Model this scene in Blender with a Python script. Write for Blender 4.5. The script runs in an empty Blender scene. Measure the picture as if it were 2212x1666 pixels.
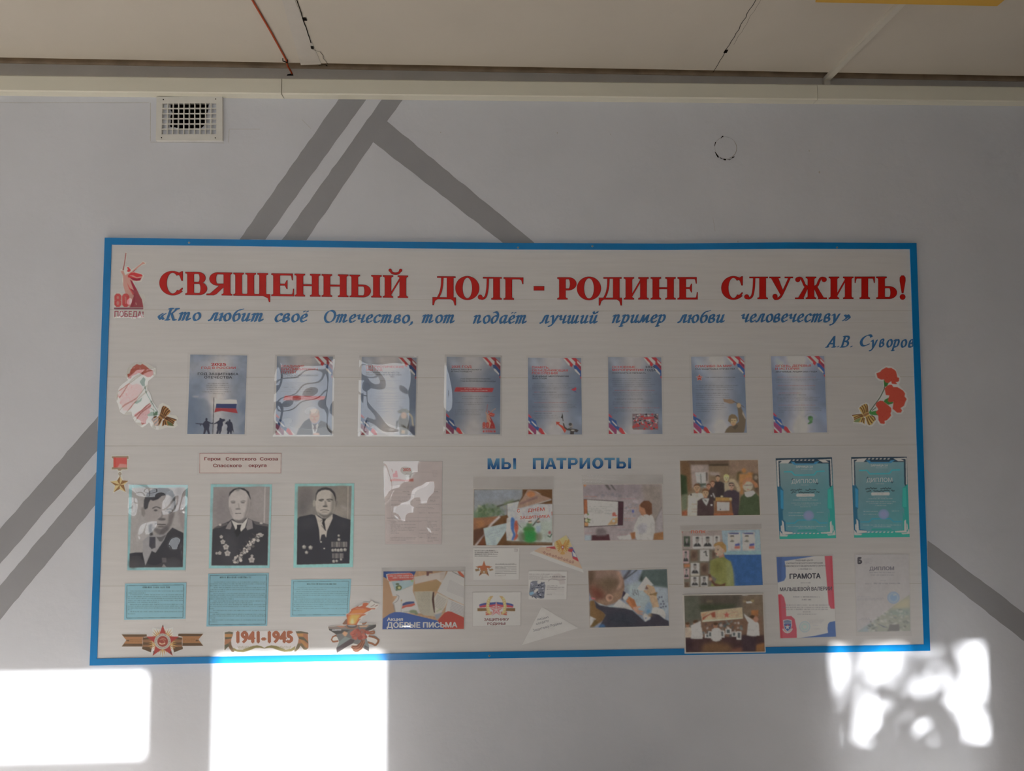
import bpy, math, random
import numpy as np
from mathutils import Vector, Matrix
from mathutils.geometry import tessellate_polygon, delaunay_2d_cdt

# ------------------------------------------------------------------ camera, sky, sun, exposure
SC = bpy.context.scene
COL = SC.collection
Z0 = 0.78                                    # height of the board's lower edge above the floor
FPX = 1664.0                                 # focal length in pixels of a 2212 px wide frame
CAM = np.array([1.34359631, -2.7989959, 0.79278445 + Z0])
YAW, PITCH, ROLL = 0.0453976, 0.06454095, -0.0036036
_f = np.array([math.sin(YAW)*math.cos(PITCH), math.cos(YAW)*math.cos(PITCH), math.sin(PITCH)])
_r0 = np.array([math.cos(YAW), -math.sin(YAW), 0.0]); _u0 = np.cross(_r0, _f)
_r = _r0*math.cos(ROLL) + _u0*math.sin(ROLL); _u = -_r0*math.sin(ROLL) + _u0*math.cos(ROLL)
cam = bpy.data.cameras.new('camera'); cam.sensor_fit = 'HORIZONTAL'; cam.sensor_width = 36.0
cam.lens = FPX*36.0/2212.0; cam.clip_start = 0.05
cam_o = bpy.data.objects.new('camera', cam); COL.objects.link(cam_o)
cam_o.matrix_world = Matrix(((_r[0], _u[0], -_f[0], CAM[0]), (_r[1], _u[1], -_f[1], CAM[1]), (_r[2], _u[2], -_f[2], CAM[2]), (0, 0, 0, 1)))
SC.camera = cam_o
SC.view_settings.view_transform = 'Standard'; SC.view_settings.look = 'None'
SC.view_settings.exposure = -1.42; SC.view_settings.gamma = 1.0
SC.cycles.use_denoising = True; SC.cycles.blur_glossy = 0.0; SC.cycles.sample_clamp_indirect = 80
SC.cycles.max_bounces = 10; SC.cycles.diffuse_bounces = 6; SC.cycles.transparent_max_bounces = 12

SKY = 6.0
world = bpy.data.worlds.new('sky'); SC.world = world; world.use_nodes = True
wn = world.node_tree.nodes; wl = world.node_tree.links
bg = wn['Background']; tc = wn.new('ShaderNodeTexCoord'); sx = wn.new('ShaderNodeSeparateXYZ'); rp = wn.new('ShaderNodeValToRGB')
wl.new(tc.outputs['Generated'], sx.inputs[0]); wl.new(sx.outputs['Z'], rp.inputs[0]); wl.new(rp.outputs[0], bg.inputs[0])
rp.color_ramp.elements[0].position = 0.0; rp.color_ramp.elements[0].color = (0.86, 0.90, 0.94, 1)
rp.color_ramp.elements[1].position = 0.6; rp.color_ramp.elements[1].color = (0.76, 0.86, 1.0, 1)
bg.inputs[1].default_value = SKY

YB = -5.6                                    # the window wall opposite
SUN = Vector((0.25, 5.6, -1.68)).normalized()
sun = bpy.data.lights.new('sun', 'SUN'); sun.energy = 42.0; sun.angle = math.radians(0.55); sun.color = (1.0, 0.995, 0.975)
sun_o = bpy.data.objects.new('sun', sun); COL.objects.link(sun_o)
sun_o.rotation_euler = SUN.to_track_quat('-Z', 'Y').to_euler(); sun_o.location = (2, -9, 6)
# window openings opposite, the first one added to brighten the left: (x0, x1, z0, z1)
WIN = [(-3.9, -1.45, 0.85, 2.60), (-1.12, 0.80, 0.85, 2.60), (2.32, 2.99, 0.85, 2.60)]
for i, (x0, x1, z0, z1) in enumerate(WIN):   # daylight portals in the openings
    L = bpy.data.lights.new('window_daylight', 'AREA'); L.shape = 'RECTANGLE'; L.size = x1-x0; L.size_y = z1-z0
    L.cycles.is_portal = True
    lo = bpy.data.objects.new('window_daylight', L); COL.objects.link(lo)
    lo.location = ((x0+x1)/2, YB-0.25, (z0+z1)/2); lo.rotation_euler = (math.radians(90), 0, 0)

# ------------------------------------------------------------------ pixel <-> place helpers
def at(px, py, off=0.0):
    """photo pixel -> point on the plane off metres in front of the wall"""
    d = _f + _r*((px-1106)/FPX) - _u*((py-833)/FPX)
    return CAM + d*((-off-CAM[1])/d[1])
def atz(px, py, z):
    """photo pixel -> point on the horizontal plane z"""
    d = _f + _r*((px-1106)/FPX) - _u*((py-833)/FPX)
    return CAM + d*((z-CAM[2])/d[2])
def at_many(P, off):
    P = np.asarray(P, float)
    d = _f[None] + _r[None]*((P[:, :1]-1106)/FPX) - _u[None]*((P[:, 1:2]-833)/FPX)
    return CAM[None] + d*((-off-CAM[1])/d[:, 1:2])
def lin(c):
    c = np.asarray(c, float)/255.0
    return np.where(c <= 0.04045, c/12.92, ((c+0.055)/1.055)**2.4)

# ------------------------------------------------------------------ materials
def new_mat(name):
    m = bpy.data.materials.new(name); m.use_nodes = True
    return m, m.node_tree.nodes, m.node_tree.links, m.node_tree.nodes['Principled BSDF']
def paint(name, rgb, rough=0.5, spec=0.4, noise=0.05, scale=20.0, bump=0.0, bscale=120.0, stretch=None, metal=0.0):
    m, n, l, b = new_mat(name)
    c = lin(rgb)
    tc = n.new('ShaderNodeTexCoord'); mp = n.new('ShaderNodeMapping'); l.new(tc.outputs['Object'], mp.inputs[0])
    if stretch: mp.inputs['Scale'].default_value = stretch
    nz = n.new('ShaderNodeTexNoise'); nz.inputs['Scale'].default_value = scale; nz.inputs['Detail'].default_value = 5
    l.new(mp.outputs[0], nz.inputs['Vector'])
    rp = n.new('ShaderNodeValToRGB'); l.new(nz.outputs['Fac'], rp.inputs[0])
    e = rp.color_ramp.elements
    e[0].position = 0.3; e[0].color = tuple(np.clip(c*(1-noise), 0, 1)) + (1,)
    e[1].position = 0.7; e[1].color = tuple(np.clip(c*(1+noise), 0, 1)) + (1,)
    l.new(rp.outputs[0], b.inputs['Base Color'])
    b.inputs['Roughness'].default_value = rough; b.inputs['Specular IOR Level'].default_value = spec; b.inputs['Metallic'].default_value = metal
    if bump:
        n2 = n.new('ShaderNodeTexNoise'); n2.inputs['Scale'].default_value = bscale; n2.inputs['Detail'].default_value = 6; l.new(mp.outputs[0], n2.inputs['Vector'])
        bp = n.new('ShaderNodeBump'); bp.inputs['Strength'].default_value = bump; bp.inputs['Distance'].default_value = 0.004
        l.new(n2.outputs['Fac'], bp.inputs['Height']); l.new(bp.outputs[0], b.inputs['Normal'])
    return m
M = {}
M['wall'] = paint('wall_paint', (219, 221, 228), 0.42, 0.35, 0.035, 3.0, 0.4, 24.0)
M['stripe'] = paint('grey_stripe_paint', (161, 161, 165), 0.45, 0.35, 0.03, 6.0, 0.2, 40.0)
M['gap'] = paint('shade_gap_tone', (176, 158, 136), 0.9, 0.1, 0.2, 12.0)  # brown tone that paints the shade band in the ceiling groove
M['crack'] = paint('dark_crevice', (24, 20, 16), 0.9, 0.1, 0.3, 60.0)
M['seam'] = paint('hairline_mark', (198, 195, 192), 0.7, 0.2, 0.1, 60.0)
M['capedge'] = paint('darker_cap_edge', (176, 170, 165), 0.7, 0.2, 0.1, 60.0)  # rim ring darker than the wall, wider on the right
M['cavity'] = paint('dark_brick', (44, 34, 28), 0.95, 0.05, 0.5, 30.0, 0.6, 60.0)  # one dark tone lining the hole behind the vent
M['ceiling'] = paint('ceiling_whitewash', (202, 194, 182), 0.8, 0.2, 0.03, 2.5, 0.3, 18.0)
M['plaster'] = paint('ceiling_filler', (198, 192, 184), 0.8, 0.2, 0.04, 8.0, 0.4, 40.0)
M['trunk'] = paint('trunking_plastic', (226, 222, 206), 0.35, 0.4, 0.01, 5.0)
M['floor'] = paint('floor_boards', (232, 224, 213), 0.2, 0.5, 0.15, 4.0, 0.1, 40.0, (1.0, 8.0, 1.0))
M['room'] = paint('room_paint', (146, 143, 138), 0.6, 0.3, 0.02, 4.0)
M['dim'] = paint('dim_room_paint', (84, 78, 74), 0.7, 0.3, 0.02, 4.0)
M['panel'] = paint('pale_woodgrain_panel', (227, 225, 225), 0.32, 0.4, 0.03, 3.0, 0.06, 6.0, (1.6, 1.0, 26.0))
M['pseam'] = paint('panel_joint', (202, 197, 190), 0.6, 0.2, 0.05, 30.0)
M['blue'] = paint('blue_plastic_edging', (10, 132, 204), 0.28, 0.5, 0.05, 6.0)
M['duct'] = paint('painted_duct', (208, 202, 190), 0.6, 0.3, 0.01, 5.0)
M['vent'] = paint('white_vent_plastic', (226, 224, 218), 0.4, 0.4, 0.03, 30.0)
M['steel'] = paint('screw_steel', (190, 188, 184), 0.3, 0.5, 0.05, 50.0, metal=0.9)
M['wire'] = paint('orange_wire_sheath', (176, 70, 26), 0.5, 0.4, 0.15, 60.0)
M['yellow'] = paint('ochre_enamel', (214, 168, 66), 0.45, 0.4, 0.05, 5.0)
M['red'] = paint('red_lettering_vinyl', (206, 26, 18), 0.35, 0.4, 0.04, 20.0)
M['redge'] = paint('dark_red_edge', (96, 14, 10), 0.5, 0.3, 0.04, 20.0)
M['navy'] = paint('blue_lettering_vinyl', (70, 126, 182), 0.4, 0.4, 0.06, 20.0)
M['wood'] = paint('window_frame_paint', (236, 234, 230), 0.4, 0.4, 0.02, 10.0)
M['sill'] = paint('glossy_sill_enamel', (240, 240, 238), 0.14, 0.8, 0.01, 10.0)
M['leaf'] = paint('plant_leaf', (52, 92, 40), 0.5, 0.4, 0.3, 12.0)
M['bark'] = paint('bark', (92, 70, 52), 0.8, 0.2, 0.3, 30.0, 0.5, 60.0)
M['clay'] = paint('clay_pot', (170, 96, 62), 0.7, 0.3, 0.1, 20.0)

def print_mat(name, rough):
    m, n, l, b = new_mat(name)
    a = n.new('ShaderNodeAttribute'); a.attribute_name = 'ink'
    tc = n.new('ShaderNodeTexCoord'); nz = n.new('ShaderNodeTexNoise'); nz.inputs['Scale'].default_value = 900; nz.inputs['Detail'].default_value = 2
    l.new(tc.outputs['Object'], nz.inputs['Vector'])
    mr = n.new('ShaderNodeMapRange'); mr.inputs[3].default_value = 0.95; mr.inputs[4].default_value = 1.05; l.new(nz.outputs['Fac'], mr.inputs[0])
    mx = n.new('ShaderNodeMix'); mx.data_type = 'RGBA'; mx.blend_type = 'MULTIPLY'; mx.inputs[0].default_value = 1.0
    l.new(a.outputs['Color'], mx.inputs[6]); l.new(mr.outputs[0], mx.inputs[7]); l.new(mx.outputs[2], b.inputs['Base Color'])
    b.inputs['Roughness'].default_value = rough; b.inputs['Specular IOR Level'].default_value = 0.3
    return m
M['print'] = print_mat('printed_paper', 0.55)
M['photo'] = print_mat('photo_paper', 0.4)

def film_mat(name, tint, haze, gloss, rough):
    m = bpy.data.materials.new(name); m.use_nodes = True; n = m.node_tree.nodes; l = m.node_tree.links
    for x in list(n): n.remove(x)
    out = n.new('ShaderNodeOutputMaterial')
    tr = n.new('ShaderNodeBsdfTransparent'); df = n.new('ShaderNodeBsdfDiffuse'); gl = n.new('ShaderNodeBsdfGlossy')
    tr.inputs[0].default_value = (1, 1, 1, 1); df.inputs[0].default_value = (*lin(tint), 1)
    gl.inputs['Roughness'].default_value = rough
    tc = n.new('ShaderNodeTexCoord'); nz = n.new('ShaderNodeTexNoise'); nz.inputs['Scale'].default_value = 14; nz.inputs['Detail'].default_value = 3
    l.new(tc.outputs['Object'], nz.inputs['Vector'])
    mr = n.new('ShaderNodeMapRange'); mr.inputs[3].default_value = haze*0.5; mr.inputs[4].default_value = haze*1.5; l.new(nz.outputs['Fac'], mr.inputs[0])
    m1 = n.new('ShaderNodeMixShader'); l.new(mr.outputs[0], m1.inputs[0]); l.new(tr.outputs[0], m1.inputs[1]); l.new(df.outputs[0], m1.inputs[2])
    m2 = n.new('ShaderNodeMixShader'); fr = n.new('ShaderNodeFresnel'); ge = n.new('ShaderNodeNewGeometry')
    ma = n.new('ShaderNodeMath'); ma.operation = 'MULTIPLY_ADD'; ma.inputs[1].default_value = 1/gloss-gloss; ma.inputs[2].default_value = gloss
    l.new(ge.outputs['Backfacing'], ma.inputs[0]); l.new(ma.outputs[0], fr.inputs[0])
    l.new(fr.outputs[0], m2.inputs[0]); l.new(m1.outputs[0], m2.inputs[1]); l.new(gl.outputs[0], m2.inputs[2]); l.new(m2.outputs[0], out.inputs[0])
    return m
M['film'] = film_mat('clear_laminate', (235, 235, 235), 0.025, 2.0, 0.03)
M['flatfilm'] = film_mat('matt_laminate', (235, 235, 235), 0.04, 1.12, 0.2)
M['pocket'] = film_mat('clear_pocket_film', (212, 204, 200), 0.16, 1.4, 0.12)
M['pane'] = film_mat('window_glass', (235, 240, 240), 0.01, 1.3, 0.0)

# ------------------------------------------------------------------ objects
def tag(o, label=None, cat=None, group=None, kind=None):
    if label: o['label'] = label
    if cat: o['category'] = cat
    if group: o['group'] = group
    if kind: o['kind'] = kind
    return o
def empty(name, loc, label=None, cat=None, group=None):
    o = bpy.data.objects.new(name, None); COL.objects.link(o); o.location = loc; o.empty_display_size = 0.05
    return tag(o, label, cat, group)
def link(name, me, mats, parent=None):
    o = bpy.data.objects.new(name, me); COL.objects.link(o)
    for m in (mats if isinstance(mats, (list, tuple)) else [mats]): me.materials.append(m)
    if parent is not None:
        o.parent = parent; o.matrix_parent_inverse = Matrix.Translation(-parent.location)
    return o
def sub(o, part):
    """make o a piece of an existing part"""
    o.parent = part; o.matrix_parent_inverse = (part.matrix_parent_inverse @ Matrix.Identity(4)).inverted() if part.parent is None else Matrix.Identity(4)
    return o
class MB:
    """collects solids into one mesh"""
    def __init__(s): s.v = []; s.f = []; s.m = []
    def add(s, verts, faces, mi=0):
        b = len(s.v); s.v += [tuple(map(float, v)) for v in verts]
        for f in faces: s.f.append([b+i for i in f]); s.m.append(mi)
    def box(s, a, b, mi=0):
        (x0, y0, z0), (x1, y1, z1) = a, b
        s.add([(x0,y0,z0),(x1,y0,z0),(x1,y1,z0),(x0,y1,z0),(x0,y0,z1),(x1,y0,z1),(x1,y1,z1),(x0,y1,z1)],
              [(0,3,2,1),(4,5,6,7),(0,1,5,4),(1,2,6,5),(2,3,7,6),(3,0,4,7)], mi)
    def hexa(s, front, back, mi=0):
        n = len(front)
        s.add(list(front)+list(back), [list(range(n)), list(range(2*n-1, n-1, -1))] + [[i, n+i, n+(i+1) % n, (i+1) % n] for i in range(n)], mi)
    def prism(s, pix, off0, off1, mi=0, tess=False):
        """photo-pixel outline on the wall, from off0 to off1 metres out of it"""
        fr = [at(x, y, off1) for x, y in pix]; bk = [v + np.array([0, off1-off0, 0]) for v in fr]
        n = len(fr)
        if n <= 4 and not tess: s.hexa(fr, bk, mi); return
        tris = tessellate_polygon([[Vector((v[0], v[2], 0)) for v in fr]])
        s.add(fr+bk, [list(t) for t in tris] + [[i, n+i, n+(i+1) % n, (i+1) % n] for i in range(n)], mi)
    def flat(s, pts, mi=0):
        tris = tessellate_polygon([[Vector(p) for p in pts]]); s.add(pts, [list(t) for t in tris], mi)
    def tube(s, pts, r, n=8, mi=0):
        pts = [Vector(p) for p in pts]; rings = []
        for i, p in enumerate(pts):
            t = (pts[min(i+1, len(pts)-1)]-pts[max(i-1, 0)]).normalized()
            a = t.orthogonal().normalized() if i == 0 else (a - t*a.dot(t)).normalized()
            b = t.cross(a); rr = r[i] if isinstance(r, (list, tuple)) else r
            rings += [p + (a*math.cos(2*math.pi*k/n)+b*math.sin(2*math.pi*k/n))*rr for k in range(n)]
        F = [[i*n+k, i*n+(k+1) % n, (i+1)*n+(k+1) % n, (i+1)*n+k] for i in range(len(pts)-1) for k in range(n)]
        F += [list(range(n))[::-1], [(len(pts)-1)*n+k for k in range(n)]]
        s.add(rings, F, mi)
    def disc(s, c, r, y0, y1, n=24, mi=0):
        """short cylinder standing out of the wall"""
        fr = [(c[0]+r*math.cos(2*math.pi*k/n), y1, c[2]+r*math.sin(2*math.pi*k/n)) for k in range(n)]
        s.hexa(fr, [(x, y0, z) for x, y, z in fr], mi)
    def build(s, name, mats, parent=None, smooth=False):
        me = bpy.data.meshes.new(name); me.from_pydata(s.v, [], s.f); me.polygons.foreach_set('material_index', s.m)
        if smooth: me.polygons.foreach_set('use_smooth', [True]*len(s.f))
        me.validate(); me.update()
        return link(name, me, mats, parent)

# ------------------------------------------------------------------ the room
H = 2.146 + Z0
XL, XR = -6.5, 3.8
def struct(o): return tag(o, kind='structure')
def jag(pts, amp, step, seed):
    """break a straight painted edge into a slightly ragged one"""
    rnd = random.Random(seed); out = []
    for (a, b) in zip(pts, pts[1:]+pts[:1]):
        n = max(1, int(math.hypot(b[0]-a[0], b[1]-a[1])/step)); L = math.hypot(b[0]-a[0], b[1]-a[1]) or 1
        for k in range(n):
            t = k/n; j = rnd.uniform(-amp, amp) if k else 0
            out.append((a[0]+(b[0]-a[0])*t - (b[1]-a[1])/L*j, a[1]+(b[1]-a[1])*t + (b[0]-a[0])/L*j))
    return out
# main wall with the ragged opening behind the vent
VX, VY, VS = 310, 190, 11.06
def vz(x, y): return (VX+x/VS, VY+y/VS)
hole = [vz(*p) for p in [(645,372),(760,366),(1000,362),(1300,362),(1570,366),(1552,440),(1546,520),(1515,640),(1490,760),(1468,870),(1420,930),(1370,968),(1250,955),(1130,975),(980,968),(850,970),(740,940),(650,945),(630,900),(655,800),(640,690),(680,600),(645,520)]]
mw = MB()
hp = [at(x, y, 0) for x, y in hole]
outer = [Vector((XL, 0, 0)), Vector((XR, 0, 0)), Vector((XR, 0, H+0.05)), Vector((XL, 0, H+0.05))]
hv = [Vector(p) for p in hp]
tris = tessellate_polygon([[Vector((v.x, v.z, 0)) for v in outer], [Vector((v.x, v.z, 0)) for v in hv]])
mw.add(outer+hv, [list(t) for t in tris])
nh = len(hv); back = [v + Vector((0, 0.16, 0)) for v in hv]
mw.add(hv+back, [[i, (i+1) % nh, nh+(i+1) % nh, nh+i] for i in range(nh)] + [[nh+i for i in range(nh)]], 2)
for i, pts in enumerate([
        [(733,212),(793,212),(573,518),(517,518)],
        [(827,212),(873,212),(836,262),(1158,528),(1090,528),(806,307),(662,519),(608,519)],
        [(212,899),(211,973),(-6,1226),(-6,1150)],
        [(208,1020),(206,1091),(-6,1346),(-6,1272)],
        [(2004,1168),(2240,1345),(2240,1407),(2004,1223)]]):
    mw.flat([tuple(at(x, y, 0.0006)) for x, y in jag(pts, 0.9, 14, i)], 1)
for a, b, w in [((0,222),(322,222),1.0),((325,222),(325,305),1.2),((325,307),(484,309),1.0),((495,280),(494,308),1.0),((495,279),(562,279),0.8),((652,258),(672,278),.7),((1540,470),(1545,500),.7)]:
    dx, dy = b[0]-a[0], b[1]-a[1]; L = math.hypot(dx, dy); nx, ny = -dy/L*w/2, dx/L*w/2
    mw.flat([tuple(at(x, y, 0.0005)) for x, y in [(a[0]+nx,a[1]+ny),(b[0]+nx,b[1]+ny),(b[0]-nx,b[1]-ny),(a[0]-nx,a[1]-ny)]], 3)
for x, y, r in [(1204,287,1.3),(1319,290,1.0),(1748,326,1.3),(1770,372,2.0),(710,447,1.0),(1594,522,1.5),(952,286,1.0)]:
    c = at(x, y, 0.0005); rr = r*0.0017; mw.flat([(c[0]+rr*math.cos(k), c[1], c[2]+rr*math.sin(k)*1.4) for k in np.linspace(0, 5.5, 8)], 3)
mw.flat([(XL, -.0005, 2.06+Z0), (XR, -.0005, 2.08+Z0), (XR, -.0005, H+.002), (XL, -.0005, H+.002)], 4)
struct(mw.build('wall_front', [M['wall'], M['stripe'], M['cavity'], M['seam'], M['plaster']]))

# ceiling: ends short of the wall, leaving a groove lined with painted shade; slab joints and cracks on it
GY = -0.05
mc = MB()
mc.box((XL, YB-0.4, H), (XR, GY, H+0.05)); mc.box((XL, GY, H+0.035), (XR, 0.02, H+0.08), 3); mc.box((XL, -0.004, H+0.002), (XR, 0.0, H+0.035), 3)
def zline(pts, w, mi, dz=-0.0008, seed=0, amp=0):
    pts = jag(pts, amp, 6, seed)[:-1] if False else pts
    P = [atz(x, y, H) for x, y in pts]
    for p, q in zip(P, P[1:]):
        d = q-p; L = math.hypot(d[0], d[1]) or 1; n = np.array([-d[1], d[0], 0])/L*w/2
        mc.flat([tuple(v+np.array([0, 0, dz])) for v in (p+n, q+n, q-n, p-n)], mi)
def wob(a, b, n, amp, seed):
    r = random.Random(seed); return [(a[0]+(b[0]-a[0])*k/n + (r.uniform(-amp, amp) if 0 < k < n else 0), a[1]+(b[1]-a[1])*k/n) for k in range(n+1)]
band = [atz(x, y, H) for x, y in [(617,-60),(700,141),(648,146),(560,-60)]]
band = [atz(x, y, H-0.0015) for x, y in [(612,-60),(694,139),(650,141),(592,-60)]]
mc.hexa([tuple(p) for p in band], [(p[0], p[1], H) for p in band], 1)
HS = H
zline(wob((622,-60),(672,92), 14, 0.8, 1), 0.003, 2, -0.0025)
zline([(657,37),(660,43)], 0.012, 2, -0.003); zline([(674,98),(675,104)], 0.010, 2, -0.003)
zline([(674,104),(683,108),(692,111),(698,118),(698,124),(704,131),(708,136)], 0.0018, 2, -0.003)
zline([(688,139.5),(703,138),(707,141)], 0.004, 2, -0.003)
zline(wob((1650,-30),(1540,156), 22, 1.6, 3), 0.0022, 2); zline([(1570,107),(1566,114)], 0.012, 2)
zline(wob((1660,-30),(1585,96), 14, 1.5, 5), 0.0008, 2)
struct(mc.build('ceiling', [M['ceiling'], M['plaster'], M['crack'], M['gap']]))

mf = MB(); mf.box((XL, YB-0.4, -0.05), (XR, 0, 0)); struct(mf.build('floor', M['floor']))
ml = MB(); ml.box((XL-0.1, YB-0.4, 0), (XL, 0.05, H+0.05)); struct(ml.build('wall_left', M['room']))
ml = MB(); ml.box((XR, YB-0.4, 0), (XR+0.1, 0.05, H+0.05)); struct(ml.build('wall_right', M['dim']))  # unseen wall set close and dark so the light falls off rightwards
mb = MB()
xs = [XL]+[v for w in WIN for v in w[:2]]+[XR]
for a, b in zip(xs[0::2], xs[1::2]): mb.box((a, YB-0.4, 0), (b, YB, H))
for x0, x1, z0, z1 in WIN:
    mb.box((x0, YB-0.4, 0), (x1, YB, z0)); mb.box((x0, YB-0.4, z1), (x1, YB, H))
struct(mb.build('wall_back', M['room']))
# windows: frames, mullions, transom bars, glass panes, sills
BARS = [((-3.1, -2.3), 2.19), ((-0.07, 0.175), 2.20), ((), 2.19)]
for i, ((x0, x1, z0, z1), (mull, tr)) in enumerate(zip(WIN, BARS)):
    w = empty('window_%d' % (i+1), ((x0+x1)/2, YB-0.2, z0)); struct(w)
    m = MB(); y0, y1 = YB-0.23, YB-0.17
    for a, b in (((x0, z0), (x0+0.05, z1)), ((x1-0.05, z0), (x1, z1)), ((x0, z0), (x1, z0+0.06)), ((x0, z1-0.02), (x1, z1))):
        m.box((a[0], y0, a[1]), (b[0], y1, b[1]))
    if i == 1: m.box((x0, y0, 2.495), (mull[0], y1, z1)); m.box((mull[0], y0, z0), (mull[1], y1, z1)); m.box((x0, y0, tr-0.10), (mull[0], y1, tr))
    if i == 0:
        for q in mull: m.box((q-0.05, y0, z0), (q+0.05, y1, z1))
        m.box((x0, y0, tr-0.10), (x1, y1, tr))
    if i == 2: m.box((x0, y0, tr-0.12), (x1, y1, tr))
    m.build('window_frame', M['wood'], w)
    m = MB(); m.box((x0, YB-0.202, z0), (x1, YB-0.198, z1)); m.build('pane', M['pane'], w)
    m = MB(); m.box((x0-0.05, YB-0.17, z0-0.03), (x1+0.05, YB+0.02, z0+0.002)); m.build('window_sill', M['sill'], w)
for i, (x0, x1, lab) in enumerate([(-0.64, -0.06, 'unseen table added under the left half of the middle window to bounce sun'), (0.14, 0.56, 'unseen table added under the right half of the middle window to bounce sun')]):
    t = empty('bounce_table', ((x0+x1)/2, -5.25, 0), lab, 'table', 'added sun-bounce tables')  # unseen glossy tables added to throw a sun glow on the upper wall
    m = MB(); m.box((x0, -5.55, 0.77), (x1, -4.95, 0.80)); m.build('table_top', M['sill'], t)
    for lx in (x0+.03, x1-.07):
        for ly in (-5.52, -5.02): m = MB(); m.box((lx, ly, 0), (lx+.04, ly+.04, .77)); m.build('leg', M['steel'], t)
# house plant on the sill of the small window and a tree outside: both throw the dappled shade
rnd = random.Random(4)
def leaf(m, c, L, W, rot, mi=0):
    R = Matrix.Rotation(rot[0], 3, 'X') @ Matrix.Rotation(rot[1], 3, 'Z') @ Matrix.Rotation(rot[2], 3, 'Y')
    P = [Vector(c) + R @ Vector(p) for p in [(0,0,0),(W*.8,0.004,L*.3),(W,0.006,L*.55),(W*.5,0.003,L*.85),(0,0,L),(-W*.5,0.003,L*.85),(-W,0.006,L*.55),(-W*.8,0.004,L*.3)]]
    m.add(P, [list(range(8))], mi)
pl = empty('potted_plant', (2.63, YB+0.04, 0.852), 'leafy potted plant on the sill of the small window opposite the board', 'plant')
m = MB(); rr = [0.055, 0.075, 0.08, 0.08]; zz = [0.852, 0.95, 0.965, 0.985]
for k in range(3):
    a = [(2.63+rr[k]*math.cos(t), YB+0.04+rr[k]*math.sin(t), zz[k]) for t in np.linspace(0, 2*math.pi, 17)[:-1]]
    b = [(2.63+rr[k+1]*math.cos(t), YB+0.04+rr[k+1]*math.sin(t), zz[k+1]) for t in np.linspace(0, 2*math.pi, 17)[:-1]]
    m.hexa(b, a)
m.build('pot', M['clay'], pl)
m = MB(); m.tube([(2.63, YB+0.04, 0.95), (2.64, YB+0.03, 1.4), (2.68, YB+0.04, 1.8), (2.72, YB+0.04, 2.12)], [0.012, 0.01, 0.008, 0.005])
for x, z in [(2.60, 2.18), (2.80, 2.22), (2.84, 2.02)]: m.tube([(2.69, YB+0.04, 1.9), (x, YB+0.04, z)], 0.004, 6)
m.build('stem', M['bark'], pl)
m = MB()
def shade(px, py, yy):
    """point at depth yy on the sun ray that ends on the wall at a photo pixel"""
    w = at(px, py, 0); t = yy/SUN.y; return (w[0]+SUN.x*t, yy, w[2]+SUN.z*t)
for k in range(60):
    px, py = rnd.uniform(1915, 2035), rnd.uniform(1500, 1592)
    if 1975 < px < 2012 and py > 1545: continue
    c = shade(px, py, YB+0.05); leaf(m, (c[0], c[1]+rnd.uniform(-.03, .03), c[2]-.03), rnd.uniform(.06, .10), rnd.uniform(.02, .03), (rnd.uniform(-.4, .4), rnd.uniform(-.4, .4), rnd.uniform(-2.8, 2.8)))
for k in range(16):
    c = shade(2010+50*k/16+rnd.uniform(-6, 6), 1515+90*k/16, YB+0.05); leaf(m, c, .07, .024, (0, 0, rnd.uniform(1.6, 3.8)))
for k in range(5):
    c = shade(1855+rnd.uniform(-8, 8), 1462+rnd.uniform(-6, 6), YB+0.05); leaf(m, c, .035, .014, (0, 0, rnd.uniform(-3, 3)))
for k in range(10): leaf(m, (2.62+rnd.uniform(-.04, .05), YB+0.04, 1.98+rnd.uniform(-.05, .1)), .08, .02, (0, 0, rnd.uniform(-2, 2)))
m.build('foliage', M['leaf'], pl)
tr = empty('tree', (1.9, -11.2, -0.9), 'slender tree standing outside the small window', 'tree')
m = MB(); m.tube([(1.9, -11.2, -0.9), (1.95, -11.2, 1.5), (2.1, -11.2, 3.2), (2.3, -11.2, 4.6)], [0.09, 0.07, 0.05, 0.02])
for x, z in [(2.7, 4.0), (2.2, 4.3), (2.8, 3.6), (2.5, 4.2)]: m.tube([(2.05, -11.2, 3.0), ((2.05+x)/2, -11.2, (3.2+z)/2), (x, -11.2, z)], [0.03, 0.02, 0.008], 6)
m.build('trunk', M['bark'], tr)
m = MB(); BR = [(1868,1430,42,24),(1848,1520,34,52),(1900,1578,60,22),(2112,1440,26,46),(2098,1565,40,40),(1960,1440,22,14),(2040,1478,14,30)]
for k in range(100):
    px, py = rnd.uniform(1740, 2190), rnd.uniform(1350, 1650)
    if any(((px-x)/rx)**2+((py-y)/ry)**2 < 1 for x, y, rx, ry in BR): continue
    c = shade(px, py, -11.2+rnd.uniform(-.4, .4)); L = rnd.uniform(.07, .13)
    leaf(m, (c[0], c[1], c[2]-L/2), L, L*.3, (rnd.uniform(-.6, .6), rnd.uniform(-.6, .6), rnd.uniform(-3, 3)))
m.build('foliage', M['leaf'], tr)
m = MB(); m.box((-30, -60, -1.0), (30, YB-0.4, -0.9)); struct(m.build('ground', paint('winter_ground', (190, 190, 188), 0.9, 0.1, 0.1, 1.0)))

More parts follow.
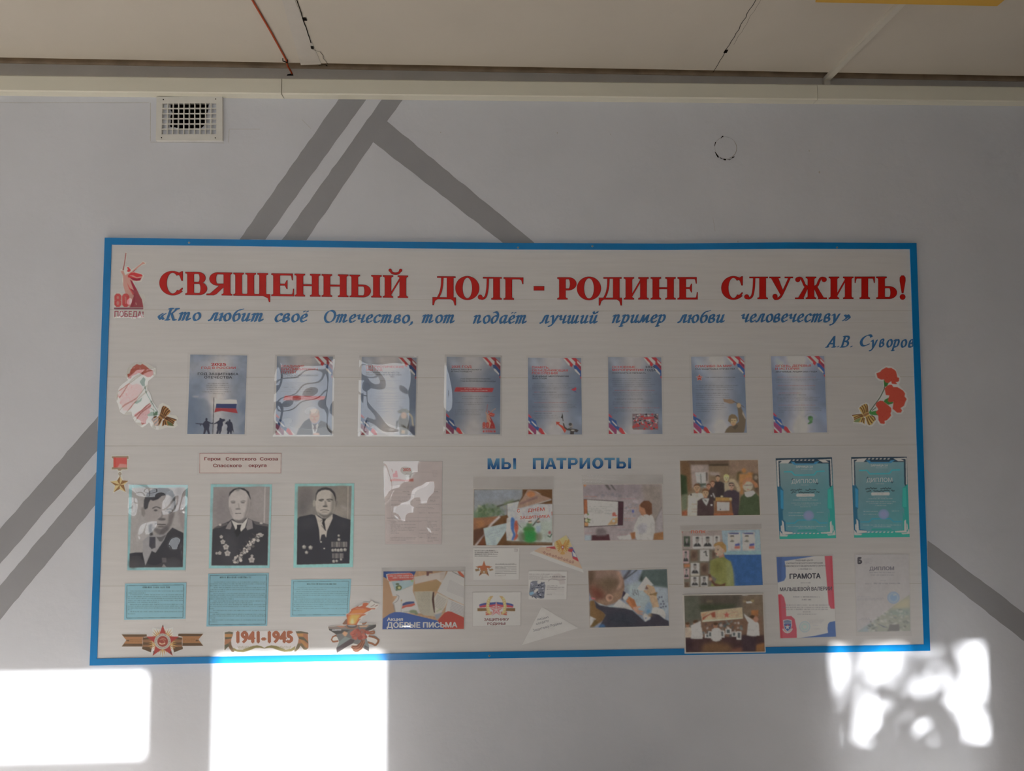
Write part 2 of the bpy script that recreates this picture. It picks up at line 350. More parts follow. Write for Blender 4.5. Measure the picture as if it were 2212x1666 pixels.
# cable trunking under the ceiling: three lengths
def tz(x): return 2.0275 + 0.0061*(x+0.37) + Z0
xj = [XL, at(608.5, 180, .04)[0], at(1765.5, 200, .04)[0], XR]
for i in range(3):
    a, b = xj[i]+(0.0014 if i else 0), xj[i+1]-(0.0014 if i == 0 else 0.0004 if i == 1 else 0)
    m = MB(); hh = 0.0595
    e = 0.004
    prof = [(0, 0), (-0.04+e, 0), (-0.04, e), (-0.04, hh-e), (-0.04+e, hh), (0, hh)]
    P0 = [(a, y, tz(a)+z) for y, z in prof]; P1 = [(b, y, tz(b)+z) for y, z in prof]
    m.hexa(P0, P1)
    o = m.build('cable_trunking', M['trunk'])
    tag(o, ['white plastic cable trunking length under the ceiling above the vent, left of the dark joint',
            'long middle length of white cable trunking between the two joints under the ceiling',
            'white cable trunking length under the ceiling right of the narrow duct riser'][i], 'cable trunking', 'cable trunking along the wall top')
# little dark notch under the trunking is a paint chip on its lower edge
# narrow duct: riser on the wall, then across the ceiling
xd = at(1786, 172, .012)[0]
du = empty('cable_duct', (xd, 0, H-0.05), 'narrow white cable duct rising from the trunking and running across the ceiling', 'cable duct')
m = MB(); m.box((xd-0.0115, -0.016, tz(xd)+0.0595), (xd+0.0115, 0, H-0.012)); m.build('riser', M['duct'], du)
m = MB(); m.box((xd-0.0115, -2.6, H-0.014), (xd+0.0115, 0, H)); m.build('ceiling_run', M['duct'], du)

# orange wire along the ceiling into its hole
wi = empty('wire', tuple(at(628, 158, 0.02)), 'orange wire running across the ceiling into a hole above the trunking', 'wire')
a = atz(619, 131, H-0.004); b = atz(545, 0, H-0.004); c = b+(b-a)*1.5
hpnt = at(629, 160, 0.002)
m = MB(); m.tube([tuple(c), tuple(b), tuple((a+b)/2+np.array([.002, 0, 0])), tuple(a)], 0.0032)
m.tube([tuple(a), tuple(a+np.array([-.004, .03, -.004])), tuple(hpnt+np.array([0.0, -.006, .008])), tuple(hpnt+np.array([.003, .004, 0]))], 0.0032); m.build('conductor', M['wire'], wi)
m = MB(); h1 = atz(611, 128, H-.003); h2 = atz(621, 131, H-.003); m.tube([(h1[0], h1[1], H), tuple(h1-np.array([0, 0, .006])), tuple(h2-np.array([0, 0, .008])), (h2[0], h2[1], H)], 0.002, 6); m.build('hook', M['crack'], wi)
m = MB(); m.flat([tuple(at(x, y, 0.0012)) for x, y in [(619,163.5),(621,160.5),(628,159),(631,156),(633,160),(634,163.5)]]); m.build('wire_hole', M['crack'], wi)

# ochre lamp box on the ceiling
q = [atz(x, y, H-0.03) for x, y in [(1761.5,5),(2154,13.4)]]
m = MB(); x0, x1 = q[0][0], q[1][0]; y1 = (q[0][1]+q[1][1])/2
m.hexa([(x0, q[0][1], H-.03), (x1, q[1][1], H-.03), (x1, -1.3, H-.03), (x0, -1.3, H-.03)], [(x0, q[0][1], H), (x1, q[1][1], H), (x1, -1.3, H), (x0, -1.3, H)])
lb = empty('ceiling_panel', ((x0+x1)/2, -0.9, H), 'flat ochre yellow panel fixed to the ceiling at the top right edge', 'ceiling panel')
m.build('panel', M['yellow'], lb)
m = MB()
for x in (x0+.03, x1-.03): m.disc((x, 0, H-.015), .004, y1-.0002, y1+.004, 8)
m.build('rivet', M['steel'], lb)

# ventilation grille
vg = empty('ventilation_grille', tuple(at(410, 303, 0)), 'white plastic ventilation grille over a ragged dark hole under the trunking', 'ventilation grille')
fo = [vz(310,212),(480.2,207.4),(480.5,303.2),(336.5,303.6)]; fi = [vz(452,366),vz(1738,360),vz(1738,1102),vz(430,1105)]
m = MB(); OF = 0.012
for k in range(4):
    a, b = k, (k+1) % 4
    m.prism([fo[a], fo[b], fi[b], fi[a]], 0, OF)
vfr = m.build('frame', M['vent'], vg)
m = MB()
def gp(u, v):
    a = np.array(fi[0])*(1-u)*(1-v)+np.array(fi[1])*u*(1-v)+np.array(fi[2])*u*v+np.array(fi[3])*(1-u)*v; return tuple(a)
for k in range(1, 10):
    u = k/10; w = .0095; m.prism([gp(u-w, 0), gp(u+w, 0), gp(u+w, 1), gp(u-w, 1)], 0.006, OF-.0005)
for k in range(1, 6):
    v = k/6; w = .0165; m.prism([gp(0, v-w), gp(1, v-w), gp(1, v+w), gp(0, v+w)], 0.006, OF-.0008)
m.build('grille', M['vent'], vg)
for x, y in [(475,280),(1725,265),(1715,1195),(430,1190)]:
    m = MB(); c = at(*vz(x, y), OF); m.disc(c, 0.0022, -OF, -OF-0.0006, 10); sub(m.build('screw', M['crack']), vfr)

# plastered-over round pipe hole
PX, PY, PS = 1500, 260, 15.14
pc = at(1567.4, 319.8, 0); pr = np.linalg.norm(at(1567.4+24.6, 319.8, 0)-pc)
m = MB(); N = 40
f0 = [(pc[0]+pr*math.cos(t), 0.0, pc[2]+pr*math.sin(t)) for t in np.linspace(0, 2*math.pi, N+1)[:-1]]
f1 = [(pc[0]+(pr-.002)*math.cos(t), -0.0022, pc[2]+(pr-.002)*math.sin(t)) for t in np.linspace(0, 2*math.pi, N+1)[:-1]]
m.hexa(f1, f0)
for pts in ["660,1020 690,1040 800,1190 800,1225 755,1210 700,1110", "800,1190 920,1255 930,1280 850,1240", "930,1260 975,1255 1035,1270 1040,1300 1000,1310 945,1285", "1040,1272 1150,1280 1225,1240 1220,1255 1150,1300", "1215,1230 1250,1200 1315,1180 1310,1205 1255,1240", "860,585 880,545 930,500 950,520 940,548 905,555 870,595", "650,850 680,700 705,720 690,770 665,850"]:
    P = [tuple(map(float, q.split(','))) for q in pts.split()]
    m.flat([tuple(at(PX+x/PS, PY+y/PS, 0.0026)) for x, y in P], 1)
for k in range(N):
    t0, t1 = 2*math.pi*k/N, 2*math.pi*(k+1)/N
    if 0.9 < t0 < 1.9: continue
    m.flat([(pc[0]+rr*math.cos(t), -0.0024, pc[2]+rr*math.sin(t)) for t, rr in ((t0, pr-.0012), (t1, pr-.0012), (t1, pr-.0032 if abs(t0-5.9) < .9 or t0 < .5 else pr-.002), (t0, pr-.0032 if abs(t0-5.9) < .9 or t0 < .5 else pr-.002))], 2)
tag(m.build('wall_cap', [M['wall'], M['crack'], M['capedge']]), 'round white painted cap with chipped rim high on the wall', 'wall cap')

# ------------------------------------------------------------------ the notice board
PF = 0.010; RF = 0.0135
nb = empty('notice_board', tuple(at(1100, 1420, 0)), 'long white wood-grain notice board in a blue frame on the wall', 'notice board')
oT = [(226.1,513.4),(500,517.2),(800,521.5),(1119,524.9),(1440,526.3),(1700,523.6),(1979.8,525)]
iT = [(240.6,528.2),(500,531.2),(800,535.2),(1119,538.8),(1440,539.8),(1700,537.2),(1966.2,538)]
oBR, oBL, iBR, iBL = (2009.6,1406.2), (193.4,1438.2), (1996.4,1392.8), (209.1,1423.5)
m = MB(); m.prism(iT+[iBR, iBL], 0, PF, 0, True)
for y0, y1, y2 in [(669,671.5,671),(814,816,813.5),(963,964,961),(1114,1112,1110),(1266,1264,1260)]:
    xa = 226.1-32.7*(y0-513)/925+15; xb = 1979.8+29.8*(y2-525)/881-14
    for p, q in (((xa, y0), (1100, y1)), ((1100, y1), (xb, y2))):
        m.flat([tuple(at(x, y, PF+.0002)) for x, y in [p, q, (q[0], q[1]+.9), (p[0], p[1]+.9)]], 1)
for y0, y1 in [(646.5,646.3),(698.2,697.3)]:
    m.flat([tuple(at(x, y, PF+.0002)) for x, y in [(420, y0), (1960, y1), (1960, y1+.4), (420, y0+.4)]], 1)
m.build('panel', [M['panel'], M['pseam']], nb)
m = MB()
for k in range(6): m.prism([oT[k], oT[k+1], iT[k+1], iT[k]], 0, RF)
rt = m.build('frame_rail', M['blue'], nb)
m = MB(); m.prism([oT[6], oBR, iBR, iT[6]], 0, RF); m.build('frame_rail', M['blue'], nb)
m = MB(); m.prism([oBR, oBL, iBL, iBR], 0, RF); rb = m.build('frame_rail', M['blue'], nb)
m = MB(); m.prism([oBL, oT[0], iT[0], iBL], 0, RF); m.build('frame_rail', M['blue'], nb)
for x, y in [(408.5,524.6),(1119,535),(1279.5,532),(1808,534.8),(1057,1417)]:
    m = MB(); c = at(x, y, RF); m.disc(c, .0036, -RF, -RF-.0012, 12); m.disc(c, .0015, -RF-.0012, -RF-.0014, 8, 1); sub(m.build('screw', [M['steel'], M['crack']]), rt if y < 900 else rb)

# ------------------------------------------------------------------ lettering: every glued letter is a thing
def rect(x0, y0, x1, y1): return [(x0, y0), (x1, y0), (x1, y1), (x0, y1)]
T, t_, SV, SO = 0.285, 0.07, 0.05, 0.085
def stem(x, y0=0.0, y1=1.0, top=True, bot=True, T=T):
    P = [rect(x, y0, x+T, y1)]
    for on, y, s in ((bot, y0, 1), (top, y1, -1)):
        if on:
            P.append(rect(x-SO, min(y, y+s*SV), x+T+SO, max(y, y+s*SV)))
            for a, d in ((x, -1), (x+T, 1)): P.append([(a, y+s*SV), (a+d*SO*.55, y+s*SV), (a+d*.012, y+s*(SV+.035)), (a, y+s*(SV+.07))])
    return P
def ring(cx, cy, rx, ry, a0, a1, T=T, t=t_, n=28):
    P = []; ir, iy = rx-T, ry-t
    for k in range(n):
        u, v = a0+(a1-a0)*k/n, a0+(a1-a0)*(k+1)/n
        P.append([(cx+rx*math.cos(u), cy+ry*math.sin(u)), (cx+rx*math.cos(v), cy+ry*math.sin(v)), (cx+ir*math.cos(v), cy+iy*math.sin(v)), (cx+ir*math.cos(u), cy+iy*math.sin(u))])
    return P
def bowl(x, y0, y1, w, T=T, flip=False):
    """D-shaped bowl growing from x to the right (or left)"""
    rx = min(w*.75, (y1-y0)*.62); cx = x+w-rx; cy = (y0+y1)/2; ry = (y1-y0)/2
    P = ring(cx, cy, rx, ry, -math.pi/2, math.pi/2, min(T, rx*.8)) + [rect(x, y0, cx+.001, y0+t_), rect(x, y1-t_, cx+.001, y1)]
    return P
def mirror(P, w): return [[(w-x, y) for x, y in q][::-1] for q in P]
def beak(x, y, d, s, L=.26, w=.05):
    """serif beak at the free end of an arm: points d sideways (unused) and s up/down"""
    return [(x-.13*d, y), (x, y), (x, y+s*L), (x-w*d*.4, y+s*L), (x-.05*d, y+s*.12)]
def ball(cx, cy, r): return [[(cx+r*math.cos(k), cy+r*math.sin(k)) for k in np.linspace(0, 2*math.pi, 15)[:-1]]]
def brush(pts, w0, w1, n=14):
    """tapering stroke along a smooth curve"""
    C = spline(pts, n); P = []
    L = len(C)
    nrm = []
    for i in range(L):
        a, b = C[max(0, i-1)], C[min(L-1, i+1)]; dx, dy = b[0]-a[0], b[1]-a[1]; q = math.hypot(dx, dy) or 1
        nrm.append((-dy/q, dx/q))
    for i in range(L-1):
        wa, wb = (w0+(w1-w0)*i/(L-1))/2, (w0+(w1-w0)*(i+1)/(L-1))/2
        a, b, na, nbb = C[i], C[i+1], nrm[i], nrm[i+1]
        P.append([(a[0]+na[0]*wa, a[1]+na[1]*wa), (a[0]-na[0]*wa, a[1]-na[1]*wa), (b[0]-nbb[0]*wb, b[1]-nbb[1]*wb), (b[0]+nbb[0]*wb, b[1]+nbb[1]*wb)])
    return P
def spline(pts, n=8, closed=False):
    P = list(pts); out = []
    if len(P) < 3 and not closed: return [(P[0][0]+(P[1][0]-P[0][0])*k/n, P[0][1]+(P[1][1]-P[0][1])*k/n) for k in range(n+1)]
    N = len(P); rng = range(N if closed else N-1)
    for i in rng:
        p0, p1, p2, p3 = (P[(i-1) % N], P[i], P[(i+1) % N], P[(i+2) % N]) if closed else (P[max(i-1, 0)], P[i], P[i+1], P[min(i+2, N-1)])
        for k in range(n):
            s = k/n
            out.append(tuple(.5*((2*p1[j]) + (-p0[j]+p2[j])*s + (2*p0[j]-5*p1[j]+4*p2[j]-p3[j])*s*s + (-p0[j]+3*p1[j]-3*p2[j]+p3[j])*s**3) for j in (0, 1)))
    if not closed: out.append(P[-1])
    return out
def cap(ch, w):
    """bold serif capital of cap height 1 and width w"""
    S = SO
    if ch == 'О': return ring(w/2, .5, w/2, .53, 0, 2*math.pi, .31, .06, 44)
    if ch == 'С':
        P = ring(w*.56, .5, w*.56, .53, math.radians(48), math.radians(318), .31, .065, 40)
        return P + [[(w*.80, .93), (w*.95, 1.02), (w*.99, 1.02), (w*.99, .62), (w*.945, .62), (w*.88, .80)], [(w*.88, .10), (w*.99, .26), (w*.97, .30), (w*.80, .14)]]
    if ch == 'Н': return stem(S)+stem(w-S-T)+[rect(S+T, .47, w-S-T, .535)]
    if ch in 'ИЙ':
        P = stem(S)+stem(w-S-T)+[[(S+T-.01, .10), (w-S-T+.01, .80), (w-S-T+.01, .92), (S+T-.01, .22)]]
        if ch == 'Й': P += brush([(w*.29, 1.26), (w*.36, 1.13), (w*.5, 1.09), (w*.64, 1.13), (w*.71, 1.26)], .085, .085)+ball(w*.29, 1.24, .062)+ball(w*.71, 1.24, .062)
        return P
    if ch == 'Ь': return stem(S)+bowl(S+T*.5, 0, .56, w-S-T*.5)
    if ch == 'Ы': return stem(S)+bowl(S+T*.5, 0, .56, w*.66-S-T*.5)+stem(w-S-T)
    if ch == 'В': return stem(S)+bowl(S+T*.5, .49, 1, w*.93-S-T*.5, .27)+bowl(S+T*.5, 0, .56, w-S-T*.5, .29)
    if ch == 'Р': return stem(S)+bowl(S+T*.5, .42, 1, w-S-T*.5)
    if ch == 'Я': return mirror(stem(S)+bowl(S+T*.5, .43, 1, w*.88-S-T*.5)+[[(S+T*.6, .47), (S+T+.14, .47), (w*.86, .06), (w*.99, .05), (w*1.0, 0), (w*.72, 0), (w*.62, .05)]], w)
    if ch == 'Е':
        return stem(S, True, True) if False else stem(S)+[rect(S, 1-SV-.02, w*.93, 1), rect(S, 0, w*.93, SV+.02), beak(w*.94, 1, 1, -1, .28), beak(w*.99, .0, 1, 1, .32), rect(S+T, .475, w*.62, .54), [(w*.58, .508), (w*.68, .70), (w*.70, .70), (w*.70, .32), (w*.68, .32)]]
    if ch == 'Г': return stem(S)+[rect(S, 1-SV-.02, w*.96, 1), [(w*.80, 1), (w*.985, 1), (w*.985, .72), (w*.95, .72), (w*.90, .88), (w*.78, .94)]]
    if ch == 'Т':
        c = w/2; return stem(c-T/2, top=False)+[rect(.02, 1-SV-.02, w-.02, 1), beak(0.0, 1, -1, -1, .27), beak(w, 1, 1, -1, .27)]
    if ch == 'Л':
        return stem(w-S-T, top=False)+[rect(w*.22, 1-SV, w, 1)]+brush([(w*.42, .97), (w*.40, .5), (w*.33, .14), (w*.20, .03), (w*.08, .06)], .085, .075)+ball(w*.095, .10, .10)
    if ch == 'Д':
        xs = w-S-T-.02
        return [rect(xs, 0, xs+T, 1), rect(w*.20, 1-SV, w*.985, 1), rect(.02, 0, w-.01, .065)] + brush([(w*.42, .97), (w*.40, .6), (w*.34, .3), (w*.22, .03)], .085, .075) + \
               [[(0, .065), (.12, .065), (.22, 0), (.10, -.08), (.045, -.27), (0, -.27)], [(w, .065), (w-.12, .065), (w-.22, 0), (w-.10, -.08), (w-.045, -.27), (w, -.27)]]
    if ch == 'Щ':
        we = w*.94; g = (we-2*S-3*T)/2; P = []
        for k in range(3): P += stem(S+k*(T+g))
        return P+[rect(S, 0, we, .065), [(we-.22, .065), (w, .065), (w, -.27), (w-.04, -.27), (w-.09, -.10), (we-.22, 0)]]
    if ch == 'У':
        return [[(S*.6, 1), (S*.6+T*1.12, 1), (w*.60, .30), (w*.47, .20)], rect(0, 1-SV, S*2+T*1.1, 1), rect(w*.66, 1-SV, w, 1)]+brush([(w*.87, .98), (w*.56, .26), (w*.42, .05), (w*.26, .0), (w*.2, .06)], .085, .085)+ball(w*.235, .115, .105)
    if ch == 'Ж':
        c = w/2; P = stem(c-T/2)
        for s in (-1, 1):
            X = lambda x: c+s*x*w
            P += brush([(X(.1), .52), (X(.2), .62), (X(.25), .78), (X(.31), .93), (X(.40), .95), (X(.45), .88)], .10, .07)
            P += ball(X(.42), .875, .105)
            q = [(X(.08), .56), (X(.19), .56), (X(.40), .05), (X(.5), .05), (X(.5), 0), (X(.23), 0), (X(.24), .05)]
            P.append(q)
        return P
    if ch == '!':
        c = w/2; return ball(c, .08, min(.12, w*.5))+[[(c-.03, .26), (c+.03, .26), (c+w*.48, .82), (c+w*.46, .96), (c+w*.2, 1.05), (c-w*.2, 1.05), (c-w*.46, .96), (c-w*.48, .82)]]
    if ch == '-': return [rect(0, .42, w, .60)]
    return [rect(0, 0, w, 1)]
ORD = ['first','second','third','fourth','fifth','sixth','seventh','eighth','ninth','tenth','eleventh','twelfth']
def letter_mesh(name, polys, fmap, off, th, mats, parent=None, edge=None):
    """polys in glyph space -> photo pixels (fmap) -> a thin raised letter on the board"""
    m = MB()
    for ip, p in enumerate(polys):
        pix = [fmap(x, y) for x, y in p]
        ar = sum(a[0]*b[1]-b[0]*a[1] for a, b in zip(pix, pix[1:]+pix[:1]))
        if ar > 0: pix = pix[::-1]
        m.prism(pix, off, off+th+ip*3e-6, 0, len(pix) > 4)
        if edge:
            cx = sum(q[0] for q in pix)/len(pix); cy = sum(q[1] for q in pix)/len(pix); big = []
            n = len(pix)
            for i in range(n):
                a, b, c = pix[i-1], pix[i], pix[(i+1) % n]
                def nr(p, q):
                    d = math.hypot(q[0]-p[0], q[1]-p[1]) or 1; return ((q[1]-p[1])/d, -(q[0]-p[0])/d)
                n1, n2 = nr(a, b), nr(b, c); vx, vy = n1[0]+n2[0], n1[1]+n2[1]; L = vx*vx+vy*vy
                k = 2/max(L, .8); big.append((b[0]-vx*k*edge, b[1]-vy*k*edge))
            m.prism(big, off, off+th*.4+ip*3e-6, 1, len(big) > 4)
    return m.build(name, mats, parent)
# heading: word, (px left, px right) of each letter, top and base line
W1 = [('С',344.6,395),('В',400.6,447),('Я',446,501.3),('Щ',504.5,583.2),('Е',586.5,635),('Н',636.7,691.8),('Н',695.2,752.2),('Ы',755.5,824),('Й',827.3,881)]
W2 = [('Д',934.6,984.5),('О',984,1035),('Л',1032.4,1083.5),('Г',1088.2,1130.8)]
W3 = [('Р',1204.2,1245),('О',1246.6,1298),('Д',1294,1343),('И',1347.8,1400.8),('Н',1406,1459.2),('Е',1464,1507.2)]
W4 = [('С',1558.5,1604.6),('Л',1608.2,1658.3),('У',1662.4,1712.6),('Ж',1718,1785.8),('И',1790.7,1843.3),('Т',1846.8,1889.4),('Ь',1893.5,1937.2),('!',1943.7,1956)]
heads = [(W1, (415, 588.0, 636.9), (850, 595.4, 642.9), 'СВЯЩЕННЫЙ'), (W2, (940, 597.2, 645.8), (1130, 600.2, 647.6), 'ДОЛГ'),
         ([('-', 1153.3, 1175.3)], (1150, 600, 647), (1180, 600, 647), '-'), (W3, (1204, 599.6, 646.8), (1507, 599.2, 646.7), 'РОДИНЕ'), (W4, (1560, 598.4, 646.0), (1950, 598.0, 645.4), 'СЛУЖИТЬ')]
for word, (xa, ta, ba), (xb, tb, bb), name in heads:
    for i, (ch, xl, xr) in enumerate(word):
        xm = (xl+xr)/2; s = (xm-xa)/(xb-xa); top, base = ta+(tb-ta)*s, ba+(bb-ba)*s; h = base-top
        sl = (bb-ba)/(xb-xa); w = (xr-xl)/h
        f = lambda x, y: (xl+x*h, base+sl*(xl+x*h-xm)-y*h)
        o = letter_mesh('letter', cap(ch, w), f, PF+.0004, .0016, [M['red'], M['redge']], None, .55)
        if ch == '-': lab = 'red hyphen between the heading words ДОЛГ and РОДИНЕ'; o.name = 'hyphen_mark'
        elif ch == '!': lab = 'red exclamation mark at the end of the heading by the right edge'; o.name = 'exclamation_mark'
        else: lab = 'red serif capital %s, %s letter of the heading word %s' % (ch, ORD[i], name)
        tag(o, lab, 'letter', 'red heading letters')

# italic broad-nib letters (x-height 1)
def S(s): return [tuple(map(float, p.split(','))) for p in s.split()]
EL = lambda cx, cy, rx, ry: ' '.join('%.3f,%.3f' % (cx+rx*math.cos(a), cy+ry*math.sin(a)) for a in np.linspace(math.pi/2, math.pi*2.5, 13))
US = "0.02,0.84 0.16,0.97 0.20,0.80 0.12,0.25 0.22,0.02 0.42,0.10 0.60,0.45"
U2 = "0.68,0.98 0.60,0.25 0.66,0.03 0.80,0.10 0.86,0.2"
IT = {
 'о': (.86, [EL(.42,.49,.32,.48)]),
 'а': (.94, ["0.66,0.90 0.46,0.98 0.20,0.80 0.08,0.40 0.18,0.05 0.36,0.06 0.56,0.34 0.66,0.75", "0.72,0.98 0.62,0.25 0.68,0.03 0.80,0.08 0.88,0.2"]),
 'т': (1.36, ["0.02,0.84 0.16,0.97 0.20,0.80 0.10,0", "0.16,0.62 0.36,0.94 0.54,0.95 0.56,0.75 0.46,0", "0.53,0.62 0.74,0.94 0.92,0.95 0.94,0.75 0.86,0.2 0.94,0.02 1.1,0.12 1.18,0.25"]),
 'п': (.98, ["0.02,0.84 0.16,0.97 0.20,0.80 0.10,0", "0.16,0.62 0.36,0.94 0.56,0.95 0.60,0.75 0.52,0.2 0.60,0.02 0.74,0.12 0.82,0.25"]),
 'и': (.96, [US, U2]),
 'й': (.96, [US, U2, "0.28,1.42 0.34,1.26 0.50,1.22 0.66,1.28 0.72,1.42"]),
 'ш': (1.42, [US, "0.62,0.98 0.56,0.25 0.64,0.02 0.82,0.10 0.98,0.45", "1.08,0.98 1.00,0.25 1.06,0.03 1.20,0.10 1.28,0.2"]),
 'л': (.92, ["-0.06,0.10 0.04,0.02 0.16,0.20 0.30,0.70 0.38,0.97", "0.38,0.97 0.66,0.97", "0.66,0.98 0.58,0.25 0.64,0.03 0.78,0.10 0.86,0.2"]),
 'м': (1.16, ["-0.06,0.10 0.04,0.02 0.18,0.35 0.32,0.97", "0.32,0.97 0.42,0.08", "0.42,0.08 0.86,0.97", "0.88,0.98 0.82,0.25 0.88,0.03 1.0,0.10 1.08,0.2"]),
 'ю': (1.28, ["0.0,0.84 0.14,0.97 0.16,0.8 0.10,0.1 0.2,0.02", "0.14,0.50 0.46,0.52", EL(.80,.49,.30,.48)]),
 'б': (.86, ["0.88,1.50 0.70,1.42 0.40,1.34 0.14,0.95 0.08,0.45 0.22,0.05 0.46,0.03 0.68,0.35 0.66,0.75 0.48,0.92 0.22,0.72"]),
 'с': (.74, ["0.64,0.80 0.56,0.95 0.36,0.96 0.12,0.65 0.10,0.25 0.30,0.02 0.52,0.08 0.66,0.24"]),
 'в': (.80, ["0.10,0.75 0.22,0.97 0.48,0.96 0.54,0.78 0.40,0.56 0.24,0.52", "0.24,0.52 0.54,0.48 0.64,0.28 0.50,0.05 0.26,0.02 0.08,0.14 0.10,0.75"]),
 'е': (.76, ["0.12,0.44 0.40,0.52 0.58,0.72 0.52,0.94 0.34,0.96 0.12,0.66 0.10,0.25 0.28,0.02 0.50,0.08 0.64,0.22"]),
 'ё': (.76, ["0.12,0.44 0.40,0.52 0.58,0.72 0.52,0.94 0.34,0.96 0.12,0.66 0.10,0.25 0.28,0.02 0.50,0.08 0.64,0.22", "0.24,1.30 0.26,1.34", "0.58,1.30 0.60,1.34"]),
 'ч': (.94, ["0.02,0.84 0.16,0.97 0.20,0.80 0.18,0.55 0.32,0.45 0.56,0.56", "0.70,0.98 0.60,0.25 0.66,0.03 0.80,0.10 0.86,0.2"]),
 'д': (.90, ["0.60,0.88 0.38,0.94 0.14,0.68 0.08,0.28 0.26,0.03 0.48,0.10 0.66,0.45 0.70,0.95 0.58,1.28 0.34,1.42 0.14,1.34"]),
 'у': (.90, ["0.04,0.84 0.18,0.97 0.28,0.75 0.38,0.08", "0.80,0.98 0.62,0.45 0.36,-0.10 0.14,-0.36 -0.02,-0.34"]),
 'р': (.92, ["0.02,0.84 0.16,0.97 0.20,0.80 0.02,-0.42", "-0.10,-0.43 0.20,-0.43", "0.17,0.68 0.38,0.94 0.62,0.90 0.70,0.60 0.60,0.20 0.40,0.03 0.16,0.10"]),
 'К': (1.26, ["0.30,1.45 0.16,0.03", "0.12,1.44 0.50,1.44", "0.0,0.03 0.36,0.03", "0.26,0.72 0.60,0.95 0.92,1.40", "0.78,1.44 1.12,1.44", "0.48,0.82 0.80,0.10 0.94,0.03 1.06,0.03"]),
 'О': (1.36, [EL(.68,.72,.54,.74)]),
 'А': (1.20, ["0.06,0.03 0.72,1.44", "0.72,1.44 0.92,0.03", "0.28,0.48 0.80,0.48", "-0.06,0.03 0.20,0.03", "0.74,0.03 1.10,0.03"]),
 'В': (1.10, ["0.30,1.45 0.16,0.03", "0.12,1.43 0.62,1.43 0.82,1.22 0.66,0.86 0.30,0.78", "0.30,0.78 0.72,0.72 0.86,0.42 0.66,0.08 0.0,0.03"]),
 'С': (1.16, ["1.02,1.20 0.92,1.42 0.66,1.46 0.30,1.15 0.16,0.60 0.34,0.10 0.66,0.02 0.94,0.22"]),
 '«': (.86, ["0.42,0.80 0.08,0.46 0.34,0.10", "0.76,0.80 0.42,0.46 0.68,0.10"]),
 '»': (.86, ["0.10,0.80 0.36,0.46 0.02,0.10", "0.44,0.80 0.70,0.46 0.36,0.10"]),
 ',': (.42, ["0.16,0.14 0.20,0.04 0.14,-0.16 0.02,-0.26"]),
 '.': (.40, ["0.14,0.06 0.17,0.10"]),
}
def hull(P):
    P = sorted(set((round(x, 4), round(y, 4)) for x, y in P))
    def half(P):
        h = []
        for p in P:
            while len(h) > 1 and (h[-1][0]-h[-2][0])*(p[1]-h[-2][1])-(h[-1][1]-h[-2][1])*(p[0]-h[-2][0]) <= 0: h.pop()
            h.append(p)
        return h
    a, b = half(P), half(P[::-1]); return a[:-1]+b[:-1]
def nib(strokes, W=.245, Tn=.085, ang=28, sh=.20):
    c, s = math.cos(math.radians(ang)), math.sin(math.radians(ang)); polys = []
    quad = [(c*W*i/2-s*Tn*j/2, s*W*i/2+c*Tn*j/2) for i, j in ((-1,-1),(1,-1),(1,1),(-1,1))]
    for st in strokes:
        C = spline(S(st), 5) if len(st.split()) > 2 else S(st)
        for p, q in zip(C, C[1:]):
            h = hull([(a[0]+d[0], a[1]+d[1]) for a in (p, q) for d in quad])
            polys.append([(x+sh*y, y) for x, y in h])
    return polys
def italic_word(word, x0, x1, y0, y1, xh, lab, single=None):
    adv = [IT[c][0] for c in word]; sp = .10
    total = sum(adv)+sp*(len(word)-1); k = (x1-x0)/total; pos = 0; cnt = 0
    for i, c in enumerate(word):
        px = x0+pos*k; pos += adv[i]+sp
        f = lambda x, y, px=px: (px+x*k, y0+(y1-y0)*((px+x*k-x0)/max(x1-x0, 1))-y*xh)
        o = letter_mesh('letter', nib(IT[c][1]), f, PF+.0004, .0009, [M['navy']])
        if c in '«»,.':
            o.name = {'«': 'quotation_mark', '»': 'quotation_mark', ',': 'comma', '.': 'full_stop'}[c]; tx = lab[1]
            if c == '.': tx = 'blue full stop after the %s initial of the signature' % ORD[cnt-1]
        else:
            tx = lab[0] % (c, ORD[cnt]); cnt += 1
        tag(o, tx, 'letter', 'blue italic letters')
QUO = [('«',339.5,356,691.5,691.6),('Кто',357.5,432,691.6,692.6),('любит',452,569.5,693.0,694.4),('своё',592.5,662.5,694.8,695.8),('Отечество,',697,893.5,696.0,698.0),
       ('тот',911,982.5,697.2,697.8),('подаёт',1021.8,1138,698.4,698.7),('лучший',1168,1289.8,698.6,698.3),('пример',1322,1437.5,697.4,697.0),('любви',1466,1564.5,697.3,696.8),('человечеству',1600,1811.5,695.8,695.4),('»',1820.5,1836.5,694.5,694.3)]
for w, a, b, ya, yb in QUO:
    nm = w.strip(',')
    lb = ('blue italic %s, %s letter of the word ' + nm + ' in the blue quotation', 'blue comma after the word %s in the quotation' % nm)
    if w == '«': lb = ('', 'blue opening quotation marks at the left end of the quotation')
    if w == '»': lb = ('', 'blue closing quotation marks at the right end of the quotation')
    italic_word(w, a, b, ya, yb, 17.2, lb)
italic_word('А.В.', 1785.5, 1843, 750.3, 750.0, 16.2, ('blue italic %s, %s initial of the signature under the quotation', ''))
italic_word('С', 1854.5, 1880, 747.6, 747.2, 15.8, ('large raised blue italic %s starting the surname of the signature%.0s', ''))
for i, (c, a, b, y) in enumerate([('у',1880,1893,751.5),('в',1899,1910,749.5),('о',1914,1927,750),('р',1929,1943,750.2),('о',1945,1958,750.3),('в',1962,1974.5,750.2)]):
    italic_word(c, a, b, y, y-.2, 16.6, ('blue italic %s, ' + ORD[i+1] + ' letter of the signature surname at the right edge%.0s', ''))

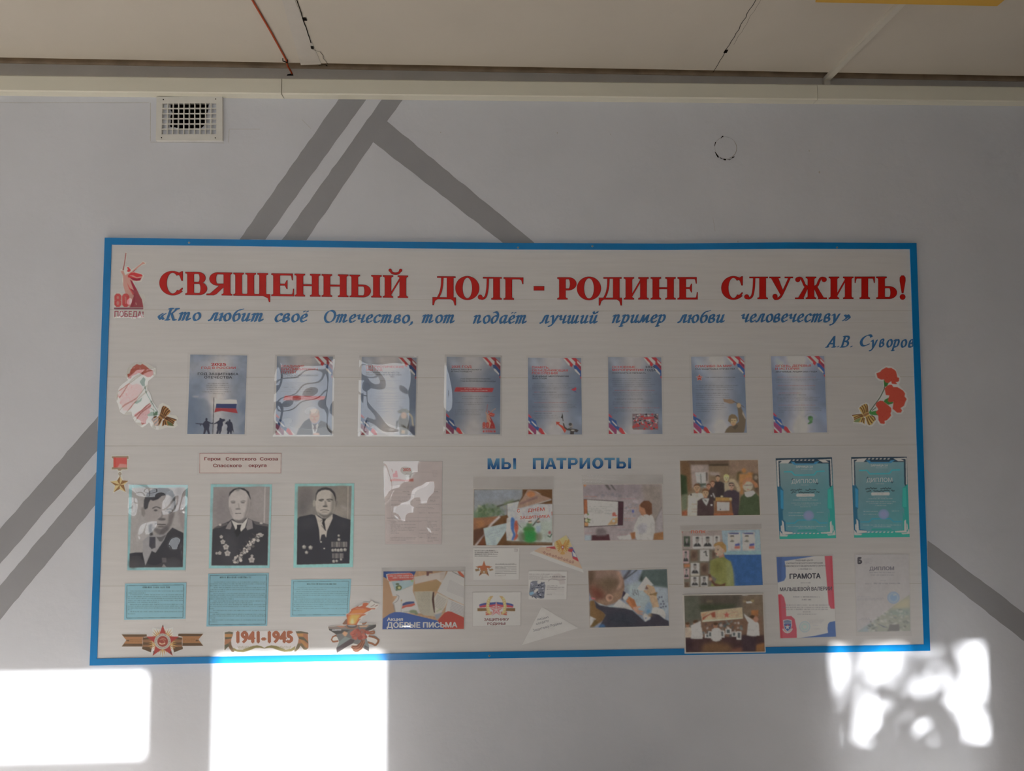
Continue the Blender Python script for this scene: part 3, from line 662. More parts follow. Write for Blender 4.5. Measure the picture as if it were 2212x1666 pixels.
# bold sans letters with a printed blue gradient
def sans(ch, w):
    T = .27
    if ch == 'М': return [rect(0,0,T,1), rect(w-T,0,w,1), [(0,1),(T*1.2,1),(w/2+.06,.12),(w/2+.06,0),(w/2-.12,0)], [(w,1),(w-T*1.2,1),(w/2-.06,.12),(w/2-.06,0),(w/2+.12,0)]]
    if ch == 'П': return [rect(0,0,T,1), rect(w-T,0,w,1), rect(0,.8,w,1)]
    if ch == 'А': return [[(0,0),(.29,0),(w/2+.05,1),(w/2-.16,1)], [(w,0),(w-.29,0),(w/2-.05,1),(w/2+.16,1)], rect(w*.25,.20,w*.75,.38)]
    if ch == 'Т': return [rect(0,.79,w,1), rect(w/2-T/2,0,w/2+T/2,1)]
    if ch == 'Р': return [rect(0,0,T,1)]+bowl2(T*.5,.36,1,w-T*.5)
    if ch == 'И': return [rect(0,0,T,1), rect(w-T,0,w,1), [(T-.01,0),(T-.01,.32),(w-T+.01,1),(w-T+.01,.68)]]
    if ch == 'О': return ring(w/2,.5,w/2,.52,0,2*math.pi,.28,.2,40)
    if ch == 'Ь': return [rect(0,0,T,1)]+bowl2(T*.5,0,.64,w-T*.5)
    if ch == 'Ы': return [rect(0,0,T,1)]+bowl2(T*.5,0,.64,w*.66-T*.5)+[rect(w-T*.95,0,w,1)]
def bowl2(x, y0, y1, w):
    rx = min(w*.7, (y1-y0)*.5); cx = x+w-rx
    return ring(cx,(y0+y1)/2,rx,(y1-y0)/2,-math.pi/2,math.pi/2,min(.25,rx*.8),.185)+[rect(x,y0,cx+.01,y0+.185), rect(x,y1-.185,cx+.01,y1)]
def ink(me, cols):
    a = me.color_attributes.new('ink', 'FLOAT_COLOR', 'POINT')
    c = np.ones((len(me.vertices), 4), np.float32); c[:, :3] = cols; a.data.foreach_set('color', c.ravel())
PAT = [('М',1053.2,1079,'МЫ'),('Ы',1083.3,1114.6,'МЫ'),('П',1151,1174.7,'ПАТРИОТЫ'),('А',1177.3,1201.8,'ПАТРИОТЫ'),('Т',1202,1223.6,'ПАТРИОТЫ'),('Р',1227,1248,'ПАТРИОТЫ'),('И',1252,1274.7,'ПАТРИОТЫ'),('О',1279.3,1303,'ПАТРИОТЫ'),('Т',1305.6,1328,'ПАТРИОТЫ'),('Ы',1331.7,1363,'ПАТРИОТЫ')]
for i, (ch, a, b, wd) in enumerate(PAT):
    top, base = 990.6-(a-1053)/310*1.6, 1013.8-(a-1053)/310*1.7; h = base-top
    f = lambda x, y: (a+x*h, base-y*h)
    o = letter_mesh('letter', sans(ch, (b-a)/h), f, PF+.0004, .0008, [M['print']])
    zs = np.array([v.co.z for v in o.data.vertices]); xs_ = np.array([v.co.x for v in o.data.vertices])
    s = (zs-zs.min())/(zs.max()-zs.min())
    if i == 1: cut = xs_ > xs_.max()-.30*(xs_.max()-xs_.min()); s = np.where(cut, 1-s, s)
    c0, c1 = lin((18, 84, 158)), lin((112, 172, 214)); s = s[:, None]**1.2
    ink(o.data, c0*(1-s)+c1*s)
    k = i if i < 2 else i-2
    tag(o, 'bold blue gradient capital %s, %s letter of the word %s in the middle heading' % (ch, ORD[k], wd), 'letter', 'blue middle heading letters')

# ------------------------------------------------------------------ printed sheets
def gblur(a, s):
    if s <= 0.05: return a
    r = max(1, int(3*s+.5)); k = np.exp(-.5*(np.arange(-r, r+1)/s)**2); k /= k.sum()
    for ax in (0, 1):
        p = np.pad(a, [(r, r) if i == ax else (0, 0) for i in range(a.ndim)], 'edge'); o = np.zeros_like(a)
        for i, w in enumerate(k):
            o += w*(p[i:i+a.shape[0]] if ax == 0 else p[:, i:i+a.shape[1]])
        a = o
    return a
def vnoise(rng, h, w, cell):
    gh, gw = int(h/cell)+3, int(w/cell)+3; g = rng.random((gh, gw))
    y, x = np.arange(h)/cell, np.arange(w)/cell; iy, ix = y.astype(int), x.astype(int); fy, fx = (y-iy)[:, None], (x-ix)[None]
    fy, fx = fy*fy*(3-2*fy), fx*fx*(3-2*fx)
    return (g[iy][:, ix]*(1-fy)*(1-fx)+g[iy+1][:, ix]*fy*(1-fx)+g[iy][:, ix+1]*(1-fy)*fx+g[iy+1][:, ix+1]*fy*fx)
SS = 3
class Art:
    """a printed picture drawn in photo pixels, then laid as a fine coloured grid on its sheet"""
    def __init__(s, quad, base, crop=(0, 0, 1), white=(160, 154, 148), dens=1.25, seed=1):
        s.c = crop; s.q = np.array([s.tp(p) for p in quad], float); s.white = lin(white)*.45+lin(white).mean()*.55
        lo = s.q.min(0)-3; hi = s.q.max(0)+3; s.o = np.floor(lo)
        s.h, s.w = int((hi[1]-s.o[1])*SS)+1, int((hi[0]-s.o[0])*SS)+1
        s.img = np.zeros((s.h, s.w, 3)); s.img[:] = s.k(base); s.dens = dens; s.mk = None; s.rng = np.random.default_rng(seed); s.over = []
    def tp(s, p): return (s.c[0]+p[0]/s.c[2], s.c[1]+p[1]/s.c[2])
    def k(s, c):
        v = np.clip(lin(c)/s.white*0.80, 0.004, 0.9); return v*.86+v.mean()*.14
    def P(s, pts): return [s.tp(tuple(map(float, p.split(',')))) for p in pts.split()] if isinstance(pts, str) else [s.tp(p) for p in pts]
    def cover(s, pix, b):
        p = (np.array(pix)-s.o)*SS; r = int(3*b*SS)+2
        x0, y0 = np.maximum(np.floor(p.min(0)).astype(int)-r, 0); x1, y1 = np.ceil(p.max(0)).astype(int)+r
        x1, y1 = min(x1, s.w), min(y1, s.h)
        if x1 <= x0 or y1 <= y0: return None
        X = np.arange(x0, x1)+.5; Y = np.arange(y0, y1)+.5; m = np.zeros((y1-y0, x1-x0), bool)
        for (ax, ay), (bx, by) in zip(p, np.roll(p, -1, 0)):
            if ay == by: continue
            t = (ay > Y) != (by > Y)
            xi = ax+(Y-ay)*(bx-ax)/(by-ay)
            m ^= t[:, None] & (X[None] < xi[:, None])
        return (slice(y0, y1), slice(x0, x1)), gblur(m.astype(float), b*SS)
    def fill(s, pix, col, b=0, a=1.0):
        r = s.cover(pix, b)
        if r is None: return s
        sl, m = r; m = (m*a)[..., None]; s.img[sl] = s.img[sl]*(1-m)+s.k(col)*m; return s
    def p(s, pts, col, b=0, sm=0, a=1.0):
        q = s.P(pts)
        return s.fill(spline(q, 6, True) if sm else q, col, b, a)
    def e(s, cx, cy, rx, ry, col, b=0, rot=0, a=1.0):
        c, d = math.cos(rot), math.sin(rot)
        return s.fill([s.tp((cx+rx*math.cos(t)*c-ry*math.sin(t)*d, cy+rx*math.cos(t)*d+ry*math.sin(t)*c)) for t in np.linspace(0, 2*math.pi, 29)[:-1]], col, b, a)
    def l(s, pts, w, col, b=0, sm=0, a=1.0):
        q = s.P(pts); q = spline(q, 6) if sm else q; w = w/s.c[2]/2
        for u, v in zip(q, q[1:]):
            L = math.hypot(v[0]-u[0], v[1]-u[1]) or 1; nx, ny = -(v[1]-u[1])/L*w, (v[0]-u[0])/L*w; ex, ey = (v[0]-u[0])/L*w*.4, (v[1]-u[1])/L*w*.4
            s.fill([(u[0]+nx-ex, u[1]+ny-ey), (v[0]+nx+ex, v[1]+ny+ey), (v[0]-nx+ex, v[1]-ny+ey), (u[0]-nx-ex, u[1]-ny-ey)], col, b, a)
        return s
    def lines(s, rows, h, col, a=.55, slope=0.0):
        """rows of illegible small print: (x0, x1, y)"""
        rnd = random.Random(int(rows[0][0]*7+rows[0][2]))
        for x0, x1, y in rows:
            x = x0; left = rnd.randint(2, 8)
            while x < x1:
                n = h*rnd.uniform(.45, .75); t = h*rnd.choice((.5, .5, .5, .62, .38)); yy = y+slope*(x-x0)
                s.fill([s.tp(q) for q in ((x, yy-t), (x+n, yy-t), (x+n, yy+h*.5), (x, yy+h*.5))], col, .22, a*rnd.uniform(.45, 1.15)); x += n+h*.14; left -= 1
                if left <= 0: x += h*.5; left = rnd.randint(2, 9)
        return s
    def noise(s, amt, cell, mono=True):
        n = vnoise(s.rng, s.h, s.w, cell*SS)[..., None]-.5 if mono else np.stack([vnoise(s.rng, s.h, s.w, cell*SS) for _ in range(3)], -1)-.5
        s.img = np.clip(s.img*(1+amt*2*n), 0.003, .92); return s
    def grad(s, fn):
        """fn(u, v) -> observed colour, over the sheet"""
        Y, X = np.mgrid[0:s.h, 0:s.w]/SS; p = np.stack([X+s.o[0], Y+s.o[1]], -1); q = s.q
        ex = (q[1]-q[0]+q[2]-q[3])/2; ey = (q[3]-q[0]+q[2]-q[1])/2; d = p-q[0]; det = ex[0]*ey[1]-ex[1]*ey[0]
        u = (d[..., 0]*ey[1]-d[..., 1]*ey[0])/det; v = (ex[0]*d[..., 1]-ex[1]*d[..., 0])/det
        s.img = np.clip(lin(fn(np.clip(u, 0, 1)[..., None], np.clip(v, 0, 1)[..., None]))/s.white*.8, .003, .92); return s
    def soft(s, sig): s.img = gblur(s.img, sig*SS); return s
    def uv(s, u, v):
        q = s.q; return q[0]*(1-u)*(1-v)+q[1]*u*(1-v)+q[2]*u*v+q[3]*(1-u)*v
    def mask(s, pts, sm=0, grow=0):
        q = s.P(pts) if isinstance(pts, str) else pts
        if sm: q = spline(q, 6, True)
        if s.mk is None: s.mk = np.zeros((s.h, s.w))
        r = s.cover(q, 0)
        if r: s.mk[r[0]] = np.maximum(s.mk[r[0]], r[1])
        s._g = grow; return s
    def text(s, body, x0, y0, x1, y1, h, col, bold=0.0, serif=False):
        """lettering between two base line points (crop units), cap height h"""
        s.over.append((body, s.tp((x0, y0)), s.tp((x1, y1)), h/s.c[2], s.k(col), bold)); return s
    def build(s, name, parent, off, mat=None, backing=True):
        s.img = gblur(s.img, .33*SS)
        if s.mk is not None and s._g: s.mk = (gblur(s.mk, s._g*SS*.6) > .12).astype(float)
        q = s.q; wpx = max(np.linalg.norm(q[1]-q[0]), np.linalg.norm(q[2]-q[3])); hpx = max(np.linalg.norm(q[3]-q[0]), np.linalg.norm(q[2]-q[1]))
        nx, ny = int(wpx*s.dens)+2, int(hpx*s.dens)+2
        C3 = at_many(q, off); U, V = np.meshgrid(np.linspace(0, 1, nx), np.linspace(0, 1, ny)); U, V = U.ravel()[:, None], V.ravel()[:, None]
        P3 = C3[0]*(1-U)*(1-V)+C3[1]*U*(1-V)+C3[2]*U*V+C3[3]*(1-U)*V
        # the pixel each grid point projects to
        d = P3-CAM; zc = d @ _f; px = 1106+FPX*(d @ _r)/zc; py = 833-FPX*(d @ _u)/zc
        fx = np.clip((px-s.o[0])*SS-.5, 0, s.w-1.01); fy = np.clip((py-s.o[1])*SS-.5, 0, s.h-1.01); ix, iy = fx.astype(int), fy.astype(int); fx, fy = (fx-ix)[:, None], (fy-iy)[:, None]
        I = s.img; col = I[iy, ix]*(1-fx)*(1-fy)+I[iy, ix+1]*fx*(1-fy)+I[iy+1, ix]*(1-fx)*fy+I[iy+1, ix+1]*fx*fy
        g = np.arange(nx*ny).reshape(ny, nx); F = np.stack([g[:-1, :-1], g[1:, :-1], g[1:, 1:], g[:-1, 1:]], -1).reshape(-1, 4)
        verts = [P3]; cols = [col]; faces = F
        if s.mk is not None:
            inside = s.mk[iy, ix] > .5; keep = inside[F].sum(1) >= 2; faces = F[keep]
            used = np.unique(faces); rm = np.full(nx*ny, -1); rm[used] = np.arange(len(used)); verts = [P3[used]]; cols = [col[used]]; faces = rm[faces]
        loops = [faces.ravel()]; sizes = [np.full(len(faces), 4)]; nv = len(verts[0])
        def extra(v, c, fs):
            nonlocal nv
            verts.append(np.array(v, float)); cols.append(np.array(c, float).reshape(-1, 3)*np.ones((len(v), 1)))
            loops.append(np.array([nv+i for f in fs for i in f])); sizes.append(np.array([len(f) for f in fs])); nv += len(v)
        if s.mk is None and backing:
            fr = [p for p in C3]; bk = [p+np.array([0, off-PF-.0001, 0]) for p in C3]
            fr = [p+np.array([0, .00005, 0]) for p in fr]
            extra(fr+bk, s.img[3, 3]*0+.7, [[0, 4, 5, 1], [1, 5, 6, 2], [2, 6, 7, 3], [3, 7, 4, 0], [4, 7, 6, 5]])
        for body, a, b, h, c, bold in s.over:
            v, fs = text_mesh(body, bold)
            if not len(v): continue
            x, y = v[:, 0]/max(v[:, 0].max(), 1e-6), v[:, 1]/CAPH; L = math.hypot(b[0]-a[0], b[1]-a[1]); n = ((b[1]-a[1])/L, -(b[0]-a[0])/L)
            pix = np.stack([a[0]+(b[0]-a[0])*x+n[0]*h*y, a[1]+(b[1]-a[1])*x+n[1]*h*y], 1)
            P = at_many(pix, off+.0003); vi = [i for q in fs for i in q]; P = P[vi]; k = 0; ff = []
            for jq, q in enumerate(fs): P[k:k+len(q), 1] -= (jq*5//len(fs))*1.2e-5+(jq % 7)*1e-6; ff.append(list(range(k, k+len(q)))); k += len(q)
            extra(P, c, ff)
        me = bpy.data.meshes.new(name); V = np.concatenate(verts); Lp = np.concatenate(loops).astype(np.int32); Sz = np.concatenate(sizes)
        me.vertices.add(len(V)); me.vertices.foreach_set('co', V.ravel()); me.loops.add(len(Lp)); me.loops.foreach_set('vertex_index', Lp)
        me.polygons.add(len(Sz)); me.polygons.foreach_set('loop_start', np.concatenate([[0], np.cumsum(Sz)[:-1]]).astype(np.int32))
        me.update(calc_edges=True); me.validate()
        ink(me, np.concatenate(cols)); return link(name, me, mat or M['print'], parent)
_tc = {}
def text_mesh(body, bold):
    key = (body, bold)
    if key not in _tc:
        cu = bpy.data.curves.new('lettering', 'FONT'); cu.body = body; cu.resolution_u = 3; cu.fill_mode = 'FRONT'
        ob = bpy.data.objects.new('lettering', cu); COL.objects.link(ob)
        cv = ob.to_curve(bpy.context.evaluated_depsgraph_get()); loops_ = []
        for sp in cv.splines:
            pts = []
            if sp.type == 'BEZIER':
                B = list(sp.bezier_points)
                for p, q in zip(B, B[1:]+B[:1]):
                    a0, a1, a2, a3 = (np.array(c_[:2]) for c_ in (p.co, p.handle_right, q.handle_left, q.co))
                    ch = a3-a0; straight = abs(ch[0]*(a1-a0)[1]-ch[1]*(a1-a0)[0])+abs(ch[0]*(a2-a0)[1]-ch[1]*(a2-a0)[0]) < 1e-5
                    for t in ((0,) if straight else (0, .25, .5, .75)): pts.append(tuple(a0*(1-t)**3+3*a1*t*(1-t)**2+3*a2*t*t*(1-t)+a3*t**3))
            else: pts = [tuple(p.co[:2]) for p in sp.points]
            cl = [p for k, p in enumerate(pts) if math.hypot(p[0]-pts[k-1][0], p[1]-pts[k-1][1]) > 1e-5]
            if len(cl) > 2: loops_.append(cl)
        ob.to_curve_clear(); bpy.data.objects.remove(ob); bpy.data.curves.remove(cu)
        v, fs = np.zeros((0, 2)), []
        if loops_:
            V = [Vector(p) for L in loops_ for p in L]; E = []; k = 0
            for L in loops_: E += [(k+i, k+(i+1) % len(L)) for i in range(len(L))]; k += len(L)
            ov, _, of, *_r3 = delaunay_2d_cdt(V, E, [], 0, 1e-6)
            v = np.array([tuple(p) for p in ov]); tri = [list(f_) for f_ in of]
            A = np.array([tuple(V[a_]) for a_, b_ in E]); Bp = np.array([tuple(V[b_]) for a_, b_ in E])
            for f_ in tri:      # keep the triangles inside the outlines (non-zero winding)
                c_ = v[f_].mean(0); up = (A[:, 1] <= c_[1]) & (Bp[:, 1] > c_[1]); dn = (A[:, 1] > c_[1]) & (Bp[:, 1] <= c_[1])
                side = (Bp[:, 0]-A[:, 0])*(c_[1]-A[:, 1])-(c_[0]-A[:, 0])*(Bp[:, 1]-A[:, 1])
                if (up & (side > 0)).sum()-(dn & (side < 0)).sum() != 0: fs.append(f_)
        if len(v):
            v[:, 0] -= v[:, 0].min()
            if bold > 0:
                bold = bold*1.45      # a heavier face: the same outlines laid a hair apart
                n = len(v); sh = [(-bold, 0), (bold, 0), (0, bold*.7), (0, -bold*.7), (0, 0)]
                fs = [[i+k*n for i in q] for k in range(5) for q in fs]; v = np.concatenate([v+np.array(s_) for s_ in sh]); v[:, 0] += bold
        _tc[key] = (v, fs)
    return _tc[key]
CAPH = text_mesh('Н', 0)[0][:, 1].max()

def film(quad, parent, off, seed=0, amp=.0007, mat='film', tilt=(0, 0), name='laminate_film', n=(26, 36), cut=None):
    """thin clear sheet with gentle waves; quad in photo pixels"""
    rnd = np.random.default_rng(seed); C3 = at_many(quad, off); nx, ny = n
    U, V = np.meshgrid(np.linspace(0, 1, nx), np.linspace(0, 1, ny)); u, v = U.ravel()[:, None], V.ravel()[:, None]
    P = C3[0]*(1-u)*(1-v)+C3[1]*u*(1-v)+C3[2]*u*v+C3[3]*(1-u)*v
    w = np.zeros_like(u)
    for k in range(5):
        f = rnd.uniform(.6, 2.6, 2)*rnd.choice([-1, 1], 2); w += np.sin(2*math.pi*(f[0]*u*.7+f[1]*v)+rnd.uniform(0, 6.3))/(1+.5*k)
    edge = np.minimum(np.minimum(u, 1-u), np.minimum(v, 1-v)); w = (w-w.min())/(w.max()-w.min())*np.clip(edge*9, .15, 1)
    P[:, 1] -= (w*amp*2)[:, 0]
    tl = (u-.5)*tilt[0]+(v-.5)*tilt[1]; P[:, 1] -= (tl-tl.min())[:, 0]*.0
    g = np.arange(nx*ny).reshape(ny, nx); F = np.stack([g[:-1, :-1], g[1:, :-1], g[1:, 1:], g[:-1, 1:]], -1).reshape(-1, 4)
    if amp < .0005 and mat == 'film': mat = 'flatfilm'
    if cut is not None:
        dd = P-CAM; zz = dd @ _f; px = 1106+FPX*(dd @ _r)/zz; py = 833-FPX*(dd @ _u)/zz
        ii = np.clip(((py-cut.o[1])*SS).astype(int), 0, cut.h-1); jj = np.clip(((px-cut.o[0])*SS).astype(int), 0, cut.w-1)
        F = F[(cut.mk[ii, jj] > .5)[F].sum(1) >= 3]; us = np.unique(F); rm = np.full(len(P), -1); rm[us] = np.arange(len(us)); P = P[us]; F = rm[F]
    me = bpy.data.meshes.new(name); me.from_pydata(P.tolist(), [], F.tolist()); me.polygons.foreach_set('use_smooth', [True]*len(F)); me.update()
    return link(name, me, M[mat], parent)
def sheet(name, quadpx, off, label, cat, group=None):
    c = np.mean([at(x, y, off) for x, y in quadpx], 0); return empty(name, tuple(c), label, cat, group)
def zq(c, *pts): return [(c[0]+x/c[2], c[1]+y/c[2]) for x, y in pts]

# ------------------------------------------------------------------ the eight posters of the upper row
OS = PF+.0012
PB = [(128,190),(1085,195),(1100,1573),(135,1570)]       # the sheet on which the corner ribbons were measured
def pu(a, pts):
    out = []
    for p in pts.split():
        x, y = map(float, p.split(',')); out.append(tuple(a.uv((x-128)/960, (y-190)/1380)))
    return out
RIB = [("765,190 835,190 945,310 915,362 880,330 880,295", (150,28,34)), ("765,200 792,205 882,298 878,330 855,320", (176,168,166)), ("843,190 905,190 982,270 975,330 948,308", (178,170,168)),
       ("905,190 990,190 1087,290 1087,432 1000,332 980,330 985,265", (122,26,34)), ("1015,238 1087,310 1087,345 1020,280", (176,168,168)), ("950,322 1000,325 1087,425 1087,535 1060,512 965,390", (26,52,96)),
       ("965,385 1000,400 1066,482 1060,508 975,425", (172,172,176)), ("1065,540 1090,520 1090,585", (140,24,34)), ("1020,305 1060,330 1085,360 1085,395 1030,340", (84,30,52)),
       ("130,1200 192,1262 176,1284 130,1250", (140,30,46)), ("130,1250 185,1284 265,1330 290,1430 330,1452 310,1502 278,1492 130,1345", (26,54,98)), ("185,1322 268,1400 285,1432 258,1425 190,1352", (182,180,182)),
       ("128,1318 160,1352 160,1372 128,1352", (176,172,172)), ("130,1368 180,1400 278,1490 272,1573 238,1573 130,1452", (98,36,66)), ("130,1448 236,1560 205,1573 130,1500", (182,176,174)), ("130,1490 216,1575 130,1575", (118,20,32)),
       ("275,1488 352,1573 270,1573", (178,170,166)), ("318,1462 345,1450 380,1480 437,1573 372,1573 310,1510", (160,28,34)), ("380,1480 468,1573 430,1573", (170,164,160))]
def ribbons(a):
    for pts, c in RIB: a.fill(pu(a, pts), c, .35)
    return a
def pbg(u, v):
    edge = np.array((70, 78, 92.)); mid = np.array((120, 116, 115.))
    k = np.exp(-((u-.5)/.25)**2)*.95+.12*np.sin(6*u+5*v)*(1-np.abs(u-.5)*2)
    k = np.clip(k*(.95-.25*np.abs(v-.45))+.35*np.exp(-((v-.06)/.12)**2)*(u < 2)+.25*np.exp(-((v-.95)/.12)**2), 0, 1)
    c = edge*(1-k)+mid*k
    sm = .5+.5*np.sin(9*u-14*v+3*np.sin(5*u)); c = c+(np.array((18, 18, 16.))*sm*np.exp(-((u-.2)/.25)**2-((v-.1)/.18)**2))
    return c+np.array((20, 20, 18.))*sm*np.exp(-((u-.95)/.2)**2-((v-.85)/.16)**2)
def body(a, rows, col=(48, 44, 52), h=10, al=.5):
    return a.lines(rows, h, col, al)
RD, DK = (158, 36, 36), (36, 36, 46)
def poster_base(crop, quad, fq, white=(125, 118, 110), seed=1, rib=True):
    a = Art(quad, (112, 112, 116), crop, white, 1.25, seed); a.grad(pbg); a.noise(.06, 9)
    if rib: ribbons(a)
    return a
POST = []
# first: year of the defender, flag and three silhouettes
c1 = (390, 750, 8.33); a = Art([(175,135),(1198,152),(1150,1570),(120,1565)], (130,134,142), c1, (165,160,152), 1.3, 2)
def p1bg(u, v):
    e = np.array((108, 117, 132.)); m = np.array((166, 161, 158.)); k = np.exp(-((u-.52)/.25)**2)*(.55+.4*np.exp(-((v-.62)/.3)**2))+.25*np.exp(-((v-.15)/.12)**2)
    k = np.clip(k+.16*np.sin(7*u+9*v)*np.sin(5*v-3*u), 0, 1); return e*(1-k)+m*k
a.grad(p1bg); a.noise(.1, 12).noise(.06, 5)
a.p("150,900 240,890 330,930 420,915 520,1010 560,1300 560,1570 110,1570", (74,92,116), 2.5, 1, .55); a.p("1165,960 1090,985 980,1210 1010,1400 1150,1570 1165,1570", (74,92,116), 3, 1, .5)
a.e(1000,1300,60,170,(122,130,142),2.5,.6,.6); a.e(1080,1330,40,150,(126,134,146),2,.7,.5); a.e(270,890,60,14,(158,156,152),1.2,0,.6)
a.l("600,905 580,1570", 13, (44,44,54), .3)
a.p("610,910 640,930 760,952 900,940 1010,950 1020,1022 640,1022 625,1010", (178,172,168), .4); a.p("642,1020 1012,1022 1000,1108 630,1098", (30,46,92), .4); a.p("630,1096 1000,1105 1030,1192 880,1170 740,1150 640,1168 605,1180", (142,28,38), .4)
for s in ["460,1272 482,1280 487,1305 480,1325 520,1345 555,1368 590,1352 600,1365 575,1385 535,1380 515,1378 525,1400 512,1470 530,1565 495,1565 468,1490 440,1565 405,1565 425,1470 410,1430 400,1400 270,1380 270,1368 400,1374 430,1340 452,1325 445,1300",
          "715,1272 735,1282 740,1292 790,1295 808,1310 795,1330 760,1350 765,1400 745,1440 740,1500 715,1567 690,1565 695,1490 680,1565 640,1562 660,1470 650,1465 665,1400 660,1375 595,1392 592,1380 640,1352 695,1312 698,1285",
          "885,1297 902,1312 898,1335 925,1355 940,1400 950,1480 960,1545 935,1500 925,1510 918,1567 895,1562 885,1520 865,1567 838,1562 845,1520 830,1480 845,1430 835,1395 803,1388 808,1358 850,1325 868,1328 835,1360 865,1335 865,1305"]:
    a.p(s, (34,38,60), .35)
a.p("345,1395 375,1390 360,1425", (34,38,60), .3)
a.text('2025', 545, 332, 822, 334, 46, (150,36,40), .03).text('ГОД В РОССИИ', 375, 391, 990, 391, 38, (160,44,46), .01).text('ГОД ЗАЩИТНИКА', 310, 500, 1042, 507, 42, DK, .012).text('ОТЕЧЕСТВА', 425, 563, 928, 566, 42, DK, .012)
a.lines([(485,850,655),(465,855,690),(465,860,727),(472,850,762),(395,920,803),(520,800,838)], 13, (62,60,66), .6)
POST.append((a, c1, [(130,100),(1225,125),(1190,1600),(75,1600)], 'laminated poster with a tricolour flag and three soldier silhouettes', 11, .0003, (0, 0)))
# second: man in a dark suit
c2 = (580, 750, 8.33); a = poster_base(c2, [(152,165),(1158,172),(1138,1582),(125,1580)], None, (162,156,150), 3)
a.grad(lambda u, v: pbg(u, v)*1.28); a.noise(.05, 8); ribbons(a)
a.text('ВЛАДИМИР', 230, 365, 640, 365, 42, RD, .012).text('ВЛАДИМИРОВИЧ', 230, 420, 885, 418, 40, RD, .012).text('ПУТИН', 230, 474, 490, 472, 40, RD, .012).text('ПРЕЗИДЕНТ РОССИЙСКОЙ', 228, 526, 890, 524, 28, DK, .01).text('ФЕДЕРАЦИИ', 220, 558, 548, 558, 26, DK, .01)
a.lines([(220,1040,645),(215,1040,682),(215,860,720),(215,800,757),(212,760,797),(215,525,1042),(215,560,1072),(215,500,1102)], 13, (70,66,72), .55)
a.p("295,872 1028,885 992,948 262,958", (160,44,46), .4).lines([(545,700,902),(300,980,935)], 14, (196,170,164), .6)
a.p("500,1582 540,1480 600,1400 640,1340 740,1280 790,1390 900,1380 940,1320 1020,1350 1090,1420 1138,1500 1138,1582", (56,56,62), .8)
a.p("775,1370 830,1440 880,1375 900,1400 850,1560 800,1560", (168,164,164), .5); a.p("820,1410 850,1410 862,1470 835,1540 808,1470", (62,36,46), .4)
a.e(828,1240,90,125,(186,134,118),.8); a.e(828,1150,76,42,(170,150,136),1); a.e(752,1190,14,46,(120,108,98),.8); a.e(905,1185,12,44,(120,108,98),.8)
a.l("770,1242 810,1246", 12, (112,72,64), .7).l("845,1246 890,1242", 12, (112,72,64), .7).l("800,1312 860,1312", 9, (130,70,66), .6).e(828,1275,14,22,(160,108,94),.8); a.p("770,1290 800,1350 860,1350 890,1290 880,1340 828,1370 780,1340", (160,108,96), 1, 1, .6)
a.e(860,1570,60,26,(186,134,118),.8)
POST.append((a, c2, [(115,135),(1195,140),(1165,1605),(80,1610)], 'laminated poster with a man in a dark suit, second in the upper row', 12, .0014, (0, 0)))
# third: soldier at the lower right
c3 = (760, 750, 8.33); a = poster_base(c3, [(180,175),(1165,190),(1140,1585),(155,1580)], None, (160,155,150), 4)
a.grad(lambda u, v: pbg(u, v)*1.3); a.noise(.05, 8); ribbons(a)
a.text('ПАТРИОТИЧЕСКИЕ', 255, 372, 940, 378, 42, RD, .012).text('2025 ГОД', 255, 425, 550, 428, 40, RD, .012).text('МЕРОПРИЯТИЯ В ЧЕСТЬ', 255, 472, 860, 472, 26, DK, .01).text('ЗАЩИТНИКОВ ОТЕЧЕСТВА', 255, 510, 890, 512, 26, DK, .01)
a.lines([(330,850,605),(440,820,735),(440,800,830),(430,940,885),(430,980,925),(430,820,980),(430,800,1025),(430,820,1060),(420,800,1110),(230,760,1160)], 12, (78,74,80), .5)
a.p("850,1440 830,1330 860,1250 900,1190 960,1180 1010,1230 1030,1330 1020,1480 1010,1585 870,1585", (74,70,60), 1); a.e(930,1160,110,36,(84,82,70),.8); a.p("830,1190 880,1120 980,1110 1040,1160 1020,1190", (74,74,60), .8)
a.e(935,1230,52,60,(150,118,92),1); a.p("900,1490 960,1500 950,1560 890,1550", (150,122,84), 1); a.l("1030,1200 1080,1260 1100,1400 1150,1520", 26, (168,158,140), .8, 1); a.p("795,1340 840,1310 820,1460 790,1480", (54,54,50), .8); a.p("1040,1420 1140,1420 1140,1585 1030,1585", (74,80,98), 1.5)
POST.append((a, c3, [(135,150),(1195,160),(1160,1610),(105,1605)], 'glaring laminated poster with a soldier at its lower right, third in the upper row', 13, .0015, (0, 0)))
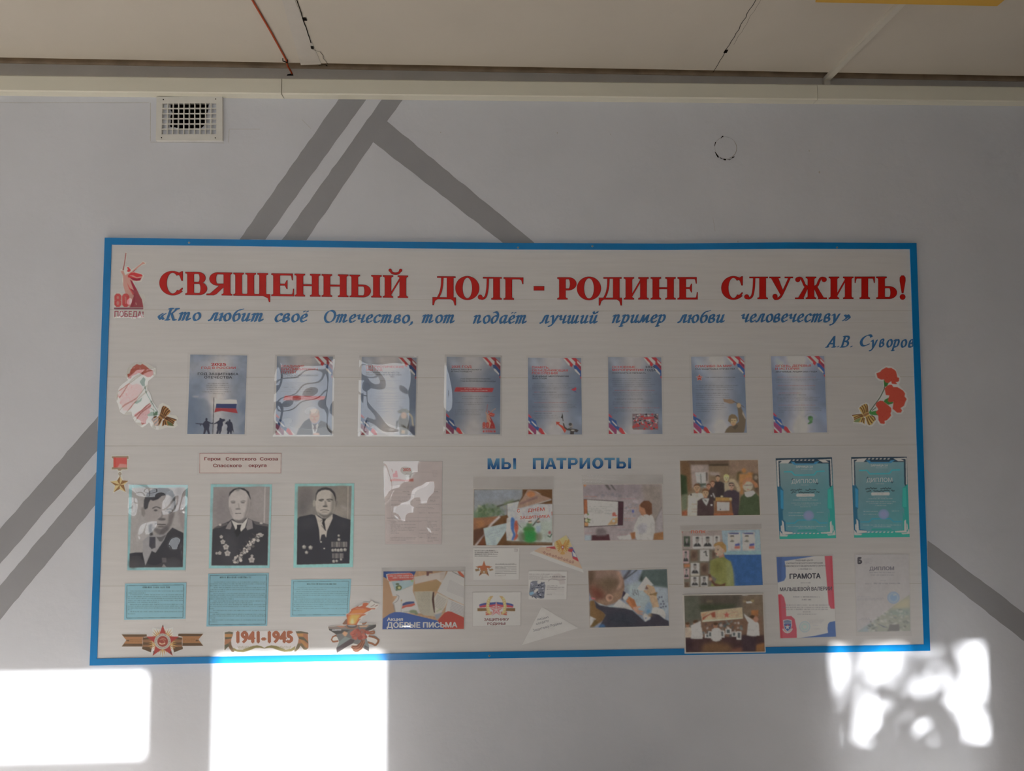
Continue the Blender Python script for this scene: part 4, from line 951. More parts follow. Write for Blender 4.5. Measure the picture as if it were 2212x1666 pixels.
def statue(a, X, Y, s, cols):
    """the raised-sword victory emblem: X, Y of its lower left, s = width, drawn 1 wide and about 2.3 tall"""
    dk, rd, lt = cols; g = lambda q: ' '.join('%.1f,%.1f' % (X+(float(x)-245)/585*s, Y-(1440-float(y))/585*s) for x, y in (p.split(',') for p in q.split()))
    b = .35
    a.p(g("472,152 490,150 488,200 440,500 412,498 440,380"), (lt[0]*.8, lt[1]*.55, lt[2]*.6), .3)
    a.p(g("370,498 400,520 430,500 445,540 470,600 510,570 590,530 700,430 780,370 820,330 870,360 840,375 800,385 730,440 640,530 580,570 640,700 560,760 430,700 425,620 395,560"), lt, b)
    a.p(g("500,440 530,432 580,490 575,515 540,540 500,520 520,480"), rd, b); a.p(g("610,530 700,470 790,390 860,358 800,385 720,455 640,530"), dk, b)
    a.p(g("580,545 650,540 790,580 815,605 800,640 770,700 690,715 610,690 560,650 520,640 520,600"), rd, b); a.p(g("540,600 620,600 700,640 800,620 790,650 700,660 610,625"), lt, b); a.p(g("560,650 700,665 790,650 760,705 640,705"), dk, b)
    a.p(g("430,690 500,660 560,690 610,780 700,920 790,1070 830,1240 560,1240 470,960 425,800"), lt, b); a.p(g("560,680 610,720 700,880 760,1010 800,1080 830,1240 560,1240 640,1010 560,860 640,900 600,800"), dk, b); a.p(g("500,740 560,850 640,960 620,1000 540,860"), rd, .4, 0, .8)
    a.p(g("550,1010 580,990 585,1150 560,1240 540,1240"), lt, .3); a.l(g("680,1150 690,1190"), 14/585*s, lt, .3)
    for x0, x1 in ((250,392),(405,548)):
        a.p(g("%d,1010 %d,965 %d,965 %d,1010 %d,1190 %d,1235 %d,1235 %d,1190" % (x0, x0+40, x1-40, x1, x1, x1-40, x0+40, x0)), rd, b)
        if x0 == 250: a.e(*[float(v) for v in g("320,1045").split(',')], .04*s, .05*s, (lt[0], lt[1]*.8, lt[2]*.8)); a.e(*[float(v) for v in g("320,1155").split(',')], .045*s, .07*s, (lt[0], lt[1]*.8, lt[2]*.8)); a.l(g("250,1100 272,1100"), 8/585*s, lt); a.l(g("368,1100 392,1100"), 8/585*s, lt)
        else: a.p(g("462,1030 490,1030 490,1170 462,1170"), (lt[0], lt[1]*.8, lt[2]*.8), .2)
    a.p(g("245,1245 830,1245 830,1282 245,1282"), (dk[0]*.9, dk[1]+40, dk[2]+30), .3)
# fourth: victory emblem at the lower right
c4 = (945, 750, 8.33); a = poster_base(c4, [(165,175),(1135,185),(1125,1570),(150,1560)], None, (146,138,130), 5)
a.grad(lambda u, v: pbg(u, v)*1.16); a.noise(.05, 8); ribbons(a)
a.text('2025 ГОД', 250, 372, 612, 374, 42, RD, .014).text('ЕДИНСТВО ПРОШЛОГО', 250, 415, 795, 418, 24, DK, .008).text('И НАСТОЯЩЕГО', 250, 452, 625, 452, 24, DK, .008).text('ГОД ЗАЩИТНИКА ОТЕЧЕСТВА', 420, 580, 955, 582, 20, DK, .006).text('ГОД 80-ЛЕТИЯ ВЕЛИКОЙ ПОБЕДЫ', 420, 622, 1045, 628, 20, DK, .006)
a.p("330,722 1018,735 985,812 300,802", (142,32,40), .4).lines([(490,800,748),(420,900,782)], 15, (190,160,160), .7)
a.lines([(430,1040,888),(440,810,928),(315,1000,998),(480,820,1030),(320,830,1130),(310,740,1158),(315,780,1188),(310,790,1218)], 11, (62,58,64), .55)
statue(a, 808, 1540, 232, ((130,20,24), (190,40,30), (176,112,92))); a.lines([(815,1030,1515)], 40, (160,36,34), .9)
POST.append((a, c4, [(130,135),(1165,150),(1160,1600),(105,1585)], 'laminated poster with a red victory emblem at its lower right, fourth in the upper row', 14, .0010, (.0, 0)))
# fifth: statue raising a trumpet, red arrow
c5 = (1125, 750, 8.33); a = poster_base(c5, PB, None, seed=6)
a.text('ПАМЯТЬ,', 203, 383, 510, 386, 38, RD, .012).text('ОБЪЕДИНЯЮЩАЯ', 203, 436, 845, 440, 38, RD, .012).text('ПОКОЛЕНИЯ', 203, 488, 658, 490, 38, RD, .012).text('ЗНАЧИМЫЕ МЕРОПРИЯТИЯ', 203, 538, 862, 540, 26, DK, .016).text('2025 ГОДА', 203, 575, 470, 575, 26, DK, .016)
a.lines([(235,980,660),(205,860,698),(205,920,725),(205,880,752),(205,890,855),(205,950,882),(205,870,912),(240,490,938),(205,1000,1040),(205,990,1068),(205,1000,1092),(205,640,1232),(205,700,1260),(205,665,1288)], 10, (44,42,50), .5)
a.lines([(235,330,812),(240,820,998),(240,850,1157)], 12, (110,40,44), .6).lines([(345,640,812),(240,560,1192)], 12, (36,34,42), .7)
a.p("905,762 960,740 985,720 1003,745 990,780 950,790", (150,26,40), .4).p("950,790 990,785 1005,825 960,800", (60,60,92), .4)
a.p("632,1342 705,1348 690,1382 760,1420 822,1495 790,1548 735,1455 660,1388 645,1412", (186,40,24), .3)
a.p("745,1180 762,1240 762,1280 768,1330 755,1340 748,1285 718,1270 738,1230", (42,38,38), .3).p("755,1362 780,1375 795,1430 840,1470 865,1460 950,1470 1010,1480 1042,1500 1010,1535 960,1520 955,1573 885,1573 890,1505 830,1495 785,1460 762,1410", (48,42,40), .4)
a.e(903,1412,36,46,(96,90,88),.4).e(890,1390,30,26,(46,44,44),.4).l("885,1448 920,1450", 8, (40,38,38), .3).e(935,1498,34,12,(112,108,104),.5)
POST.append((a, c5, [(100,150),(1125,160),(1125,1605),(95,1605)], 'poster with a statue lifting a trumpet beside a red arrow, fifth in the upper row', 15, .0002, (-.012, .004)))
# sixth: red crowd picture
c6 = (1295, 750, 8.33); a = poster_base(c6, [(155,180),(1110,185),(1132,1565),(165,1565)], None, seed=7)
a.text('ОСНОВНЫЕ', 230, 376, 645, 376, 36, RD, .012).text('МЕРОПРИЯТИЯ', 230, 428, 790, 430, 38, RD, .012).text('2025', 822, 376, 1000, 376, 36, DK, .01).text('ГОДА', 820, 430, 1015, 432, 36, DK, .01).text('СОХРАНИТЬ И ПЕРЕДАТЬ', 230, 478, 835, 480, 24, DK, .012)
a.lines([(230,930,567),(230,885,603),(230,920,640),(230,1000,677),(230,935,712),(230,930,820),(230,1040,848),(230,940,876),(235,950,976),(235,950,1000),(235,425,1028),(235,970,1133),(235,990,1162),(240,315,1188)], 11, (46,44,52), .5)
a.lines([(265,1000,778),(270,1070,1092)], 13, (104,42,46), .65).lines([(270,790,936)], 13, (40,38,46), .7)
a.p("590,1200 1060,1200 1058,1490 610,1485 592,1465", (86,70,74), .4)
r6 = random.Random(6)
for k in range(150):
    x, y = r6.uniform(605, 1045), r6.uniform(1210, 1475); lo = y > 1375 and r6.random() < .8
    a.e(x, y, r6.uniform(8, 26), r6.uniform(6, 18), (r6.choice([168,150,186]), r6.choice([26,32,40]), r6.choice([32,44])) if lo or r6.random() < .2 else r6.choice([(44,44,52),(120,116,120),(30,30,38),(96,80,86),(152,146,146)]), .4)
a.p("790,1262 980,1252 985,1290 780,1305", (168,36,44), .4)
POST.append((a, c6, [(125,150),(1150,160),(1170,1590),(130,1595)], 'poster with a red and grey crowd picture at its foot, sixth in the upper row', 16, .0002, (-.01, .006)))
# seventh: helmeted soldier lifting a branch
c7 = (1475, 750, 8.33); a = poster_base(c7, [(148,175),(1105,165),(1152,1540),(195,1553)], None, (118,110,102), 8)
a.text('СПАСИБО ЗА МИР', 225, 364, 885, 356, 38, RD, .014).text('ГОД ЗАЩИТНИКА ОТЕЧЕСТВА', 220, 410, 940, 404, 24, DK, .014).text('ГОД ЗАЩИТНИКА ОТЕЧЕСТВА', 400, 552, 945, 552, 18, DK, .006)
def star(cx, cy, R, r=.42, rot=0, n=5): return [(cx+(R if k % 2 == 0 else R*r)*math.sin(math.pi*k/n+rot), cy-(R if k % 2 == 0 else R*r)*math.cos(math.pi*k/n+rot)) for k in range(2*n)]
a.p(star(298, 552, 70, .5), (182,170,164), .3).p(star(298, 552, 62, .48), (170,34,28), .3).lines([(262,335,548)], 16, (200,170,160), .7)
a.lines([(230,990,690),(230,910,722),(230,910,765),(235,830,832),(235,840,870),(235,840,908),(240,560,945),(240,740,1012),(240,720,1048),(240,780,1085),(245,690,1122),(250,480,1160)], 12, (46,44,52), .55)
a.p("725,928 790,940 850,935 910,960 950,990 900,1015 850,1020 790,1000 740,985", (98,78,62), .6).l("900,970 980,1010 1040,1040 1105,1085", 10, (60,52,46), .4, 1)
a.p("965,1010 1000,1000 1040,1030 1065,1120 1100,1200 1135,1300 1125,1420 1100,1543 750,1545 780,1480 840,1420 900,1410 970,1370 1010,1340 990,1150", (74,62,48), .7); a.e(1008,1050,38,44,(136,102,76),.6); a.p("1080,1150 1130,1280 1125,1300 1070,1200", (116,106,98), .6)
a.p("850,1370 950,1360 960,1400 900,1420", (120,88,62), .6); a.p("855,1290 965,1285 970,1350 930,1390 880,1385 855,1345", (140,104,74), .5); a.p("812,1330 830,1240 880,1205 940,1215 985,1270 990,1330 970,1340 960,1290 870,1285 860,1370", (84,68,48), .5)
a.l("870,1322 900,1326", 9, (70,50,38), .4).l("920,1326 950,1322", 9, (70,50,38), .4).l("890,1365 925,1365", 8, (110,62,50), .4).p("890,1450 960,1385 1000,1420 940,1490", (60,50,40), .6)
POST.append((a, c7, [(110,140),(1130,140),(1165,1575),(150,1580)], 'poster with a helmeted soldier waving a branch, seventh in the upper row', 17, .0002, (-.008, .004)))
# eighth: round green map mark
c8 = (1650, 750, 8.33); a = poster_base(c8, [(128,165),(1085,158),(1138,1535),(182,1545)], None, (114,108,98), 9)
a.text('ОГОНЬ, ДЕРЕВЬЯ', 210, 358, 850, 352, 38, RD, .012).text('И ИСТОРИЯ', 208, 410, 635, 406, 38, RD, .012).text('ЗНАЧИМЫЕ АКЦИИ 2025 ГОДА', 212, 457, 960, 452, 24, DK, .014)
a.lines([(220,1020,580),(220,960,607),(225,500,638),(220,910,738),(225,910,765),(235,1010,902),(240,880,930),(240,960,957),(245,625,985),(250,990,1085),(250,1045,1110),(255,1040,1138),(255,360,1170)], 10, (46,46,52), .5).lines([(245,940,540),(250,920,693),(260,680,827),(270,925,1045)], 13, (104,48,50), .6).lines([(260,760,860)], 13, (44,40,46), .6)
for t in np.linspace(-2.6, -.5, 9): a.e(840+112*math.cos(t), 1308+112*math.sin(t), 12, 9, (92,96,96), .5)
a.p("800,1245 850,1235 885,1260 880,1310 870,1330 882,1350 850,1375 800,1392 785,1380 815,1350 830,1330 790,1290", (52,82,52), .6).e(842,1300,38,30,(62,96,58),.9).e(830,1265,22,20,(44,72,48),.8)
POST.append((a, c8, [(100,135),(1110,130),(1165,1565),(150,1575)], 'poster with a small round green map mark at its foot, rightmost of the upper row', 18, .0002, (-.008, .004)))
for a, c, fq, lab, sd, amp, tilt in POST:
    quad = [tuple(p) for p in a.q]; fp = zq(c, *fq); o = sheet('poster', quad, OS, lab, 'poster', 'posters of the upper row')
    a.build('printed_sheet', o, OS); film(fp, o, OS+.0012 if amp > .0005 else OS+.0008, sd, amp, 'film', tilt)

# ------------------------------------------------------------------ stickers, portraits and papers
ST = PF+.0008
def box(x0, y0, x1, y1): return [(x0,y0),(x1,y0),(x1,y1),(x0,y1)]
# victory emblem
cr = (220, 530, 9.254); a = Art(box(200,110,920,1520), (172,168,162), cr, (166,160,154), 2.2, 20)
statue(a, 245, 1440, 585, ((132,14,44), (186,34,40), (170,122,112))); a.text('ПОБЕДА!', 252, 1432, 832, 1436, 118, (140,20,56), .012)
for m_ in ["462,140 500,140 500,200 455,480 470,520 440,500 405,520 360,500 380,470 410,480 440,350", "355,490 430,470 480,430 525,415 590,480 690,430 780,350 820,315 885,345 880,375 800,400 730,450 650,530 780,560 840,600 820,650 790,730 700,735 640,720 740,960 850,990 870,1110 840,1160 845,1290 845,1450 700,1460 680,1475 600,1475 590,1450 235,1455 240,960 330,940 400,960 470,965 400,700 420,600"]: a.mask(m_)
o = sheet('emblem_sticker', [tuple(p) for p in a.q], ST, 'red victory emblem sticker with a sword-raising figure in the top left corner of the board', 'sticker'); a._g = 0
a.build('printed_cutout', o, ST)
film(zq(cr, (200,900),(900,900),(900,1500),(200,1500)), o, ST+.0006, 31, .0010, n=(70, 60), cut=a)

def carnation(a, pts, cols, seed, cx, cy, n=26, r=60):
    a.p(pts, cols[0], .35); q = a.P(pts); q = np.array(q); c = q.mean(0); rnd = random.Random(seed)
    for k in range(n):
        t = rnd.random(); i = rnd.randrange(len(q)); p = c+(q[i]-c)*rnd.uniform(.15, .85); ang = math.atan2(*(q[i]-c)[::-1])+rnd.uniform(-.6, .6)
        L = rnd.uniform(2.0, 5.0); w = rnd.uniform(.5, 1.4); d = np.array([math.cos(ang), math.sin(ang)]); nn = np.array([-d[1], d[0]])
        a.fill([tuple(p-d*L/2), tuple(p+nn*w), tuple(p+d*L/2), tuple(p-nn*w)], cols[1+k % (len(cols)-1)], .35, .75)
def bow(a, T, cr):
    """striped order-ribbon bow; T maps bow points"""
    g = lambda q: [T(*map(float, p.split(','))) for p in q.split()]
    br, og = (66,36,22), (142,100,50)
    a.p(g("265,1165 330,1105 400,1070 440,1070 470,1110 475,1200 485,1265 400,1330 350,1300 300,1235"), og, .3)
    for q in ("290,1150 330,1190 370,1290", "330,1110 370,1170 400,1280", "380,1085 420,1150 430,1260", "440,1080 455,1150 465,1250"): a.l(g(q), 22, br, .3, 1)
    a.p(g("400,1330 480,1300 520,1330 600,1350 635,1395 635,1440 600,1470 560,1530 500,1550 460,1530 430,1450"), og, .3)
    for q in ("440,1370 460,1450 500,1540", "470,1350 510,1430 560,1500", "510,1340 560,1400 600,1450", "550,1330 610,1370 630,1430"): a.l(g(q), 22, br, .3, 1)
    a.p(g("110,1330 330,1285 370,1330 380,1370 300,1480 275,1490 240,1480 140,1470 165,1440 150,1400 160,1380"), og, .3); a.p(g("300,1480 350,1370 400,1400 395,1530 360,1500 330,1470"), og, .3)
    for q in ("110,1330 230,1310 340,1310", "150,1385 250,1340 350,1335", "160,1420 270,1370 360,1345", "370,1500 375,1430 385,1390", "320,1480 340,1420 360,1380"): a.l(g(q), 20, br, .3, 1)
    a.p(g("145,1465 200,1420 290,1385 310,1400 265,1480 180,1480"), (74,84,52), .4); a.p(g("350,1310 470,1260 500,1290 390,1360"), (110,78,46), .3); a.l(g("360,1325 480,1275"), 9, br, .3).l(g("375,1345 490,1290"), 9, br, .3)
# right carnation
cr = (1830, 770, 10.41); R1 = ("655,380 700,365 740,350 780,300 880,245 930,265 990,258 1060,300 1100,340 1120,420 1130,470 1170,485 1165,560 1120,580 1090,575 1125,625 1060,625 1000,615 990,560 930,600 860,585 830,520 760,525 680,480",
     "900,660 960,635 1005,640 1040,690 1130,690 1180,720 1260,770 1305,840 1290,900 1340,960 1310,1020 1280,1110 1200,1165 1235,1215 1210,1265 1120,1265 1060,1210 1020,1180 1035,1090 1040,1020 950,1035 910,1000 950,880 870,870 840,720",
     "660,1040 740,995 800,1000 900,1080 990,1160 995,1230 975,1280 990,1330 940,1390 890,1440 840,1450 850,1500 830,1520 750,1510 700,1430 700,1340 640,1260 700,1190 640,1100")
a = Art(box(70,180,1400,1600), (150,144,136), cr, (116,109,101), 2.2, 21)
a.p("820,520 870,560 930,600 905,660 880,680 835,690 825,600", (34,72,30), .4).l("835,690 830,740 740,920 640,1060 510,1240", 22, (46,54,44), .3, 1).p("820,1020 850,970 930,930 1040,1030 1020,1065 920,1090", (36,78,32), .4).p("490,1250 560,1240 660,1220 760,1330 620,1325 520,1310", (38,82,36), .4).p("480,1280 520,1200 560,1260 540,1300", (40,84,40), .4).l("560,1220 650,1150", 18, (46,56,44), .3)
for i, q in enumerate(R1): carnation(a, q, ((134,38,24), (116,28,18), (150,40,30), (122,40,24)), i+3, 0, 0, 40)
bow(a, lambda x, y: (x, y), cr)
for m_ in ["620,370 700,330 780,260 880,212 990,225 1090,290 1140,400 1200,480 1190,570 1160,640 1240,720 1330,810 1340,900 1380,960 1340,1050 1320,1130 1250,1170 1275,1230 1230,1295 1120,1300 1020,1230 1010,1290 1030,1340 960,1420 880,1460 870,1530 800,1555 720,1530 660,1440 640,1480 570,1570 490,1585 430,1540 400,1560 300,1510 130,1500 150,1440 80,1320 280,1260 240,1160 300,1080 430,1035 490,1070 500,1220 640,1020 800,740 800,560 700,540 640,470"]: a.mask(m_)
o = sheet('carnation_sticker', [tuple(p) for p in a.q], ST, 'cut-out of three dark red carnations with a striped bow, right of the posters', 'sticker', 'carnation cut-outs'); a._g = 0; a.build('printed_cutout', o, ST)
# left carnation, mirrored bow, glare painted into its pale petals, clear film over it
cr = (230, 770, 9.8); L1 = ("440,380 490,360 510,290 560,220 640,165 720,185 760,160 830,200 900,260 990,310 990,390 940,430 880,450 780,400 700,350 620,380 540,420 520,470 460,470",
     "400,600 470,570 560,600 640,570 740,620 770,680 740,760 680,820 640,930 560,1030 530,1090 450,1150 350,1150 340,1080 270,980 290,900 230,860 240,820 290,740 260,720 290,690 380,650",
     "580,1240 650,1180 740,1130 820,1050 920,990 950,1060 900,1110 930,1190 860,1240 890,1290 840,1360 840,1430 750,1450 720,1360 640,1320")
a = Art(box(150,110,1550,1600), (168,166,160), cr, (162,158,152), 2.2, 22)
a.p("700,540 780,430 830,480 790,640 750,620", (70,96,76), .4).l("800,560 840,760 960,980 1090,1190", 20, (80,100,84), .3, 1).l("930,1090 1080,1200", 18, (72,104,80), .3).p("840,1240 950,1170 1080,1180 1100,1240 1000,1260 900,1270", (82,112,86), .5).p("560,980 700,920 760,860 740,950 640,1010", (86,110,88), .5)
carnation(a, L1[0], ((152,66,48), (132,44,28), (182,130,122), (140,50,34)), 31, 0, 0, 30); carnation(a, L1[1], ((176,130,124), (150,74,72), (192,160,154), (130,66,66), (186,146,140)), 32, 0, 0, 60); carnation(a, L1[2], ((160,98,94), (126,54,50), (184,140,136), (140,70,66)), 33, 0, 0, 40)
def TB(x, y):
    X = 1110+(480-x)*.99; Y = 1230+(y-1270)*.95; dx, dy = X-1130, Y-1250; t = .18; return (1150+dx*math.cos(t)-dy*math.sin(t), 1250+dx*math.sin(t)+dy*math.cos(t))
bow(a, TB, cr)
a.mask("440,260 560,160 700,120 860,140 960,210 1050,260 1050,380 960,460 880,520 860,680 930,800 980,960 1090,1120 1110,1030 1180,980 1330,1050 1360,1150 1330,1230 1480,1250 1520,1310 1470,1400 1510,1460 1430,1520 1280,1500 1200,1530 1080,1560 960,1510 900,1400 860,1440 760,1510 640,1430 560,1310 540,1220 400,1240 290,1180 250,1040 190,880 220,780 280,640 400,540 460,500 400,420"); a._g = 0
o = sheet('carnation_sticker', [tuple(p) for p in a.q], ST, 'cut-out of carnations painted pale with glare, with a striped bow, left of the posters', 'sticker', 'carnation cut-outs'); a.build('printed_cutout', o, ST)
film(zq(cr, (150,110),(1100,110),(1100,1560),(150,1560)), o, ST+.0006, 33, .0012, n=(80, 100), cut=a)
# gold star medal
cr = (220, 970, 5.95); a = Art(box(80,60,370,590), (168,166,160), cr, (164,160,156), 2.6, 23)
a.p("128,95 340,92 345,125 325,130 325,230 330,262 255,265 240,280 215,280 200,262 125,265 128,235 148,232 148,125 128,120", (132,112,92), .3).p("150,112 322,112 322,238 150,240", (172,70,66), .4).p("150,112 180,112 182,240 150,240", (186,60,50), .4).p("230,190 320,200 320,238 200,240", (186,130,124), .8, 0, .7)
a.e(232,320,18,20,(120,100,72),.3).e(232,320,9,11,(160,156,148),.3).l("232,335 236,362", 9, (112,90,62), .3)
sp = [(232,352),(262,405),(340,412),(283,462),(305,552),(230,515),(152,558),(172,470),(106,420),(196,408)]
a.p(sp, (150,114,70), .3); ct = (230, 465)
for k in range(5): a.p([ct, sp[2*k], sp[(2*k+1) % 10]], (188,154,106), .3).p([ct, sp[2*k], sp[2*k-1]], (120,86,48), .3)
for m_ in ["120,85 348,82 352,130 330,140 332,270 260,275 256,330 262,350 275,400 350,405 295,465 315,565 230,528 142,570 162,475 96,412 190,398 212,340 208,300 195,270 118,270 120,230 140,225 140,130 120,125"]: a.mask(m_)
o = sheet('medal_sticker', [tuple(p) for p in a.q], ST, 'cut-out of a gold star medal on a red ribbon by the left frame', 'sticker'); a._g = 0; a.build('printed_cutout', o, ST)

# section sign
cr = (420, 965, 5.95); fq = [(42,78),(1130,75),(1128,362),(30,365)]
a = Art([(62,82),(1120,82),(1115,345),(60,345)], (166,156,152), cr, (160,154,150), 1.3, 24); a.noise(.02, 8)
for p_ in ("68,86 1116,86 1111,340 66,340 68,86",): a.l(p_, 5, (120,62,64), .25)
a.text('Герои', 128, 176, 332, 178, 40, (104,36,38), .02).text('Советского', 402, 178, 795, 179, 40, (104,36,38), .02).text('Союза', 842, 178, 1072, 178, 40, (104,36,38), .02).text('Спасского', 240, 263, 606, 263, 40, (104,36,38), .02).text('округа', 696, 262, 926, 261, 40, (104,36,38), .02)
o = sheet('section_sign', [tuple(p) for p in a.q], OS, 'pinkish laminated section heading sign above the three black and white portraits', 'sign'); a.build('printed_sheet', o, OS); film(zq(cr, *fq), o, OS+.0009, 34, .0003)

# three black and white portraits on light blue mounts
def mount(cr, outer, inner, white, seed): 
    a = Art(outer, (116,164,176), cr, white, 1.5, seed); a.noise(.02, 6); return a
cr = (220, 970, 5.95); W = (166,162,158); ou = [(350,462),(1105,464),(1075,1558),(328,1560)]
a = mount(cr, ou, None, W, 25); a.p("388,500 1075,495 1040,1520 355,1525", (150,146,146), .3).p("930,500 1075,495 1050,1080 990,900", (138,130,132), 2)
a.e(560,560,120,70,(140,136,136),4).e(1000,550,40,60,(118,112,112),3)
a.p("355,1345 430,1330 520,1330 620,1210 700,1290 830,1095 905,1010 1050,1080 1040,1522 355,1525", (46,46,56), .5)
a.p("525,1190 600,1110 840,1080 800,1170 690,1335 640,1310 560,1500 525,1340", (140,138,142), .5).p("612,1130 690,1130 690,1270 640,1290 606,1250", (62,62,74), .5).p("700,1130 740,1190 775,1190 830,1100 760,1130", (90,88,92), .5)
a.p("545,760 560,620 640,540 760,520 880,560 935,650 945,760 930,860 900,960 860,1040 790,1100 710,1100 650,1050 600,970 560,900", (148,142,142), .6)
a.p("880,580 935,650 945,760 930,860 900,960 860,1040 790,1100 730,1105 760,1040 850,950 860,850 890,760", (92,86,88), 1.4, 0, .8).p("600,960 660,1040 720,1100 790,1100 860,1040 840,990 760,1030 680,1010", (80,76,80), 1.6, 0, .75)
a.p("535,770 540,660 580,570 650,515 740,500 850,505 915,540 945,620 952,720 945,800 925,720 900,620 850,590 770,605 720,650 660,668 625,655 605,690 590,760 560,780", (52,52,60), .6)
a.p("505,760 540,745 560,830 540,880 510,850", (128,122,122), .6).p("600,980 650,960 640,1010 660,1110 620,1120 600,1050", (60,58,64), 1)
a.l("650,765 700,745 755,765", 12, (66,62,66), .6, 1).e(692,790,26,13,(70,66,70),.8).l("830,785 880,770 915,790", 13, (56,52,56), .6, 1).e(870,812,24,15,(56,52,56),.8)
a.l("770,810 775,860 745,895", 16, (112,106,108), 1, 1).e(770,905,52,18,(84,80,82),1).l("690,965 750,972 820,972", 13, (60,56,60), .6, 1).e(765,1000,50,12,(96,90,92),.8)
a.e(400,1480,60,60,(54,50,58),3).p("770,1400 830,1400 828,1460 775,1460", (92,86,92), .4).p("770,1520 795,1480 830,1520", (128,120,124), .4)
o = sheet('portrait_photo', [tuple(p) for p in a.q], OS, 'black and white portrait of a young man with side-parted hair, below the medal', 'portrait', 'portraits of the heroes'); a.noise(.05, 6).noise(.05, 2).soft(.4); a.build('mounted_photo', o, OS, M['photo']); film(zq(cr, (340,455),(1110,458),(1082,1575),(318,1578)), o, OS+.0012, 47, .0021)
cr = (420, 965, 5.95); ou = [(210,485),(995,485),(965,1560),(185,1565)]
a = mount(cr, ou, None, (164,160,156), 26); a.p("245,520 970,515 940,1525 217,1530", (128,122,122), .3).e(380,800,140,260,(118,112,114),6).e(830,700,90,200,(134,128,128),6).p("900,520 915,520 905,980 888,980", (156,150,148), .4)
a.p("232,1065 330,1010 440,960 480,930 690,920 760,955 950,1000 940,1527 218,1530", (44,44,52), .5).p("300,1300 420,1100 560,1200 520,1480 400,1520", (56,56,64), 5, 0, .6)
a.p("235,1055 330,1000 420,975 430,1000 330,1040", (78,74,78), .4).p("750,955 950,1000 945,1030 780,1000", (78,74,78), .4).e(330,1005,18,14,(160,154,150),.4).e(858,985,20,12,(160,154,150),.4)
a.p("475,945 560,985 620,985 690,910 650,1040 595,1095 530,1070", (170,166,162), .4).p("470,950 478,1020 460,1065 400,1055 430,1000", (116,110,112), .4).p("692,925 740,950 752,1050 680,1075 665,1040", (116,110,112), .4).p("545,1005 605,1000 590,1060 600,1100 545,1170 510,1095 545,1050", (30,30,38), .4)
a.p("440,680 455,600 510,550 580,535 650,550 700,610 715,700 712,760 690,850 660,920 610,980 560,980 500,930 465,860 440,770", (158,152,150), .6)
a.p("690,620 715,700 712,760 690,850 660,920 610,980 640,880 670,780", (110,104,104), 1.6, 0, .8).p("500,930 560,980 610,980 660,930 600,950 540,940", (84,80,82), 1.2, 0, .8).p("478,935 560,955 680,900 640,960 590,985 520,965", (84,80,82), 1, 0, .7)
a.p("440,650 450,590 500,545 570,525 640,535 700,580 722,660 722,690 700,640 660,575 590,545 520,560 475,600", (40,40,46), .5).p("540,540 600,540 570,570 530,575", (110,106,106), 1, 0, .8).p("715,710 740,705 735,760 712,770", (120,114,114), .5)
a.l("470,708 495,700 522,708", 9, (92,86,88), .8, 1).l("595,705 630,697 655,704", 9, (92,86,88), .8, 1).e(498,722,28,9,(90,84,86),.6).e(622,720,26,10,(90,84,86),.6).l("565,730 575,790", 16, (130,124,122), 1).e(560,802,36,10,(92,86,88),.7).l("525,860 600,858", 9, (64,58,60), .4).p("440,780 470,860 500,920 490,850 465,780", (128,122,122), 1, 0, .7)
rr_ = random.Random(2)
for k in range(30):
    t = k/29; cx, cy = 845-t*310, 1120+t*370
    for q in range(2): a.e(cx+rr_.uniform(-30, 30)-(25 if q else -10), cy+rr_.uniform(-16, 16), rr_.uniform(10, 24), rr_.uniform(9, 20), rr_.choice([(168,162,158),(128,122,122),(150,146,144),(86,82,84)]), .35)
for k in range(6): a.l("%d,%d %d,%d" % (740-k*40, 1115+k*52, 790-k*40, 1155+k*52), 10, (66,62,66), .3)
for x, y, r in ((345,1160,24),(365,1225,34),(405,1290,42),(425,1372,42),(325,1368,26),(285,1372,18),(735,1455,44),(740,1405,20),(858,1140,26)): a.p(star(x, y, r, .72), (156,150,148), .5).e(x, y, r*.4, r*.4, (132,126,124), .6)
o = sheet('portrait_photo', [tuple(p) for p in a.q], OS, 'black and white portrait of an officer with a diagonal band of medals', 'portrait', 'portraits of the heroes'); a.noise(.05, 6).noise(.05, 2).soft(.4); a.build('mounted_photo', o, OS, M['photo']); film(zq(cr, (200,478),(1000,478),(972,1572),(178,1576)), o, OS+.0009, 42, .0003, tilt=(-.006, 0))
cr = (610, 1030, 7.574); ou = [(205,115),(1175,110),(1155,1480),(180,1490)]
a = mount(cr, ou, None, (162,156,150), 27); a.p("255,160 1135,150 1095,1420 235,1440", (112,106,102), .3).e(380,330,140,160,(96,90,90),6).e(330,520,80,100,(84,80,82),6).e(980,330,110,180,(118,110,102),6).e(950,580,150,90,(132,124,116),6).p("1065,160 1085,160 1078,690 1060,690", (142,134,124), .4).l("960,480 1080,550", 20, (140,134,130), 2)
a.p("245,690 280,655 480,615 560,640 810,600 850,610 960,660 1115,705 1098,1420 236,1440", (38,38,48), .5).p("300,700 480,650 560,760 400,860 300,860", (54,54,62), 6, 0, .6).p("880,740 1020,700 1080,780 1000,880", (54,54,62), 6, 0, .6)
a.p("535,620 640,690 720,690 820,610 822,680 730,890 715,1000 690,940 640,950 615,1060 600,860 560,690", (162,154,146), .5).p("650,690 720,690 690,735 712,880 690,870 645,760 655,730", (34,32,36), .4).l("640,800 712,888", 10, (60,56,56), .4).p("610,740 655,690 640,720", (70,66,66), .4)
a.p("545,300 580,230 680,200 790,215 860,290 872,400 865,500 830,590 770,650 700,680 640,670 590,630 550,540 535,420", (158,150,142), .7)
a.p("800,260 860,300 872,400 865,500 830,590 770,650 720,670 790,560 800,430", (104,98,92), 1.8, 0, .8).p("560,560 610,640 680,680 760,660 830,590 800,590 740,620 650,620 600,590", (76,72,70), 1.4, 0, .85)
